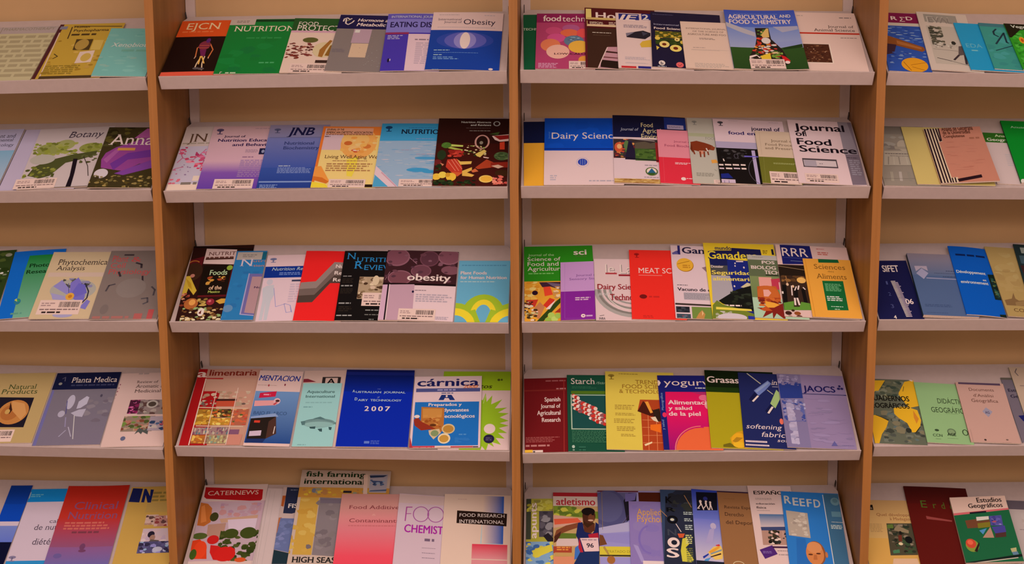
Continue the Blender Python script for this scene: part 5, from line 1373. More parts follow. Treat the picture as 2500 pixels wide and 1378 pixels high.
(3,3,326.9,6.3,1.81,105.2,278.6,2.5,7.46,0.4,0,0,(181, 170, 111),None,'tan journal with a faint castle sketch on the third right shelf',[
 ('N',5.8,98.1,64.5,256.3,[(185,175,117),(176,163,107),(187,181,123)],20,23.9,None,1.0),
 ('P',(135,117,80),[5.3,61.2,25.7,68.9,35.0,92.3,35.3,69.8,42.8,62.2,68.2,67.6,62.0,41.9,6.4,41.9]),
 ('P',(155,140,96),[31.9,55.5,56.1,63.5,51.3,43.6,30.4,41.5]),
 ('T','COLO',20.9,18.6,51.3,13.5,(100,76,48),'s'),
 ('L',3.1,177.3,64.6,175.4,1,(155,142,91))]),
(3,3,392.4,19.7,4.92,195.0,276.7,2.5,6.59,0.4,0,0,(34, 58, 64),None,'very dark grey journal cut by the right edge of the third shelf',[
 ('R',15.9,239.3,41.8,263.8,(152,178,176)),
 ('P',(65,40,42),[3.8,186.9,51.8,192.4,42.0,141.3,7.9,137.4]),
 ('R',7.7,195.5,52.4,229.3,(67,101,117))]),
(4,0,324.3,3.0,-3.17,205.0,267.5,2.5,0.4,0.4,0,0,(196, 186, 131),None,'tan natural-products journal with an orange mushroom photo at the left edge of the fourth shelf',[
 ('T','Natural',86.3,204.4,76.9,19.5,(65,91,48),'s'),
 ('T','Products',71.1,185.5,99.5,19.4,(65,91,48),'s'),
 ('P',(32,32,50),[54.0,174.1,168.0,169.3,168.2,57.0,58.1,59.9]),
 ('E',124.7,114.8,41.6,46.4,(203,152,85)),
 ('E',116.1,113.5,24.8,29.5,(185,127,69)),
 ('P',(220,178,112),[110.7,157.5,147.3,147.0,162.0,109.2,153.0,84.8,118.0,122.8]),
 ('P',(65,40,32),[107.0,154.4,120.3,122.7,115.6,107.3,111.0,119.8]),
 ('E',108.5,116.8,6.7,9.4,(211,188,112)),
 ('K',52.4,4.9,148.0,49.2)]),
(4,0,533.7,3.0,-3.25,180.5,276.7,2.5,0.4,0.4,0,0,(130, 134, 152),None,'grey-blue journal with a white orchid and navy masthead on the fourth left shelf',[
 ('R',-1,-1.3,181.5,210.8,(128,134,155),(128,132,160),'v'),
 ('P',(117,127,198),[0.7,147.3,2.7,210.8,8.9,204.3,10.0,0.1,1.3,0.2]),
 ('R',-1,210.2,181.5,279.4,(21,32,77)),
 ('T','Planta Medica',48.1,237.0,126.7,22.3,(242,246,246),'s'),
 ('S',(100,111,144),2.3,[19.6,252.9,27.2,259.4,28.9,243.0]),
 ('E',18.7,233.3,5.0,5.2,(152,168,166)),
 ('L',50.3,221.7,170.5,229.8,1,(65,78,123)),
 ('E',65.0,160.9,10.8,27.6,(194,209,241)),
 ('P',(198,214,246),[86.6,134.1,86.7,162.3,104.4,182.8,112.3,177.9,111.3,152.6,97.1,137.1]),
 ('P',(190,204,235),[74.7,118.6,94.0,130.9,113.4,133.9,109.5,102.9,91.0,106.2]),
 ('E',49.8,115.8,9.4,12.4,(185,198,230)),
 ('S',(85,91,166),2.0,[54.4,165.7,62.1,115.7]),
 ('S',(220,239,246),2.0,[86.9,109.3,103.4,21.4]),
 ('S',(155,163,209),3.1,[65.1,103.3,71.8,66.6]),
 ('S',(185,198,230),2.6,[80.6,66.6,95.9,30.4]),
 ('S',(172,183,219),2.7,[76.9,54.5,63.1,30.7]),
 ('N',112.3,83.9,180.2,177.9,[(137,142,160),(120,122,144),(146,152,171)],14,15.8,None,1.0),
 ('E',144.4,183.4,3.2,5.8,(82,86,112))]),
(4,0,718.5,3.0,-3.41,165.8,280.1,2.5,0.4,0.4,1,0,(225, 214, 214),None,'white aromatic-plants review with a collage of herb photos beside the left upright',[
 ('E',4.2,235.8,1.6,3.0,(152,96,123)),
 ('E',2.9,222.2,1.6,2.9,(152,96,123)),
 ('E',1.6,208.8,1.6,2.9,(152,96,123)),
 ('E',0.3,195.4,1.6,2.9,(152,96,123)),
 ('E',-0.9,182.1,1.6,2.9,(152,96,123)),
 ('E',-2.2,168.8,1.6,2.8,(152,96,123)),
 ('L',48.0,272.7,79.4,280.3,1,(185,183,187)),
 ('T','Review of',49.2,239.3,59.4,10.5,(82,70,69),'s'),
 ('T','Aromatic and',49.5,220.8,92.8,13.7,(82,70,69),'s'),
 ('T','Medicinal Plants',49.8,202.2,123.3,12.9,(82,70,69),'s'),
 ('N',45.3,120.9,86.1,173.7,[(135,45,101),(211,117,187),(65,35,58),(185,76,155)],24,9.1,(82,35,69),1.0),
 ('N',73.7,117.5,147.0,172.8,[(152,158,155),(100,81,80),(185,188,187),(117,111,117)],22,13.6,(155,152,155),1.0),
 ('E',108.5,156.0,15.8,15.1,(194,204,203)),
 ('E',108.5,156.0,10.8,9.4,(85,81,75)),
 ('N',41.2,54.2,125.6,111.4,[(117,160,80),(185,137,123),(135,86,69),(82,106,58),(194,178,155)],44,11.2,(152,147,133),1.0),
 ('P',(85,101,101),[81.5,43.5,90.0,67.3,105.1,57.8,116.0,69.5,116.8,42.5,101.8,51.9,99.2,43.0,90.8,52.2]),
 ('N',112.9,56.2,158.2,109.3,[(47,78,123),(176,86,112),(203,209,209),(80,117,166)],18,10.3,(176,178,198),1.0),
 ('E',53.8,28.9,6.6,7.8,(102,119,160))]),
(4,1,9.2,3.0,-1.63,177.0,290.5,3,0.4,0.4,0,0,(207, 173, 155),None,'grocery magazine with a red left strip and supermarket shelves photo',[
 ('R',-10.7,-2.7,74.4,292.2,(179,30,37)),
 ('P',(179,30,37),[-9.2,290.5,29.2,290.1,29.7,-2.4,-9.2,-1.0]),
 ('R',-1,254.3,178.0,293.8,(203,168,155)),
 ('P',(179,30,37),[-9.2,290.5,24.5,290.2,24.3,254.0,-10.0,252.6]),
 ('T','a',-2.3,258.1,28.7,31.7,(246,246,241),'b'),
 ('T','limentaria',32.2,263.7,134.8,24.5,(137,50,37),'b'),
 ('P',(207,178,160),[27.7,250.7,168.4,246.2,166.3,201.1,29.4,202.3]),
 ('N',29.4,172.6,159.5,202.3,[(203,198,176),(185,163,139),(216,209,187)],20,11.4,None,1.0),
 ('P',(203,96,69),[71.8,171.8,123.0,171.3,124.2,143.1,73.3,143.5]),
 ('R',69.5,164.1,125.8,171.8,(65,40,37)),
 ('N',24.6,143.5,71.9,167.4,[(185,178,155),(211,209,187),(117,117,112)],14,8.2,None,1.0),
 ('N',126.6,142.8,164.3,166.6,[(185,178,155),(117,106,101),(211,198,176)],12,8.1,None,1.0),
 ('S',(225,214,192),3.6,[25.4,139.9,163.3,135.0]),
 ('N',24.4,74.5,77.8,133.1,[(220,188,69),(203,158,58),(242,229,112),(152,117,48)],30,9.5,(176,142,53),1.0),
 ('N',67.2,101.4,130.8,132.7,[(65,55,37),(211,117,58),(238,229,133),(117,142,58)],34,8.0,(100,81,48),1.0),
 ('N',68.9,72.5,131.3,98.8,[(238,209,91),(220,168,69),(246,246,133)],26,8.5,(194,158,58),1.0),
 ('N',121.1,72.3,166.8,132.3,[(82,119,58),(220,117,80),(238,188,133),(203,86,69)],26,8.5,(185,117,91),1.0),
 ('S',(220,209,187),4.0,[32.0,70.3,161.1,66.3]),
 ('N',28.8,38.1,126.2,64.3,[(185,188,176),(135,96,123),(203,209,187),(102,142,155)],50,3.9,(168,147,150),3.0),
 ('R',125.3,37.9,152.6,56.0,(137,101,139)),
 ('N',29.9,6.0,72.8,35.9,[(220,168,69),(194,127,53),(238,219,112)],20,8.8,(176,122,64),1.0),
 ('N',67.3,5.6,127.4,35.6,[(137,183,166),(185,188,133),(211,219,166),(152,119,101)],40,4.8,(163,158,128),2.0),
 ('P',(211,158,144),[126.2,38.1,163.6,37.8,161.7,-3.4,126.8,-3.1]),
 ('S',(246,245,235),2.8,[26.3,250.7,26.7,-3.8]),
 ('S',(242,229,219),2.0,[64.8,202.0,67.0,1.7]),
 ('S',(242,229,219),2.1,[123.1,214.3,124.9,1.3])]),
(4,1,181.8,3.0,-1.27,122.3,284.1,2.5,5.47,0.4,0,0,(236, 224, 225),None,'white food magazine with navy capitals and a dark box photo on blue',[
 ('T','MENTACION',2.4,244.6,115.2,22.0,(30,60,171),'bi'),
 ('L',3.3,224.4,56.1,227.8,1,(194,178,176)),
 ('E',33.6,225.8,2.1,4.5,(176,65,80)),
 ('E',78.1,229.5,2.1,4.5,(141,55,80)),
 ('R',0.9,9.8,142.5,203.0,(117,173,238),(41,88,171),'v'),
 ('P',(211,40,85),[14.1,195.6,59.2,203.7,58.3,183.0,13.4,175.9]),
 ('L',24.7,185.6,43.9,192.8,1,(246,178,209)),
 ('P',(238,183,192),[4.4,165.2,59.9,168.9,65.0,150.3,5.5,144.3]),
 ('E',65.0,165.4,9.3,11.9,(238,209,225)),
 ('E',66.6,166.7,5.8,4.4,(82,40,42)),
 ('P',(203,86,101),[55.6,153.1,63.1,162.8,68.0,159.8,60.5,150.2]),
 ('T','BAJO EL ARCO',8.3,113.6,90.6,12.8,(65,106,166),'b'),
 ('P',(146,188,246),[3.1,104.8,67.4,119.5,78.0,107.6,5.1,92.7]),
 ('P',(41,37,34),[4.7,98.1,70.3,107.3,80.9,44.4,55.4,25.7,4.8,22.3]),
 ('P',(82,60,53),[54.4,88.5,71.4,107.4,80.9,44.4,55.4,25.7]),
 ('P',(216,214,246),[8.7,51.2,40.2,55.4,40.6,36.4,9.5,33.4]),
 ('R',15.3,83.0,31.0,91.5,(220,76,58)),
 ('S',(238,246,246),2.2,[73.6,71.1,73.3,44.1]),
 ('P',(32,60,128),[3.5,23.8,55.4,25.7,49.0,10.7,3.8,9.1])]),
(4,1,312.1,3.0,-2.07,146.8,290.3,2.5,0.4,0.4,0,0,(222, 211, 206),None,'white magazine with a boxed black letter, mostly hidden behind the pale turquoise one',[
 ('P',(137,50,69),[-1.8,257.5,11.9,257.9,36.3,245.5,-0.2,243.8]),
 ('R',52.5,260.4,98.9,264.4,(49,50,53)),
 ('R',52.5,208.1,61.4,264.4,(49,50,53)),
 ('R',95.8,207.4,104.2,263.7,(49,50,53)),
 ('T','A',65.8,236.9,24.0,22.1,(28,30,37),'b')]),
(4,1,311.3,3.0,-1.34,107.9,237.0,2.5,3.9,3.9,0,0,(161, 239, 246),(43, 65, 66),'pale turquoise aquaculture journal with a drawing of a carp',[
 ('T','Aquaculture',14.2,198.5,77.2,11.8,(76,127,131),'b'),
 ('T','International',13.1,180.8,80.3,10.7,(76,127,131),'b'),
 ('L',15.3,158.6,88.1,164.4,1,(141,214,222)),
 ('L',12.0,142.0,36.7,147.3,1,(117,188,198)),
 ('E',61.2,84.9,44.3,16.8,(120,175,182)),
 ('E',61.9,79.8,39.8,10.2,(148,214,219)),
 ('P',(89,142,150),[16.9,76.9,11.8,90.5,24.7,93.5,24.5,78.4]),
 ('P',(89,142,150),[43.7,101.1,62.7,108.6,79.5,98.8]),
 ('P',(58,101,109),[37.6,70.8,54.0,72.3,54.0,63.3,40.6,64.8]),
 ('P',(58,101,109),[60.6,63.3,72.5,64.8,74.0,52.8,67.2,54.3]),
 ('P',(58,101,109),[89.5,70.7,98.5,69.2,97.5,58.7,91.8,60.2]),
 ('P',(102,158,163),[101.1,84.2,115.6,93.3,115.8,72.1]),
 ('S',(89,140,147),1.3,[24.7,93.5,57.0,101.0,98.2,90.3]),
 ('L',14.1,2.8,36.7,8.7,1,(137,209,217))]),
(4,1,428.0,3.0,-1.46,191.0,290.8,5,4.4,0.4,0,0,(12, 50, 209),(238, 229, 241),'dark blue dairy-technology journal with the large year 2007',[
 ('R',-1,281.9,192.0,294.1,(14,30,112)),
 ('R',-1,269.4,192.0,281.9,(23,45,150)),
 ('R',-1,204.9,192.0,269.4,(10,35,128),(12,47,184),'v'),
 ('T','A',24.1,201.5,7.2,10.1,(194,239,246),'bs'),
 ('T','USTRALIAN  JOURNAL',33.4,199.1,137.7,7.6,(185,229,246),'b'),
 ('T','of',94.9,180.4,5.6,7.0,(152,193,246),'s'),
 ('T','D',33.5,170.7,7.2,10.7,(194,239,246),'bs'),
 ('T','AIRY  TECHNOLOGY',42.8,167.7,119.3,8.1,(185,229,246),'b'),
 ('T','THE',92.1,212.7,9.0,4.5,(100,137,241),'s'),
 ('T','2',63.6,130.8,12.2,18.5,(242,246,246),'b'),
 ('T','0',82.5,130.4,12.9,18.6,(242,246,246),'b'),
 ('T','0',100.8,130.7,12.9,18.5,(242,246,246),'b'),
 ('T','7',119.3,130.4,14.0,18.5,(242,246,246),'b'),
 ('L',74.0,8.3,88.2,21.2,1,(100,142,246)),
 ('L',91.2,8.7,119.6,22.9,3,(82,122,241)),
 ('R',-1,-7.0,192.0,1.1,(47,81,225))]),
(4,1,698.3,3.0,-0.88,188.2,295.2,2.5,0.4,0.4,0,0,(231, 222, 227),None,'white food magazine with a lime-green splash shape beside the middle upright on the fourth shelf',[
 ('R',-1,220.6,189.2,297.8,(152,209,42),(163,219,42),'v'),
 ('T','alimentos',35.7,229.1,102.2,16.7,(65,70,26),'bi'),
 ('E',155.3,261.9,4.1,4.6,(82,106,37)),
 ('E',163.3,262.5,2.7,3.9,(82,106,37)),
 ('P',(157,219,48),[48.2,157.3,105.4,185.7,113.4,182.6,120.4,211.0,123.7,176.4,138.7,201.6,136.4,167.1,166.2,186.0,146.9,151.6,180.3,154.9,156.2,136.2,185.2,133.3,161.1,117.9,185.7,105.9,161.6,96.7,186.0,87.7,159.9,78.6,182.2,60.8,158.1,60.7,176.1,40.1,152.0,42.9,166.8,18.1,141.5,28.2,148.5,10.7,133.0,22.3,127.4,-3.9,116.0,13.4,112.3,-4.6,56.2,-4.9]),
 ('S',(203,245,155),1.3,[115.0,170.1,120.7,201.5]),
 ('E',134.9,76.1,15.3,17.9,(242,239,241)),
 ('E',134.2,39.3,14.4,15.9,(41,40,80)),
 ('L',125.8,32.6,142.5,45.7,2,(100,101,144)),
 ('S',(194,183,187),1.1,[186.3,72.8,185.6,-0.7])]),
(4,1,623.5,3.0,-1.87,187.1,267.8,4,3.69,4.4,0,0,(236, 229, 241),None,'meat-industry magazine with bold navy title and food on a blue panel',[
 ('T','cárnica',8.1,229.6,171.9,31.6,(30,40,117),'b'),
 ('T','2000',135.2,220.4,41.3,11.6,(242,147,75),'bi'),
 ('R',6.3,206.9,183.1,220.6,(85,101,171)),
 ('L',65.0,209.9,115.2,217.8,1,(176,188,241)),
 ('L',76.9,198.6,109.2,204.2,1,(102,117,166)),
 ('P',(32,60,139),[77.3,195.3,104.8,194.9,115.2,174.6,100.6,174.8,96.9,183.0,86.8,183.2,83.8,175.1,69.6,175.3]),
 ('E',91.7,190.0,2.9,4.1,(246,246,246)),
 ('R',6.2,7.0,181.4,168.2,(34,129,230)),
 ('T','Preparados y',42.2,152.7,91.7,11.8,(242,246,246),'bs'),
 ('T','Coadyuvantes',55.5,130.9,98.4,13.5,(242,246,246),'bs'),
 ('T','Tecnológicos',77.6,107.9,93.0,13.4,(242,246,246),'bs'),
 ('P',(190,132,64),[24.4,149.9,87.2,145.8,87.9,73.3,81.1,52.6,40.7,71.1,25.8,83.3]),
 ('P',(211,163,85),[28.1,144.2,81.8,141.8,80.9,109.7,30.0,107.4]),
 ('N',29.4,73.4,80.2,119.6,[(194,122,58),(163,96,42),(216,168,91)],20,9.8,None,1.0),
 ('P',(155,60,42),[6.0,101.7,16.4,113.7,26.3,95.4,67.3,67.7,28.0,62.3,9.4,80.6]),
 ('E',14.2,113.8,7.5,6.1,(238,246,246)),
 ('E',58.9,81.3,8.8,4.8,(100,60,32)),
 ('P',(222,216,176),[47.8,62.0,76.0,67.5,81.1,52.6,62.5,29.2,50.7,47.1]),
 ('E',64.7,51.3,10.5,11.2,(137,173,123)),
 ('E',100.6,67.1,17.6,18.4,(225,219,166)),
 ('E',100.6,66.6,14.1,13.8,(194,158,75)),
 ('E',90.6,32.3,16.6,18.7,(242,246,209)),
 ('E',90.2,31.7,12.6,13.4,(207,173,80)),
 ('L',129.3,42.6,149.1,48.9,1,(85,168,246)),
 ('N',118.6,16.0,162.8,40.1,[(47,137,235),(58,147,241)],8,13.1,None,1.0),
 ('R',6.8,-11.0,66.9,6.1,(207,70,91)),
 ('R',71.2,-11.6,104.2,4.6,(246,229,209)),
 ('R',109.1,-12.5,167.4,4.0,(203,65,85)),
 ('R',167.9,-12.7,181.8,3.1,(41,40,69)),
 ('L',9.6,-5.8,64.1,2.3,1,(238,163,176)),
 ('P',(185,65,80),[-1.5,-10.0,-1.6,44.9,7.2,6.7,8.2,-10.1])]),
(4,2,6.2,3.0,-1.11,126.1,269.4,2.5,0.4,0.4,0,0,(120, 30, 37),None,'dark maroon agricultural journal with cream title, right of the middle upright',[
 ('R',-11.8,-0.2,-9.8,271.9,(85,19,26)),
 ('T','Spanish',55.4,181.0,43.6,16.5,(246,246,246),'b'),
 ('T','Journal of',44.4,157.2,53.9,15.1,(246,246,246),'b'),
 ('T','Agricultural',34.4,131.8,63.6,16.7,(246,246,246),'b'),
 ('T','Research',46.8,106.6,50.0,15.9,(246,246,246),'b'),
 ('L',60.0,254.1,117.9,261.5,1,(172,106,112)),
 ('L',88.8,223.7,115.7,230.8,1,(194,147,155)),
 ('S',(155,55,53),2.8,[110.8,261.3,103.2,-3.8]),
 ('L',3.2,34.3,96.4,54.5,4,(172,99,101)),
 ('L',2.5,18.2,65.6,27.3,1,(194,142,144)),
 ('R',27.0,223.7,27.5,264.2,(137,50,48)),
 ('R',-8.7,220.0,115.6,225.5,(137,50,48)),
 ('R',-11.3,-2.9,20.3,9.4,(246,214,75)),
 ('E',-5.5,3.5,3.0,2.8,(117,99,48)),
 ('R',20.5,-3.8,47.5,7.8,(238,234,230)),
 ('E',24.3,2.6,3.0,2.8,(100,101,101))]),
(4,2,120.2,3.0,0.0,148.4,278.3,2.5,4.37,0.4,0,0,(27, 94, 75),None,'dark green starch journal with a red and white molecule picture',[
 ('T','Starch',11.3,243.9,66.1,23.2,(246,246,246),'s'),
 ('T','/Stärke',79.7,243.9,40.3,9.4,(152,209,187),'i'),
 ('R',10.8,206.2,140.9,217.6,(85,137,40)),
 ('L',13.4,226.0,80.9,236.2,2,(49,122,96)),
 ('R',9.5,76.9,135.2,203.8,(185,229,209)),
 ('R',12.4,80.4,135.4,200.7,(30,91,91)),
 ('E',17.3,200.8,4.5,5.8,(216,65,58)),
 ('E',28.8,179.6,5.3,7.0,(194,55,48)),
 ('E',40.1,158.6,6.2,5.7,(152,101,112)),
 ('E',51.4,137.9,4.4,6.9,(242,229,219)),
 ('E',62.5,117.3,5.3,5.6,(246,246,246)),
 ('E',74.9,141.2,6.2,6.9,(216,65,58)),
 ('E',86.0,120.5,4.4,5.6,(194,55,48)),
 ('E',96.9,100.1,5.3,6.7,(152,101,112)),
 ('E',21.7,152.1,6.3,5.7,(242,229,219)),
 ('E',34.1,176.4,4.4,7.0,(246,246,246)),
 ('E',45.4,155.4,5.3,5.7,(216,65,58)),
 ('E',56.6,134.7,6.2,6.9,(194,55,48)),
 ('E',67.7,114.1,4.4,5.6,(152,101,112)),
 ('E',80.2,138.0,5.3,6.9,(242,229,219)),
 ('E',91.2,117.4,6.1,5.6,(246,246,246)),
 ('E',102.1,97.0,4.4,6.8,(216,65,58)),
 ('E',27.0,148.9,5.3,5.7,(194,55,48)),
 ('E',39.3,173.1,6.3,6.9,(152,101,112)),
 ('E',50.6,152.2,4.5,5.7,(242,229,219)),
 ('E',61.8,131.5,5.3,6.8,(246,246,246)),
 ('E',72.9,111.0,6.2,5.6,(216,65,58)),
 ('E',85.4,134.8,4.4,6.8,(194,55,48)),
 ('E',96.3,114.2,5.3,5.6,(152,101,112)),
 ('E',20.9,166.6,6.3,7.0,(242,229,219)),
 ('E',32.3,145.7,4.4,5.7,(246,246,246)),
 ('E',44.6,169.9,5.4,6.9,(216,65,58)),
 ('E',55.9,149.0,6.2,5.7,(194,55,48)),
 ('E',67.0,128.3,4.5,6.8,(152,101,112)),
 ('E',78.1,107.8,5.3,5.6,(242,229,219)),
 ('E',90.6,131.6,6.1,6.8,(246,246,246)),
 ('E',101.5,111.1,4.4,5.6,(216,65,58)),
 ('E',26.2,163.3,5.3,6.9,(194,55,48)),
 ('E',37.5,142.5,6.2,5.7,(152,101,112)),
 ('E',49.9,166.7,4.4,7.0,(242,229,219)),
 ('E',61.1,145.8,5.3,5.7,(246,246,246)),
 ('E',72.2,125.1,6.2,6.8,(216,65,58)),
 ('E',83.3,104.7,4.4,5.6,(194,55,48)),
 ('E',95.7,128.4,5.4,6.8,(152,101,112)),
 ('E',20.1,181.1,6.2,5.8,(242,229,219)),
 ('E',31.5,160.1,4.4,6.9,(246,246,246)),
 ('E',42.8,139.3,5.3,5.6,(216,65,58)),
 ('E',55.1,163.4,6.3,6.9,(194,55,48)),
 ('E',66.3,142.6,4.5,5.6,(152,101,112)),
 ('E',77.4,122.0,5.3,6.8,(242,229,219)),
 ('E',88.4,101.5,6.2,5.5,(246,246,246)),
 ('E',100.9,125.3,4.4,6.8,(216,65,58)),
 ('E',25.4,177.8,5.3,5.7,(194,55,48)),
 ('E',36.7,156.9,6.3,6.9,(152,101,112)),
 ('E',48.0,136.1,4.4,5.6,(242,229,219)),
 ('E',60.4,160.2,5.3,6.9,(246,246,246)),
 ('E',71.6,139.4,6.2,5.6,(216,65,58)),
 ('E',82.6,118.8,4.4,6.8,(194,55,48)),
 ('E',93.6,98.4,5.3,5.6,(152,101,112)),
 ('E',19.2,195.7,6.3,7.0,(242,229,219)),
 ('E',30.7,174.6,4.4,5.7,(246,246,246)),
 ('E',42.0,153.7,5.3,6.9,(216,65,58)),
 ('E',53.2,132.9,6.2,5.6,(194,55,48)),
 ('E',65.6,157.0,4.5,6.9,(152,101,112)),
 ('E',76.8,136.2,5.3,5.6,(242,229,219)),
 ('E',87.8,115.7,6.2,6.8,(246,246,246)),
 ('E',98.7,95.3,4.4,5.6,(216,65,58)),
 ('E',24.5,192.5,5.4,7.0,(194,55,48)),
 ('E',36.0,171.4,6.2,5.8,(152,101,112)),
 ('E',47.3,150.5,4.4,6.9,(242,229,219)),
 ('E',58.5,129.8,5.3,5.7,(246,246,246)),
 ('E',70.9,153.8,6.2,6.9,(216,65,58)),
 ('E',82.0,133.1,4.4,5.7,(194,55,48)),
 ('E',93.0,112.5,5.3,6.8,(152,101,112)),
 ('E',17.5,164.8,6.3,5.7,(242,229,219)),
 ('E',29.9,189.2,4.4,7.0,(246,246,246)),
 ('E',41.2,168.1,5.4,5.7,(216,65,58)),
 ('E',52.5,147.3,6.2,6.9,(194,55,48)),
 ('E',63.7,126.6,4.4,5.6,(152,101,112)),
 ('E',76.1,150.6,5.3,6.9,(242,229,219)),
 ('E',87.2,129.9,6.2,5.7,(246,246,246)),
 ('E',98.2,109.4,4.4,6.8,(216,65,58)),
 ('E',22.8,161.6,5.4,5.7,(194,55,48)),
 ('E',34.2,140.8,6.2,6.9,(152,101,112)),
 ('E',46.5,164.9,4.5,5.7,(242,229,219)),
 ('E',57.7,144.1,5.4,6.9,(246,246,246)),
 ('E',68.9,123.4,6.2,5.6,(216,65,58)),
 ('E',79.9,103.0,4.4,6.8,(194,55,48)),
 ('E',92.4,126.7,5.3,5.6,(152,101,112)),
 ('E',103.3,106.2,6.2,6.7,(242,229,219)),
 ('E',28.1,158.4,4.4,5.7,(246,246,246)),
 ('L',10.6,29.4,122.3,72.2,8,(67,142,112)),
 ('E',13.9,15.0,3.9,5.6,(185,229,219)),
 ('L',11.6,1.5,16.9,5.7,1,(185,229,219)),
 ('L',28.0,-0.9,56.6,18.6,2,(49,122,101))]),
(4,2,220.9,7.2,1.26,189.2,283.9,2.5,6.97,1.9,0,0,(231, 229, 99),None,'yellow food-science journal with brown serif title and an orange tile photo',[
 ('Q',7.1,253.2,25.8,274.0,(155,147,58)),
 ('L',37.7,272.9,91.7,276.8,1,(163,158,64)),
 ('T','TRENDS IN',82.6,238.2,100.4,15.6,(155,122,42),'s'),
 ('T','FOOD SCIENCE',45.4,220.9,139.0,15.5,(155,122,42),'s'),
 ('T','& TECHNOLOGY',37.8,202.8,141.2,14.8,(155,122,42),'s'),
 ('P',(185,81,42),[93.4,179.6,186.5,180.2,176.3,-7.3,95.0,-9.9,95.1,50.6,94.7,132.3,85.3,136.4]),
 ('S',(238,168,112),1.4,[97.0,105.8,164.9,105.0]),
 ('S',(238,168,112),1.3,[96.1,79.5,163.6,80.2]),
 ('S',(238,168,112),1.3,[97.2,50.7,162.3,52.8]),
 ('S',(238,168,112),1.3,[96.3,25.0,161.0,27.1]),
 ('S',(238,168,112),1.3,[113.3,129.9,111.1,-8.3]),
 ('S',(238,168,112),1.3,[135.4,130.6,133.6,-7.5]),
 ('P',(80,35,26),[85.3,136.4,101.7,174.4,127.1,142.2,136.9,115.9,117.4,121.2]),
 ('P',(246,183,75),[106.1,171.6,115.0,173.3,126.7,133.3,119.9,130.1]),
 ('P',(49,40,32),[127.1,142.2,145.0,148.8,149.4,101.6,129.7,101.0]),
 ('P',(238,246,219),[119.3,115.3,132.7,118.7,140.5,98.4,127.6,103.8]),
 ('P',(246,132,42),[118.3,88.9,146.8,92.7,145.3,60.8,117.6,71.5]),
 ('P',(246,246,198),[99.3,19.4,120.2,30.0,120.4,24.4,102.3,13.9]),
 ('L',24.6,140.8,82.8,159.9,3,(185,173,75)),
 ('L',25.1,119.4,81.0,130.1,2,(185,173,75)),
 ('L',21.4,92.1,81.2,109.2,3,(185,173,75)),
 ('L',28.5,63.9,80.3,81.7,3,(185,173,75)),
 ('L',38.8,45.0,81.9,55.1,2,(185,173,75))]),
(4,2,370.4,3.0,0.0,155.8,269.9,2.5,6.97,2.9,0,0,(225, 35, 123),None,'yogurt magazine with navy masthead and glowing pink panel over an orange shape',[
 ('R',17.3,83.0,168.3,209.8,(229,30,112),(238,30,120),'v'),
 ('R',12.6,-8.0,158.7,128.4,(233,30,117),(155,24,139),'v'),
 ('P',(185,55,128),[87.6,207.4,150.1,206.4,146.9,174.5,122.2,195.5]),
 ('E',121.4,186.4,13.4,10.9,(238,122,171)),
 ('E',129.9,159.3,8.9,14.9,(246,183,192)),
 ('A',103.7,-3.0,74.8,87.7,2.6,(246,147,150),90,180),
 ('E',103.5,-5.8,71.5,83.6,(242,122,75)),
 ('P',(242,122,75),[111.6,81.0,168.2,81.6,158.7,-8.0,103.2,-8.6]),
 ('R',-1,207.8,156.8,274.9,(30,40,139)),
 ('P',(30,40,139),[-3.4,218.8,19.1,219.0,14.6,140.3,16.2,122.5,14.8,-9.4,-3.6,-9.6]),
 ('T','yogurvida',16.6,232.0,176.6,25.5,(246,246,246)),
 ('P',(246,246,246),[-1.2,251.1,4.4,250.5,8.2,241.2,3.0,230.6,-1.7,230.6]),
 ('L',101.4,219.4,131.2,224.7,1,(220,246,246)),
 ('V','Monográfico',10.1,140.2,63.4,6.6,(141,188,246)),
 ('E',10.5,123.1,5.7,8.9,(238,60,112)),
 ('T','Alimentación',22.7,161.3,129.7,16.3,(246,239,246),'b'),
 ('T','y salud',22.4,141.6,64.0,13.7,(246,239,246),'b'),
 ('T','de la piel',21.9,120.2,85.7,15.7,(246,239,246),'b'),
 ('V','y salud',7.4,69.9,34.9,6.6,(141,188,246))]),
(4,2,494.5,8.1,1.54,188.7,282.7,2.5,7.81,0.4,0,0,(181, 186, 37),None,'olive-yellow oils journal with black masthead and cream title',[
 ('R',-1,218.7,189.7,285.9,(19,40,18)),
 ('R',-1,200.0,189.7,218.7,(32,65,21)),
 ('T','Grasas y',4.7,236.0,112.7,24.4,(246,246,246),'b'),
 ('P',(220,183,42),[51.4,36.2,70.3,57.1,97.1,67.0,95.5,1.6,57.2,2.6]),
 ('E',76.5,28.9,21.6,25.5,(242,198,45)),
 ('P',(185,152,42),[56.9,25.1,68.9,39.9,85.9,37.9,67.2,20.0]),
 ('P',(117,119,37),[32.3,12.6,50.0,19.1,70.0,3.2,31.7,4.2]),
 ('E',75.2,13.3,17.1,10.2,(246,214,53)),
 ('R',-1,-15.8,189.7,-0.7,(30,60,26)),
 ('L',33.1,-7.8,85.0,-4.7,1,(117,168,112))]),
(4,2,581.4,9.1,2.6,133.9,270.8,2.5,7.99,2.9,0,0,(35, 49, 115),None,'navy magazine with two popsicle pictures and white italic lettering on the fourth shelf',[
 ('P',(23,32,85),[23.1,170.6,40.7,199.0,52.9,184.6,33.3,159.2]),
 ('S',(203,219,198),2.9,[24.7,269.2,59.9,231.0]),
 ('P',(120,155,235),[39.3,204.5,80.1,244.7,89.2,233.6,72.7,210.3,51.2,186.0]),
 ('P',(150,188,246),[43.3,203.8,79.7,240.1,83.7,235.0,47.3,197.9]),
 ('S',(242,246,246),5.3,[33.2,163.7,49.7,185.9]),
 ('S',(203,219,198),2.5,[75.9,209.0,90.2,193.8]),
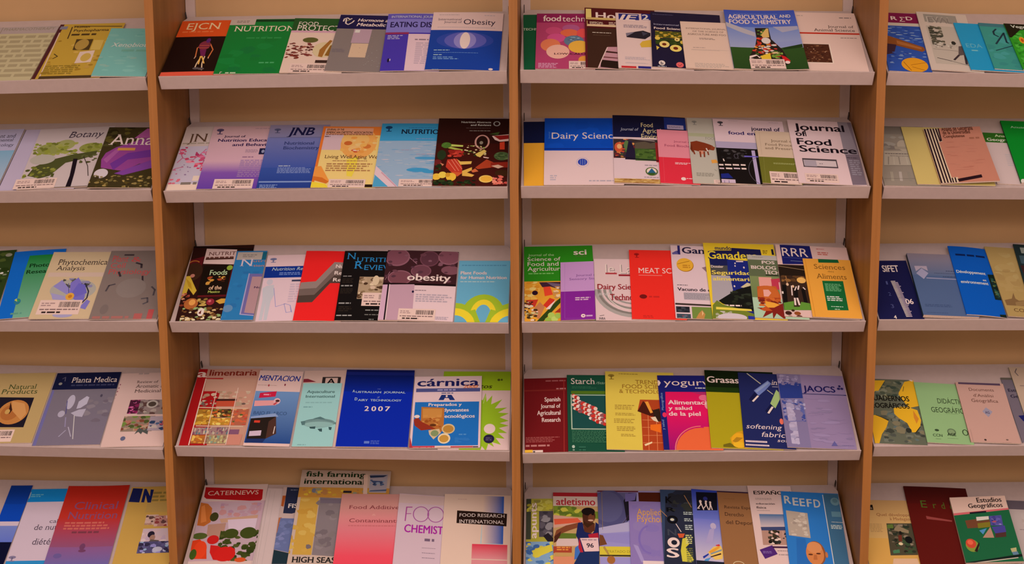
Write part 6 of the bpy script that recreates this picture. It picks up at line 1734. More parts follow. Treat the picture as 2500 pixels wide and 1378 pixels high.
 ('P',(23,32,85),[64.0,131.4,81.7,159.4,88.9,141.9,73.7,117.3]),
 ('P',(172,224,150),[100.6,211.5,108.5,200.4,107.9,177.6,92.2,142.2,79.9,159.3]),
 ('S',(242,246,246),5.7,[71.6,123.0,85.5,147.7]),
 ('T','inform',88.8,229.2,59.5,20.6,(246,246,246),'si'),
 ('R',90.5,221.0,113.7,223.1,(185,198,230)),
 ('E',104.4,95.8,5.2,10.5,(242,132,112)),
 ('T','softening',8.9,65.8,94.6,17.5,(238,239,246),'i'),
 ('T','fabric',47.7,38.8,62.5,18.1,(238,239,246),'i'),
 ('T','soft',87.0,23.0,34.3,11.9,(238,239,246),'i'),
 ('R',3.7,17.8,59.9,23.8,(233,234,246)),
 ('R',3.2,5.7,64.6,11.0,(233,234,246)),
 ('R',3.0,-5.1,87.0,-1.6,(233,234,246)),
 ('L',5.7,19.6,56.8,21.9,1,(152,152,182)),
 ('L',4.8,7.1,60.0,9.1,1,(152,152,182)),
 ('L',5.0,-4.0,82.4,-3.5,1,(152,152,182))]),
(4,2,691.9,8.2,1.66,180.9,265.1,2.5,7.84,0.4,0,0,(155, 150, 201),None,'lavender oil-chemistry journal with an ice-column picture at the right end of the fourth shelf',[
 ('P',(137,140,192),[0.0,265.1,63.9,268.5,62.7,-8.0,0.0,-11.2]),
 ('P',(47,73,166),[1.0,227.8,62.8,231.0,61.7,176.0,1.7,172.9]),
 ('N',0.3,230.8,57.1,263.6,[(152,158,209),(120,122,176),(172,178,225)],24,9.0,None,1.0),
 ('N',9.5,223.0,56.2,234.5,[(137,140,192),(47,73,166)],20,5.9,None,1.0),
 ('N',3.8,132.9,65.2,171.5,[(155,168,225),(65,91,182),(185,198,246),(117,132,203)],40,8.0,None,1.0),
 ('N',13.2,4.5,34.5,157.0,[(185,193,235),(194,204,246),(172,183,230)],40,15.5,None,1.0),
 ('N',49.7,91.5,60.1,167.9,[(65,91,187),(102,122,203)],22,7.1,None,1.0),
 ('N',4.0,89.0,12.1,153.5,[(65,91,187),(155,168,225)],16,7.1,None,1.0),
 ('S',(120,132,203),3.1,[14.3,89.2,58.3,94.3]),
 ('P',(100,111,198),[2.0,-1.3,61.7,0.3,62.7,-8.0,0.0,-11.2]),
 ('N',68.9,3.4,174.6,181.0,[(155,150,201),(148,147,195),(161,158,211),(144,142,192)],30,26.7,None,0.3),
 ('T','JAOCS',66.5,201.5,87.1,22.8,(32,35,112),'b'),
 ('E',166.8,225.1,3.3,4.1,(47,50,117)),
 ('E',163.2,215.7,4.5,4.0,(47,50,117)),
 ('E',172.2,216.1,4.0,4.0,(47,50,117)),
 ('R',62.0,190.9,189.5,193.6,(49,53,123)),
 ('L',66.9,192.5,174.3,191.8,1,(155,163,214)),
 ('L',129.3,267.6,172.8,269.7,1,(120,114,166)),
 ('L',70.3,118.9,109.3,121.3,1,(137,134,182)),
 ('P',(102,111,187),[115.9,8.7,125.7,26.1,132.6,9.6]),
 ('L',144.1,10.4,175.6,13.0,1,(120,122,182))]),
(4,3,3.8,11.5,3.61,134.7,244.0,2.5,0.4,0.4,0,0,(104, 122, 107),None,'world-map journal with yellow continents and black capitals, beside the right upright on the fourth shelf',[
 ('N',20.7,171.3,130.8,237.1,[(117,134,112),(85,106,91),(137,158,139),(67,91,83),(152,168,133)],60,11.8,None,1.0),
 ('N',24.9,6.2,132.9,121.8,[(120,140,128),(85,101,96),(135,142,117),(102,132,133),(67,81,75)],80,13.3,None,1.0),
 ('P',(242,209,53),[32.5,237.7,57.9,239.1,34.8,196.8,27.1,196.4,13.6,181.7,-1.9,180.9,10.8,235.2]),
 ('P',(242,209,53),[87.9,191.2,109.9,236.1,134.7,244.0,135.3,188.2,136.1,144.1,106.2,134.3,87.1,185.6]),
 ('P',(242,209,53),[66.1,132.1,87.9,138.8,106.6,137.0,127.8,127.3,131.7,89.9,126.1,68.4,113.3,45.3,101.9,43.9,93.9,77.2,74.2,96.1,64.9,110.4]),
 ('P',(220,158,58),[116.4,126.7,126.5,94.9,118.0,75.8,114.1,99.6]),
 ('P',(238,204,53),[3.2,100.3,13.0,103.5,27.3,97.6,46.0,82.6,37.0,58.2,22.5,33.8,10.2,-3.1,-6.5,-4.1,-10.5,37.2]),
 ('S',(32,35,26),1.7,[14.9,103.6,29.0,96.3,44.4,85.1]),
 ('S',(32,35,26),1.9,[125.7,65.7,111.2,43.9]),
 ('E',93.7,50.8,7.5,9.0,(49,60,58)),
 ('S',(85,91,53),1.4,[100.3,197.5,105.2,217.4]),
 ('T','CUADERNOS',5.0,159.6,107.4,20.4,(23,24,21),'b'),
 ('T','GEOGRÁFICOS',-2.3,131.7,111.3,19.4,(23,24,21),'b'),
 ('P',(246,246,246),[116.4,247.9,123.4,248.8,133.7,240.2,129.5,238.0])]),
(4,3,138.2,10.2,3.43,120.1,225.7,2.5,4.42,0.4,0,0,(152, 214, 155),None,'pale green geography journal with sketchy capital title on the fourth right shelf',[
 ('T','DIDÁCTICA',52.1,148.1,78.4,19.5,(41,65,42)),
 ('T','GEOGRÁFICA',30.1,113.1,95.9,20.3,(41,65,42)),
 ('L',65.6,109.2,99.3,110.6,1,(100,147,101)),
 ('T','CCN',18.6,22.7,24.5,10.0,(58,91,64),'b'),
 ('E',31.9,45.9,5.6,4.2,(58,91,64)),
 ('E',69.4,42.6,11.4,12.2,(102,142,107)),
 ('E',69.4,42.6,8.3,8.5,(137,183,139)),
 ('T','AGE',56.6,28.0,22.6,10.5,(23,40,26),'b'),
 ('L',55.1,17.7,82.5,19.3,1,(100,147,101)),
 ('L',23.9,12.9,37.3,15.4,1,(100,147,101)),
 ('A',104.8,42.9,7.6,11.1,2.3,(49,76,53),0,360)]),
(4,3,383.7,10.0,2.0,200.0,244.4,2.5,0.4,0.4,0,0,(120, 122, 142),None,'thin grey journal with dark lettering, third from the right edge of the fourth right shelf',[
 ('T','Estudios',8.8,189.3,52.9,12.4,(41,40,69),'b'),
 ('T','Geogr',9.7,166.3,46.3,12.6,(41,40,69),'b'),
 ('P',(32,40,123),[12.7,98.5,40.0,103.2,38.9,68.6,20.9,78.7]),
 ('R',-1,236.1,201.0,246.1,(102,106,101))]),
(4,3,250.2,10.5,3.37,126.9,222.3,4,4.3,3.9,0,0,(205, 181, 174),(152, 122, 107),'dusty pink geography documents journal with handwritten-style title on the fourth right shelf',[
 ('P',(93,81,112),[7.7,225.5,118.5,224.4,118.7,214.3,6.9,215.0]),
 ('T','Documents',31.4,190.1,65.5,12.2,(100,70,58)),
 ('T',"d'Anàlisi",38.6,167.7,52.7,11.8,(100,70,58)),
 ('T','Geogràfica',30.0,147.5,69.6,13.0,(100,70,58)),
 ('P',(163,173,203),[50.8,112.4,62.9,127.9,77.1,112.5,62.8,91.6]),
 ('T','AG',57.4,104.7,11.3,9.5,(67,70,117),'b'),
 ('E',38.1,7.8,3.0,3.4,(67,60,58)),
 ('E',94.1,10.8,3.3,2.6,(120,106,101)),
 ('L',23.8,-2.8,49.7,-0.2,1,(172,152,144)),
 ('L',79.7,-1.5,102.8,1.1,1,(172,152,144)),
 ('S',(185,163,155),1.2,[6.7,45.0,6.1,-1.6])]),
(4,3,410.9,12.1,2.67,195.0,280.5,2.5,3.88,3.9,0,0,(198, 192, 175),(135, 142, 96),'cream journal at the right edge of the fourth shelf',[
 ('S',(102,101,112),2.4,[20.2,275.4,13.0,260.7,18.4,246.5]),
 ('L',13.8,204.6,35.6,209.5,1,(155,147,144))]),
(5,0,371.4,3.0,-1.66,61.9,284.2,2.5,0.4,0.4,0,0,(14, 83, 222),None,'blue journal with pale and black bands at the left edge of the bottom shelf',[
 ('R',-1,215.2,62.9,286.3,(12,60,160),(14,76,203),'v'),
 ('R',-1,137.5,62.9,152.8,(216,219,246)),
 ('R',-1,80.5,62.9,137.5,(124,158,246),(102,137,246),'v'),
 ('R',-1,-20.1,62.9,80.5,(9,18,58))]),
(5,0,437.9,3.0,-2.44,113.9,271.8,2.5,0.4,0.4,0,0,(214, 216, 243),None,'white dietetics journal with a cyan top band and italic lettering on the bottom left shelf',[
 ('R',-1,224.1,114.9,274.0,(23,152,246)),
 ('R',-10.5,237.5,2.9,260.5,(152,201,241)),
 ('T','cahiers',82.6,147.8,64.5,14.0,(85,81,107),'s'),
 ('T','de nutrition',45.8,123.5,119.0,20.3,(85,81,107),'s'),
 ('T','diététique',54.2,72.3,100.7,22.7,(85,81,107),'s'),
 ('L',5.3,241.2,41.6,254.1,2,(102,204,246)),
 ('R',-1,-18.7,114.9,18.0,(47,163,246)),
 ('Q',2.8,16.1,24.0,35.8,(135,142,187))]),
(5,0,545.1,3.0,-2.81,174.7,283.4,2.5,1.96,0.4,-2,0,(163, 86, 107),None,'red to violet clinical nutrition journal on the bottom left shelf',[
 ('R',-1,167.5,175.7,287.1,(187,45,32),(194,60,50),'v'),
 ('R',-1,64.7,175.7,167.5,(194,60,50),(150,96,144),'v'),
 ('R',-1,-17.5,175.7,64.7,(146,106,171),(102,122,209),'v'),
 ('T','Clinical',34.4,197.6,121.5,28.4,(137,91,144)),
 ('T','Nutrition',25.8,162.5,136.6,28.0,(137,91,144)),
 ('L',22.2,123.6,161.2,153.9,3,(211,122,112)),
 ('L',48.7,110.1,123.4,120.2,1,(128,70,91)),
 ('E',89.9,65.7,7.7,11.2,(117,76,123)),
 ('E',92.1,51.7,10.3,5.0,(117,76,123)),
 ('E',29.4,35.0,11.2,8.3,(111,106,182))]),
(5,0,729.8,3.0,-3.32,154.4,285.5,2.5,0.4,0.4,0,0,(205, 183, 96),None,'mustard journal with a navy letter logo and family photos beside the left upright',[
 ('P',(28,40,107),[3.9,281.4,32.5,278.8,31.8,228.1,1.1,231.1]),
 ('P',(23,40,117),[37.3,278.0,43.2,277.8,57.7,250.6,55.4,274.9,64.9,273.9,64.8,224.8,55.4,226.1,45.4,254.1,45.8,227.6,36.8,228.5]),
 ('L',66.0,227.5,113.0,268.4,3,(155,147,80)),
 ('R',55.2,190.9,140.2,226.7,(194,178,104)),
 ('N',61.4,145.9,95.6,182.1,[(220,204,198),(185,158,144),(102,81,80)],16,9.3,(211,198,192),1.0),
 ('N',88.5,139.8,144.5,178.1,[(185,117,101),(100,76,80),(220,198,198),(152,76,80)],24,9.3,(185,147,144),1.0),
 ('N',61.7,75.5,153.5,132.7,[(211,209,230),(203,198,230),(229,229,241)],20,13.8,(216,209,225),1.0),
 ('E',87.2,111.8,9.6,11.4,(41,40,64)),
 ('E',92.8,100.3,7.7,10.3,(172,147,133)),
 ('P',(102,101,101),[81.2,78.1,89.3,94.7,112.5,91.0,113.9,71.3]),
 ('N',59.3,47.5,158.4,87.4,[(100,106,166),(152,163,241),(54,55,91),(155,204,246),(185,204,246)],44,9.9,(85,91,144),1.0),
 ('E',113.7,60.2,13.5,8.4,(194,214,246))]),
(5,1,14.2,3.0,-2.51,182.0,300.5,2.5,0.4,0.4,0,0,(222, 216, 217),(203, 188, 187),'catering newspaper with a red title plate and vegetables photo',[
 ('P',(181,30,37),[3.9,293.5,170.0,280.9,172.0,245.5,166.1,237.5,13.1,250.0,5.2,257.7]),
 ('T','CATERNEWS',14.4,262.9,144.1,16.4,(238,229,219),'s'),
 ('R',-2.0,31.2,200.8,239.9,(203,188,209)),
 ('P',(198,188,209),[1.1,238.3,169.6,229.1,176.7,29.1,-1.7,39.4]),
 ('N',57.8,181.8,173.7,232.2,[(194,173,198),(211,188,214),(185,163,198),(203,163,171)],24,16.3,None,1.0),
 ('P',(194,122,58),[-1.0,236.9,20.7,231.8,35.1,215.1,38.7,165.2,22.8,151.2,2.8,154.6]),
 ('P',(220,147,80),[3.9,221.9,12.2,227.6,26.7,168.4,11.6,163.0]),
 ('E',45.9,183.9,12.0,16.1,(65,73,37)),
 ('P',(203,178,155),[62.1,176.1,168.3,187.8,168.0,173.2,69.0,161.4]),
 ('P',(185,158,144),[33.3,156.6,82.8,161.1,81.8,109.6,35.4,116.5]),
 ('P',(220,219,246),[85.6,172.6,167.6,176.1,166.3,135.7,93.7,134.9]),
 ('E',17.2,117.0,20.5,11.4,(85,111,53)),
 ('N',72.2,28.9,183.3,141.2,[(65,86,37),(49,70,29),(82,101,48),(58,78,32)],70,12.8,None,1.0),
 ('E',102.3,123.2,20.5,17.1,(67,88,37)),
 ('E',149.7,124.7,22.7,19.9,(67,88,37)),
 ('P',(225,76,37),[-2.5,100.6,19.2,105.6,41.1,82.6,48.6,38.0,3.9,39.3]),
 ('E',25.5,69.0,18.0,30.5,(238,81,42)),
 ('E',55.7,103.2,16.3,15.5,(207,40,40)),
 ('P',(211,40,40),[51.9,85.1,72.7,81.7,90.3,70.1,106.8,79.4,121.8,69.2,123.3,44.3,112.2,29.5,66.9,34.8,53.8,59.9]),
 ('E',95.1,53.3,29.2,24.8,(216,42,40)),
 ('E',9.0,54.3,9.4,17.7,(67,106,37)),
 ('E',140.6,32.8,15.6,7.7,(220,101,53))]),
(5,1,189.6,3.0,-0.72,122.2,288.5,2.5,4.74,0.4,0,0,(211, 211, 217),None,'thick white magazine with grey edge lines, mostly hidden on the bottom shelf',[
 ('S',(172,173,176),1.4,[0.1,244.8,3.3,22.7]),
 ('S',(190,193,198),1.2,[8.2,281.2,13.2,23.0]),
 ('S',(194,198,203),1.1,[22.2,281.7,26.4,23.4]),
 ('S',(185,183,187),1.1,[0.4,215.1,7.7,22.8])]),
(5,1,244.1,3.0,-2.68,150.0,291.9,2.5,6.62,1.4,0,0,(203, 198, 198),None,'fishing magazine with a blue sea photo, only a narrow strip showing',[
 ('P',(181,101,48),[1.4,260.7,10.6,260.7,8.4,220.4,1.2,223.4]),
 ('P',(181,122,80),[-2.8,180.8,8.4,182.3,5.0,116.3,-5.1,116.3]),
 ('P',(41,55,91),[10.5,291.9,46.8,290.0,43.1,198.3,34.2,195.3,10.1,196.9]),
 ('T','FISH',21.6,215.9,42.4,16.3,(238,246,246),'b'),
 ('L',21.9,278.7,41.1,283.3,1,(120,142,176)),
 ('P',(106,132,192),[5.3,179.4,45.3,177.8,40.7,60.3,-2.9,71.5]),
 ('N',0.3,71.3,55.0,173.6,[(115,142,203),(98,122,176),(128,152,214)],20,13.7,None,1.0),
 ('P',(32,60,75),[-5.1,71.5,8.8,67.3,50.0,56.1,45.1,21.9,-3.3,22.1])]),
(5,1,285.3,3.0,-1.22,255.9,344.2,2.5,8.78,0.4,0,14,(205, 201, 192),None,'tall fish-farming newspaper sticking up above the bottom shelf',[
 ('R',-1,245.8,256.9,281.9,(203,163,75)),
 ('N',11.0,252.1,199.7,280.1,[(220,209,69),(185,147,91),(152,168,144),(203,183,69)],26,10.7,None,1.0),
 ('E',42.4,270.5,6.0,8.1,(120,137,166)),
 ('T','fish farming',12.9,320.5,170.4,19.7,(30,65,37),'b'),
 ('T','international',11.1,293.9,172.3,20.0,(23,50,25),'b'),
 ('P',(229,219,209),[178.6,329.5,190.3,329.7,194.6,256.3,183.1,256.1]),
 ('P',(176,188,209),[197.1,332.9,247.7,332.8,247.1,266.1,198.4,266.3]),
 ('P',(47,70,112),[195.2,327.4,246.8,329.5,235.6,321.8,198.4,318.6]),
 ('P',(67,96,150),[199.2,309.1,241.5,307.1,230.6,298.0,209.5,299.0]),
 ('N',198.9,289.4,240.6,312.1,[(85,117,166),(49,76,123),(150,188,225)],14,8.0,None,1.0),
 ('P',(85,111,155),[202.3,273.9,248.5,278.4,246.7,271.9,198.1,269.2]),
 ('R',126.0,263.5,149.9,270.8,(41,40,58)),
 ('P',(207,183,85),[8.5,245.1,60.4,246.2,62.0,50.8,10.2,51.1]),
 ('N',-11.6,53.9,79.8,240.4,[(211,188,91),(203,173,75),(216,201,107)],24,18.4,None,1.0),
 ('P',(137,140,150),[62.7,246.3,135.8,243.5,129.4,46.9,63.5,50.9]),
 ('N',44.3,55.2,146.3,235.8,[(146,150,160),(120,122,133),(133,137,144)],24,18.4,None,1.0),
 ('R',65.5,225.4,123.8,242.0,(120,122,144)),
 ('T','HIGH SEAS',11.4,26.0,117.8,19.0,(32,35,37),'bs')]),
(5,1,411.9,3.0,-1.71,170.2,259.9,2.5,18.61,13.4,0,0,(229, 142, 155),None,'pink fading food-additives journal on the bottom shelf',[
 ('R',-1,218.9,171.2,262.0,(211,168,166),(216,170,168),'v'),
 ('R',-1,132.1,171.2,218.9,(216,170,168),(229,142,160),'v'),
 ('R',-1,42.9,171.2,132.1,(229,142,160),(242,91,117),'v'),
 ('R',-1,-11.0,171.2,42.9,(242,91,117),(242,81,107),'v'),
 ('T','Food Additives',24.4,205.6,149.1,13.5,(135,65,75),'s'),
 ('T','&',90.9,181.9,11.4,7.2,(233,188,187),'s'),
 ('T','Contaminants',29.5,158.1,138.0,13.8,(135,65,75),'s'),
 ('L',28.2,143.8,157.3,148.1,1,(203,122,133))]),
(5,1,571.7,3.0,-1.01,166.1,264.0,2.5,18.06,0.4,0,0,(216, 211, 233),None,'pale lilac food-chemistry journal with thin magenta ring letters on the bottom shelf',[
 ('Q',12.5,235.1,30.6,251.7,(102,117,144)),
 ('L',40.0,257.0,83.9,258.6,1,(181,178,198)),
 ('R',-1,230.7,167.1,261.9,(216,209,214)),
 ('S',(170,81,176),3.1,[23.5,218.0,22.7,167.0]),
 ('S',(170,81,176),3.2,[22.9,216.2,39.4,217.6]),
 ('S',(170,81,176),2.3,[21.9,193.0,37.7,194.3]),
 ('A',64.9,194.6,22.6,27.6,2.7,(170,101,187),0,360),
 ('A',105.8,196.4,23.5,28.2,2.7,(170,101,187),0,360),
 ('T','CHEMISTRY',22.2,129.0,140.7,28.3,(172,40,187),'b'),
 ('L',80.4,99.0,106.9,112.2,1,(120,111,144)),
 ('L',74.7,77.7,112.5,79.6,1,(137,132,160)),
 ('L',75.8,60.6,111.3,63.2,1,(137,132,160)),
 ('L',76.8,44.1,111.1,46.8,1,(137,132,160))]),
(5,1,698.8,3.0,-0.98,187.8,272.3,2.5,8.21,0.4,1,0,(231, 224, 211),None,'cream food-research journal with a blue fading bar and black title plate',[
 ('P',(185,229,246),[111.5,267.9,167.1,268.0,165.1,96.9,105.2,99.2]),
 ('R',109.1,99.8,167.8,267.8,(231,224,211),(30,101,214),'h'),
 ('P',(41,30,26),[37.4,213.3,177.3,206.2,176.2,161.6,37.6,168.6]),
 ('T','FOOD RESEARCH',44.1,191.9,127.0,12.2,(242,246,246),'s'),
 ('T','INTERNATIONAL',44.4,169.4,124.8,12.7,(242,246,246),'s'),
 ('L',37.9,251.9,63.4,255.6,1,(211,198,192)),
 ('R',83.3,47.8,179.8,97.6,(225,65,96),(225,163,176),'v'),
 ('R',83.7,26.1,180.1,44.8,(225,163,176))]),
(5,2,5.8,3.0,0.0,111.8,263.9,2.5,0.4,0.4,0.5,0,(187, 201, 80),None,'sports-medicine journal with vertical white title, right of the middle upright on the bottom shelf',[
 ('R',-1.4,124.0,13.5,264.0,(67,81,69)),
 ('N',1.0,218.6,74.6,259.6,[(203,219,80),(168,178,64),(152,163,85),(211,229,112)],24,13.8,None,1.0),
 ('R',35.7,131.6,96.6,220.4,(85,88,104)),
 ('N',38.0,134.3,94.4,218.9,[(102,106,123),(67,70,85),(152,163,176)],24,16.0,None,1.0),
 ('P',(41,40,53),[47.2,134.7,60.7,145.7,78.6,123.5,78.4,96.2,65.0,107.2]),
 ('R',-1.0,42.5,95.7,115.8,(137,193,241)),
 ('N',0.1,42.5,95.7,115.8,[(82,142,214),(220,229,91),(137,198,246),(67,122,203),(229,239,101)],40,13.4,None,1.0),
 ('P',(229,239,85),[16.0,85.8,69.5,107.1,73.9,85.4,25.0,61.6]),
 ('V','apunts',28.7,126.7,122.7,19.3,(246,246,246),'b')]),
(5,2,80.8,3.0,0.0,159.5,282.5,2.5,5.21,0.4,0,0,(203, 183, 128),None,'athletics magazine with a runner wearing bib number 96 on the bottom shelf',[
 ('R',-1,269.0,160.5,284.8,(176,45,58)),
 ('R',-1,234.9,160.5,269.0,(220,219,214)),
 ('T','atletismo esp',8.5,238.5,158.7,26.0,(185,55,69),'b'),
 ('P',(120,158,58),[0.9,234.9,45.6,235.6,81.8,216.1,127.5,216.8,126.6,191.3,0.7,203.5]),
 ('N',2.0,199.0,79.1,234.9,[(133,173,58),(102,140,53),(211,229,91)],22,13.8,None,1.0),
 ('P',(220,188,171),[0.7,203.5,81.2,190.6,80.9,176.5,0.4,158.6]),
 ('P',(229,111,80),[1.7,189.4,67.7,193.2,78.7,179.3,3.9,169.8]),
 ('P',(100,137,53),[17.2,142.2,66.6,140.2,61.8,123.6,8.0,122.8]),
 ('P',(225,219,219),[8.0,122.8,70.8,123.7,68.0,99.1,7.9,98.2]),
 ('R',0.0,74.6,49.8,96.8,(176,81,58)),
 ('R',3.3,63.9,54.0,76.6,(203,178,112)),
 ('P',(225,163,128),[-0.2,63.1,56.2,64.0,55.7,32.1,-0.3,31.3]),
 ('L',9.0,82.6,47.7,96.9,2,(238,178,85)),
 ('P',(137,86,58),[1.3,125.4,8.3,150.4,35.5,167.5,74.2,179.2,78.4,165.3,44.3,150.9,21.7,139.5,8.0,114.6]),
 ('P',(82,50,37),[1.2,109.0,3.6,131.0,21.7,147.8,19.4,133.9,8.0,111.8]),
 ('P',(67,45,26),[81.4,199.1,112.6,177.0,114.0,149.2,84.8,148.7]),
 ('E',99.2,200.7,18.2,25.3,(82,50,37)),
 ('E',97.8,216.3,18.7,13.6,(28,24,26)),
 ('E',105.8,193.8,9.1,14.1,(117,76,53)),
 ('E',103.8,185.8,7.7,2.8,(220,198,176)),
 ('E',93.0,205.5,3.6,2.0,(19,17,18)),
 ('E',110.0,205.7,3.7,2.0,(19,17,18)),
 ('P',(32,47,112),[68.5,176.3,81.0,179.3,84.8,148.7,107.1,140.8,114.1,151.9,117.2,179.9,126.0,171.6,126.3,78.4,72.0,77.6,67.3,120.9,62.0,134.6]),
 ('P',(100,60,42),[80.9,176.5,94.1,160.0,114.9,177.0,114.2,154.7,102.6,140.7,87.0,146.0]),
 ('P',(185,45,69),[95.7,137.8,122.9,143.8,124.5,124.5,97.6,124.1]),
 ('P',(67,132,230),[59.0,93.6,72.6,104.6,71.7,61.5,56.0,53.3]),
 ('P',(185,45,69),[70.8,126.5,80.9,77.7,78.2,59.0,67.9,93.7]),
 ('P',(242,229,235),[73.0,125.1,122.3,127.2,124.2,82.4,84.3,80.5]),
 ('T','96',90.2,94.1,19.5,14.9,(47,45,69),'b'),
 ('L',77.4,116.2,119.8,122.4,1,(176,163,182)),
 ('P',(32,58,117),[72.0,77.6,124.2,81.1,122.6,33.1,51.3,32.0])]),
(5,2,205.9,3.0,0.0,178.4,288.1,2.5,5.51,0.4,0,0,(163, 173, 246),None,'lilac journal with a big dark blue-grey ball and yellow band on the bottom shelf',[
 ('R',-1.1,282.9,115.3,290.1,(102,50,69)),
 ('P',(102,111,166),[-0.2,281.4,110.6,281.4,107.1,215.0,77.8,175.1,31.9,157.8,-1.8,157.3]),
 ('E',32.3,225.4,50.2,64.9,(85,94,150)),
 ('E',27.9,231.1,41.2,53.9,(95,106,160)),
 ('P',(32,35,48),[72.3,251.8,87.5,281.1,110.6,281.4,101.6,198.0,78.1,180.7]),
 ('P',(120,122,203),[78.2,278.0,110.6,281.4,104.6,255.1,76.8,249.0]),
 ('A',32.3,225.4,54.8,67.6,1.8,(65,50,75),280,340),
 ('R',115.3,247.6,186.7,282.9,(85,40,26)),
 ('P',(185,198,246),[-0.7,157.3,91.6,180.9,89.9,147.5,-0.2,138.0]),
 ('P',(155,163,241),[4.3,138.0,89.7,142.0,87.7,103.6,7.9,113.4]),
 ('R',-1,62.0,179.4,95.6,(225,229,75)),
 ('R',-1,63.1,179.4,68.4,(67,70,53)),
 ('T','TRATADO DE',19.9,75.2,66.4,8.6,(155,163,58)),
 ('P',(120,81,53),[0.8,135.2,10.8,132.6,20.9,102.7,-0.4,97.0]),
 ('P',(185,168,91),[14.0,97.2,26.3,70.4,21.8,67.7,9.4,91.7]),
 ('E',30.0,51.8,11.0,13.2,(172,122,64)),
 ('S',(155,142,91),1.1,[12.6,283.0,10.4,151.9])]),
(5,2,287.7,5.0,1.05,111.5,246.4,2.5,6.9,3.9,0,0,(148, 142, 219),None,'mauve psychology journal with orange serif title on the bottom shelf',[
 ('N',8.3,50.3,81.3,232.8,[(148,142,219),(152,147,218),(141,137,219)],14,27.4,None,1.0),
 ('A',55.7,116.8,33.4,48.7,5.8,(133,127,219),100,270),
 ('P',(172,173,241),[8.3,99.0,21.4,94.0,37.1,43.7,28.3,40.7]),
 ('T','Applied',21.2,199.1,69.0,23.8,(233,193,96),'s'),
 ('T','Psychology',20.8,175.4,102.9,24.2,(233,193,96),'s'),
 ('R',32.4,29.9,104.3,46.2,(238,239,246))]),
(5,2,376.2,5.1,1.24,95.4,285.8,2.5,8.14,5.4,0,0,(43, 55, 80),None,'dark magazine with large letters down its side and a yellow runner on the bottom shelf',[
 ('P',(58,86,128),[0.0,285.8,44.8,284.5,13.4,254.3,0.4,33.1,-1.8,33.0]),
 ('N',21.5,211.2,90.6,277.8,[(54,65,64),(65,78,91),(41,50,64)],20,20.7,None,1.0),
 ('S',(203,163,107),1.6,[-0.0,210.8,14.9,191.6]),
 ('S',(203,163,107),1.6,[66.8,267.8,84.7,225.2]),
 ('T','K',13.8,238.5,19.4,24.5,(14,19,26),'b'),
 ('T','R',14.6,208.5,23.8,15.7,(14,19,26),'b'),
 ('A',29.7,181.4,14.9,14.0,6.8,(14,19,26),0,360),
 ('E',29.0,181.4,5.4,4.5,(220,239,219)),
 ('T','N',13.9,127.6,24.6,22.1,(67,81,101),'b'),
 ('E',28.7,104.2,16.4,16.8,(246,246,246)),
 ('E',30.5,104.2,8.0,8.1,(32,40,58)),
 ('T','S',8.1,55.1,34.1,31.6,(246,246,246),'b'),
 ('S',(246,246,246),2.0,[38.4,167.2,51.4,140.0]),
 ('P',(220,106,64),[41.0,134.1,61.1,134.8,55.8,120.9,44.7,120.5]),
 ('P',(220,234,85),[53.5,118.1,64.8,121.2,70.1,99.7,60.6,88.5,80.1,49.2,73.0,41.0,49.0,42.8,46.7,77.3]),
 ('L',61.1,198.4,87.5,210.2,2,(194,229,230)),
 ('L',62.1,175.9,86.1,187.6,2,(194,229,230)),
 ('L',63.0,146.6,84.2,165.3,3,(194,229,230)),
 ('L',62.1,100.1,83.4,132.1,5,(220,246,166)),
 ('L',61.7,41.3,81.7,88.6,7,(120,140,80))]),
(5,2,461.8,5.9,1.65,100.1,285.1,2.5,9.95,0.4,0,0,(141, 158, 246),None,'blue to lilac sports journal with three white running figures in a black square',[
 ('R',-1,182.5,101.1,288.6,(45,76,214),(111,137,241),'v'),
 ('R',-1,43.6,101.1,182.5,(120,142,246),(211,219,246),'v'),
 ('P',(19,24,42),[12.6,275.2,71.9,278.0,69.3,215.9,12.1,210.5]),
 ('S',(246,246,246),5.1,[22.4,241.4,25.2,230.2]),
 ('S',(246,246,246),2.8,[24.2,233.0,14.2,217.8,19.9,218.3]),
 ('S',(246,246,246),2.8,[26.3,230.3,31.0,213.7]),
 ('E',23.2,242.9,3.7,4.6,(246,246,246)),
 ('S',(246,246,246),5.0,[37.7,240.0,39.0,231.5]),
 ('S',(246,246,246),2.7,[39.0,231.5,31.3,219.4]),
 ('S',(246,246,246),2.8,[40.0,230.2,44.7,215.0]),
 ('E',38.8,243.6,3.2,4.1,(246,246,246)),
 ('S',(246,246,246),5.0,[50.4,238.3,50.7,229.8]),
 ('S',(246,246,246),2.8,[50.3,231.2,47.0,215.2]),
 ('S',(246,246,246),2.8,[51.7,231.3,55.0,215.9]),
 ('E',50.6,241.8,3.0,3.8,(246,246,246)),
 ('E',37.7,253.8,6.4,6.9,(49,60,155)),
 ('E',53.4,160.2,8.1,10.6,(198,204,246)),
 ('P',(181,188,246),[42.4,147.5,56.4,154.3,48.4,104.3,28.1,99.7]),
 ('P',(246,229,123),[32.8,70.5,49.7,90.9,70.0,95.4,75.2,77.1,71.2,52.7,51.1,48.3,41.0,60.6]),
 ('P',(242,188,69),[35.2,73.4,63.3,94.8,67.3,89.8,41.4,66.0]),
 ('P',(137,178,198),[39.3,68.5,71.4,84.8,71.0,79.4,41.3,64.6]),
 ('P',(41,70,192),[18.2,55.9,34.9,68.1,34.5,62.7,20.5,49.5]),
 ('P',(67,40,37),[38.6,57.7,68.2,71.6,69.0,67.2,40.6,55.3]),
 ('P',(220,65,69),[55.7,96.8,65.9,100.5,67.6,93.9,56.6,94.2]),
 ('P',(85,173,246),[24.8,48.5,40.6,55.3,26.0,32.8,15.0,31.8]),
 ('R',0.3,27.2,80.2,42.3,(36,47,64))]),
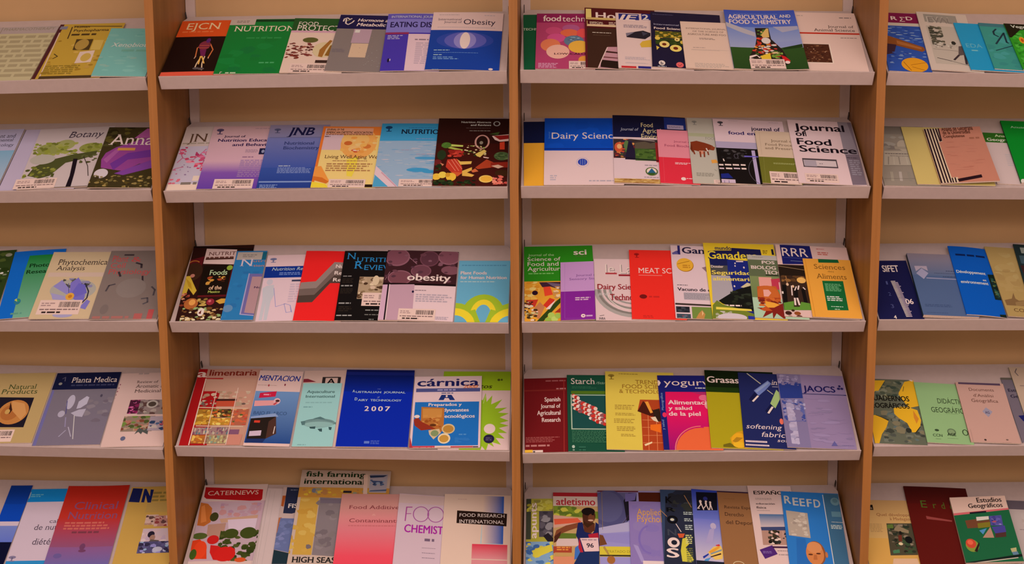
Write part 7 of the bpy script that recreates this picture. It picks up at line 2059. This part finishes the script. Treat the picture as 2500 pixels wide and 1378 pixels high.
(5,2,536.4,5.0,1.1,106.1,280.6,2.5,6.99,0.4,0,0,(159, 124, 83),None,'plain brown law journal with dark serif lettering on the bottom shelf',[
 ('R',-1,276.5,107.1,282.3,(47,30,69)),
 ('L',16.3,253.2,48.1,255.7,1,(141,106,69)),
 ('T','Revista Español',15.6,220.4,93.7,10.3,(65,45,37),'s'),
 ('T','Derecho',15.6,194.3,51.8,12.8,(65,45,37),'s'),
 ('T','del Deporte',15.9,166.9,87.7,12.9,(65,45,37),'s'),
 ('A',38.9,33.8,15.4,10.5,2.2,(220,219,176),0,180)]),
(5,2,629.1,3.0,0.0,121.8,302.1,2.5,4.97,0.4,0,0,(233, 224, 225),None,'white physical-education magazine with a blue-sky group photo and purple tag on the bottom shelf',[
 ('T','ESPAÑOLA',14.7,271.4,110.4,12.9,(23,24,25),'b'),
 ('L',17.4,251.8,72.9,259.3,2,(176,173,176)),
 ('T','educación',16.8,235.7,52.5,6.3,(65,60,64),'b'),
 ('T','física',16.4,221.5,27.5,8.0,(65,60,64),'b'),
 ('L',17.0,213.7,53.0,215.8,1,(152,147,150)),
 ('R',21.0,156.6,108.2,202.3,(76,132,192),(220,219,225),'v'),
 ('P',(67,86,139),[20.0,158.1,102.1,160.6,102.5,148.2,20.8,146.5]),
 ('P',(190,163,150),[20.8,146.5,104.8,148.3,102.2,99.7,19.1,98.0]),
 ('N',35.5,101.2,69.2,148.2,[(32,35,32),(65,65,48),(49,60,58),(238,239,230),(85,81,69)],34,9.4,None,1.0),
 ('N',75.3,117.8,87.1,144.9,[(49,60,80),(203,178,166)],10,6.7,None,1.0),
 ('E',48.0,141.6,3.2,3.9,(238,229,219)),
 ('E',61.8,135.8,4.0,4.4,(246,229,230)),
 ('P',(85,50,144),[7.6,82.1,43.3,97.4,54.2,68.7,18.8,52.5]),
 ('L',15.5,69.8,45.1,78.5,2,(137,122,203)),
 ('R',43.9,88.4,102.8,93.9,(67,35,80)),
 ('L',55.4,77.4,90.2,80.7,1,(152,147,150)),
 ('L',57.1,64.0,88.3,68.7,1,(176,173,176))]),
(5,2,709.0,9.6,2.37,159.0,274.3,2.5,5.8,0.4,0,0,(49, 142, 241),None,'blue sports journal with a bald head portrait and spaced white capitals',[
 ('R',119.5,28.0,175.5,272.7,(67,126,171)),
 ('P',(67,126,171),[118.3,272.6,166.2,270.2,171.2,27.8,116.8,24.6]),
 ('P',(45,127,225),[26.8,115.3,50.9,114.0,54.9,31.4,20.1,29.3]),
 ('S',(225,246,246),2.1,[115.5,268.1,118.1,35.1]),
 ('T','R',6.1,231.4,19.3,28.9,(207,229,235),'b'),
 ('T','E',29.3,226.4,16.0,28.3,(207,229,235),'b'),
 ('T','E',48.4,224.7,14.7,28.3,(207,229,235),'b'),
 ('T','F',68.1,223.6,14.1,28.3,(207,229,235),'b'),
 ('T','D',87.1,222.4,18.2,28.9,(207,229,235),'b'),
 ('P',(190,193,182),[7.6,207.2,66.0,200.8,65.5,116.2,7.7,122.4]),
 ('N',13.2,122.8,60.7,200.5,[(203,204,192),(172,173,166),(216,224,214)],26,9.1,None,1.0),
 ('E',74.2,66.9,25.9,39.9,(152,101,64)),
 ('E',71.4,65.4,23.7,37.2,(220,152,91)),
 ('E',71.9,85.5,19.9,18.9,(229,168,112)),
 ('E',59.4,62.0,6.2,2.6,(100,60,42)),
 ('E',80.6,66.0,6.1,2.7,(100,60,42)),
 ('P',(194,127,75),[68.1,61.2,75.7,61.7,76.1,45.8,65.2,45.1]),
 ('E',102.1,63.2,3.5,9.6,(203,137,85)),
 ('L',129.0,172.7,159.9,175.1,1,(220,246,246)),
 ('L',125.5,150.2,162.5,165.1,3,(211,246,246)),
 ('E',146.8,245.4,12.3,13.8,(111,168,192)),
 ('E',147.1,248.3,6.9,7.5,(93,147,171)),
 ('R',132.2,192.2,157.9,210.4,(102,163,192))]),
(5,3,2.5,8.3,1.91,159.9,239.4,2.5,0.4,0.4,0,0,(220, 201, 142),None,'cream to orange development journal with a village photo, bottom right shelf',[
 ('R',-1,104.9,160.9,241.2,(203,178,123),(225,204,133),'v'),
 ('R',-1,15.2,160.9,104.9,(229,198,107),(220,188,101),'v'),
 ('R',22.8,203.5,41.9,222.2,(32,30,26)),
 ('T','a',32.6,206.8,7.1,10.4,(152,147,123),'b'),
 ('T','Quel développement',47.0,182.8,122.4,10.3,(152,106,69),'s'),
 ('T','à Madagascar',80.6,168.3,70.3,10.5,(152,106,69),'s'),
 ('L',22.2,125.0,57.8,156.0,6,(194,173,117)),
 ('P',(82,86,69),[68.9,156.6,141.0,158.4,134.2,49.8,61.7,46.7]),
 ('N',70.4,54.6,131.3,154.1,[(82,86,69),(47,50,42),(117,119,101),(65,99,69),(152,152,133),(49,65,53)],70,9.8,None,1.0),
 ('P',(155,152,123),[87.3,139.5,96.8,149.8,124.7,132.9,122.9,122.9,86.0,131.9]),
 ('P',(102,142,69),[70.0,151.6,86.0,154.5,85.3,139.4,67.9,139.0]),
 ('E',101.1,124.8,3.9,5.5,(32,35,32)),
 ('E',118.8,100.5,9.6,12.3,(23,30,32)),
 ('P',(117,60,48),[93.5,114.7,102.7,117.4,100.6,95.1,91.0,94.9]),
 ('E',95.2,86.4,5.8,4.9,(238,239,198)),
 ('P',(78,147,107),[70.1,62.6,88.2,68.0,87.9,55.8,70.3,53.0]),
 ('P',(229,209,176),[67.4,36.1,130.0,37.7,132.1,18.7,62.2,16.9])]),
(5,3,401.9,11.9,3.89,130.8,230.8,2.5,0.4,0.4,0,0,(194, 198, 201),None,'white journal with a grey band at the far right of the bottom shelf',[
 ('R',-1,199.2,131.8,232.9,(102,101,117)),
 ('L',19.4,126.1,49.1,129.3,1,(137,137,144)),
 ('N',32.3,28.5,46.4,190.8,[(198,204,206),(190,193,192)],10,23.4,None,1.0)]),
(5,3,136.8,10.7,2.58,171.8,282.2,3,4.37,0.4,1,0,(98, 28, 25),None,'dark red earth-science journal with spaced green title letters on the bottom right shelf',[
 ('R',-1,219.4,172.8,285.4,(71,24,24),(89,27,26),'v'),
 ('T','E',36.8,205.9,15.9,26.8,(85,122,48),'s'),
 ('T','r',68.0,205.1,10.3,23.5,(85,122,48),'s'),
 ('T','d',92.1,203.8,9.9,24.1,(85,122,48),'s'),
 ('T','e',114.9,202.5,9.9,23.6,(85,122,48),'s'),
 ('P',(155,81,80),[43.2,176.0,54.7,173.1,111.2,163.5,110.1,158.4,43.5,164.8])]),
(5,3,254.0,17.1,2.8,147.0,225.2,9,6.56,21.4,0,0,(32, 117, 77),(216, 214, 198),'thick green geography book with white title area, tilted on the bottom shelf',[
 ('P',(233,219,209),[0.0,225.2,147.0,240.8,146.7,180.5,-1.1,168.5]),
 ('P',(220,122,133),[-1.1,168.5,146.9,181.3,146.7,175.4,-1.0,160.8]),
 ('T','Estudios',69.5,204.2,65.7,17.5,(41,35,37),'b'),
 ('T','Geográficos',43.5,185.3,90.6,16.4,(41,35,37),'b'),
 ('P',(28,35,48),[42.7,170.0,86.9,173.6,86.4,167.5,42.4,164.5]),
 ('P',(120,81,58),[25.5,141.9,56.8,146.1,59.0,138.4,89.7,142.1,86.4,117.3,26.6,114.9]),
 ('P',(225,239,235),[56.7,153.2,89.5,154.7,88.1,143.4,55.5,139.9]),
 ('P',(135,137,48),[55.6,131.1,89.1,134.6,86.8,117.2,54.1,114.2]),
 ('P',(85,91,187),[90.5,154.7,122.8,157.0,120.6,120.7,89.3,122.1]),
 ('N',94.2,123.4,117.5,154.5,[(102,111,203),(155,163,235),(185,96,112),(67,70,160)],24,7.4,None,1.0),
 ('P',(76,81,182),[90.1,117.1,124.3,120.6,123.5,98.3,94.6,94.6]),
 ('P',(85,60,58),[94.6,94.6,122.8,98.4,120.1,82.5,91.5,80.1]),
 ('P',(85,168,235),[55.3,106.2,76.3,113.2,62.6,92.3]),
 ('P',(190,163,144),[59.5,81.4,86.4,117.3,88.8,80.2]),
 ('E',27.5,55.9,16.9,21.1,(137,173,75)),
 ('E',25.3,63.3,13.2,15.9,(211,86,64)),
 ('E',24.2,67.0,7.3,8.2,(242,122,91)),
 ('P',(49,40,37),[29.4,37.7,46.4,67.3,46.8,60.0,36.0,33.9]),
 ('P',(190,204,150),[121.9,42.5,137.2,45.5,136.1,32.3,122.9,30.5]),
 ('P',(102,152,187),[122.9,30.5,137.9,32.3,139.1,21.5,124.4,20.9]),
 ('P',(23,45,42),[-0.8,0.7,146.8,23.6,146.7,15.3,-1.5,-7.5]),
 ('P',(211,219,209),[14.4,-1.0,135.4,13.3,135.1,10.5,14.1,-4.3])]),]
for num, (row, bay, x, y, turn, W, H, th, hl, hr, bend, rise, base, spine, label, ops) in enumerate(JOURNALS):
    rnd = random.Random(num * 77 + 5)
    mw, wd = SH[(row, bay)]
    tilt = math.asin(max(-.9, min(.9, (hr - hl) / W)))
    loc = mw @ Matrix.Translation((x * .001, y * .001, -PLATE_N + hl * .001 + .0004)) @ Matrix.Rotation(math.radians(-turn), 4, 'Z') @ Matrix.Rotation(tilt * -1, 4, 'Y') @ Matrix.Rotation(math.asin(rise / H), 4, 'X')
    root = empty('journal', loc)
    tag(root, label, 'journal', 'journals on the %s shelf of the %s bay' % (ROWN[row], BAYN[bay]))
    zf = None
    if bend > 0: zf = lambda a, b=bend: b * .001 * 4 * a * (1 - a)
    elif bend < 0: zf = lambda a, b=bend: -b * .001 * (1 - 4 * a * (1 - a))
    # page block follows the bow of the cover
    NS = 8; pv = []; pf = []; t0 = th * .001; ins = .0012
    for k in range(NS + 1):
        a = k / NS; xx = (ins if k == 0 else 0) + a * (W * .001 - ins * (2 if k == NS else 0) + (ins if k == NS else 0)); b = zf(a) if zf else 0
        if k == 0: xx = .0004
        pv += [(xx, .0, b), (xx, H * .001 - ins, b), (xx, H * .001 - ins, b + t0 - .0003), (xx, .0, b + t0 - .0003)]
    for k in range(NS):
        i = 4 * k; pf += [(i, i + 4, i + 7, i + 3), (i + 3, i + 7, i + 6, i + 2), (i + 2, i + 6, i + 5, i + 1), (i + 1, i + 5, i + 4, i)]
    pf += [(0, 3, 2, 1), (4 * NS, 4 * NS + 1, 4 * NS + 2, 4 * NS + 3)]
    obj('page_block', pv, pf, M_PAGE, root)
    s = Sheet(W, H, zf); bc = lin(base)
    for k in range(8): s.put([(W * k / 8, 0), (W * (k + 1) / 8, 0), (W * (k + 1) / 8, H), (W * k / 8, H)], bc)
    # cover: front board thickness and the spine fold at its left edge
    sp = lin(spine) if spine else [c * 1.0 for c in bc]
    labels = []
    for op in ops:
        s.layer += 1; k = op[0]
        if k == 'R': s.rect(*op[1:5], lin(op[5]), lin(op[6]) if len(op) > 6 else None, op[7] if len(op) > 7 else 'v')
        elif k == 'P': s.put(list(zip(op[2][::2], op[2][1::2])), lin(op[1]))
        elif k == 'E': s.ell(op[1], op[2], op[3], op[4], lin(op[5]))
        elif k == 'A':
            _, cx, cy, rx, ry, wdt, col, a0, a1 = op; col = lin(col); n = max(10, int(36 * (a1 - a0) / 360)); f = 1 - wdt / rx; fy = 1 - wdt / ry
            for i in range(n):
                a, b = [math.radians(a0 + (a1 - a0) * q / n) for q in (i, i + 1)]
                s.put([(cx + rx * math.cos(a), cy + ry * math.sin(a)), (cx + rx * math.cos(b), cy + ry * math.sin(b)), (cx + rx * f * math.cos(b), cy + ry * fy * math.sin(b)), (cx + rx * f * math.cos(a), cy + ry * fy * math.sin(a))], col)
        elif k == 'T': s.text(op[1], op[2], op[3], op[4], op[5], lin(op[6]), op[7] if len(op) > 7 else '')
        elif k == 'V': s.text(op[1], op[2], op[3], op[4], op[5], lin(op[6]), op[7] if len(op) > 7 else '', True)
        elif k == 'L': s.lines(*op[1:6], lin(op[6]), rnd)
        elif k == 'N':
            if op[8]: s.rect(*op[1:5], lin(op[8])); s.layer += 1
            s.speckle(*op[1:5], op[5], op[6], op[7], op[9], rnd)
        elif k == 'S': s.stroke(list(zip(op[3][::2], op[3][1::2])), op[2], lin(op[1]))
        elif k == 'Q':
            _, x0, y0, x1, y1, col = op; col = lin(col); w_, h_ = x1 - x0, y1 - y0
            s.ell(x0 + w_ * .5, y0 + h_ * .72, w_ * .48, h_ * .26, col, 12); s.rect(x0 + w_ * .42, y0 + h_ * .12, x0 + w_ * .62, y0 + h_ * .7, col); s.rect(x0 + w_ * .2, y0, x0 + w_ * .9, y0 + h_ * .13, col)
        elif k == 'K': labels.append(op)
    nv = len(s.v)
    # fold down to the back along the left edge and under the front edge
    e0 = zf(0) if zf else 0
    for q in ((0, 0), (0, H)):
        s.v += [(q[0], q[1] * .001, e0), (q[0], q[1] * .001, e0 - t0)]; s.c += [sp, sp]
    s.f.append((nv, nv + 2, nv + 3, nv + 1))
    cov = obj('cover', s.v, s.f, M_COVER, root, None, s.c)
    cov.location = (0, 0, t0)
    for op in labels:
        _, x0, y0, x1, y1 = op; x1 = min(x1, W - .5); y0 = max(y0, .5)
        q = Sheet(x1 - x0, y1 - y0, None); barcode(q, x1 - x0, y1 - y0, rnd)
        o = obj('barcode_label', q.v, q.f, M_LABEL, root, None, q.c)
        zl = zf((x0 + x1) / 2 / W) if zf else 0
        o.location = (x0 * .001, y0 * .001, t0 + max(zl, zf(x0 / W) if zf else 0, zf(x1 / W) if zf else 0) + (s.layer + 3) * 2e-5)
        o['label'] = 'white library barcode sticker'
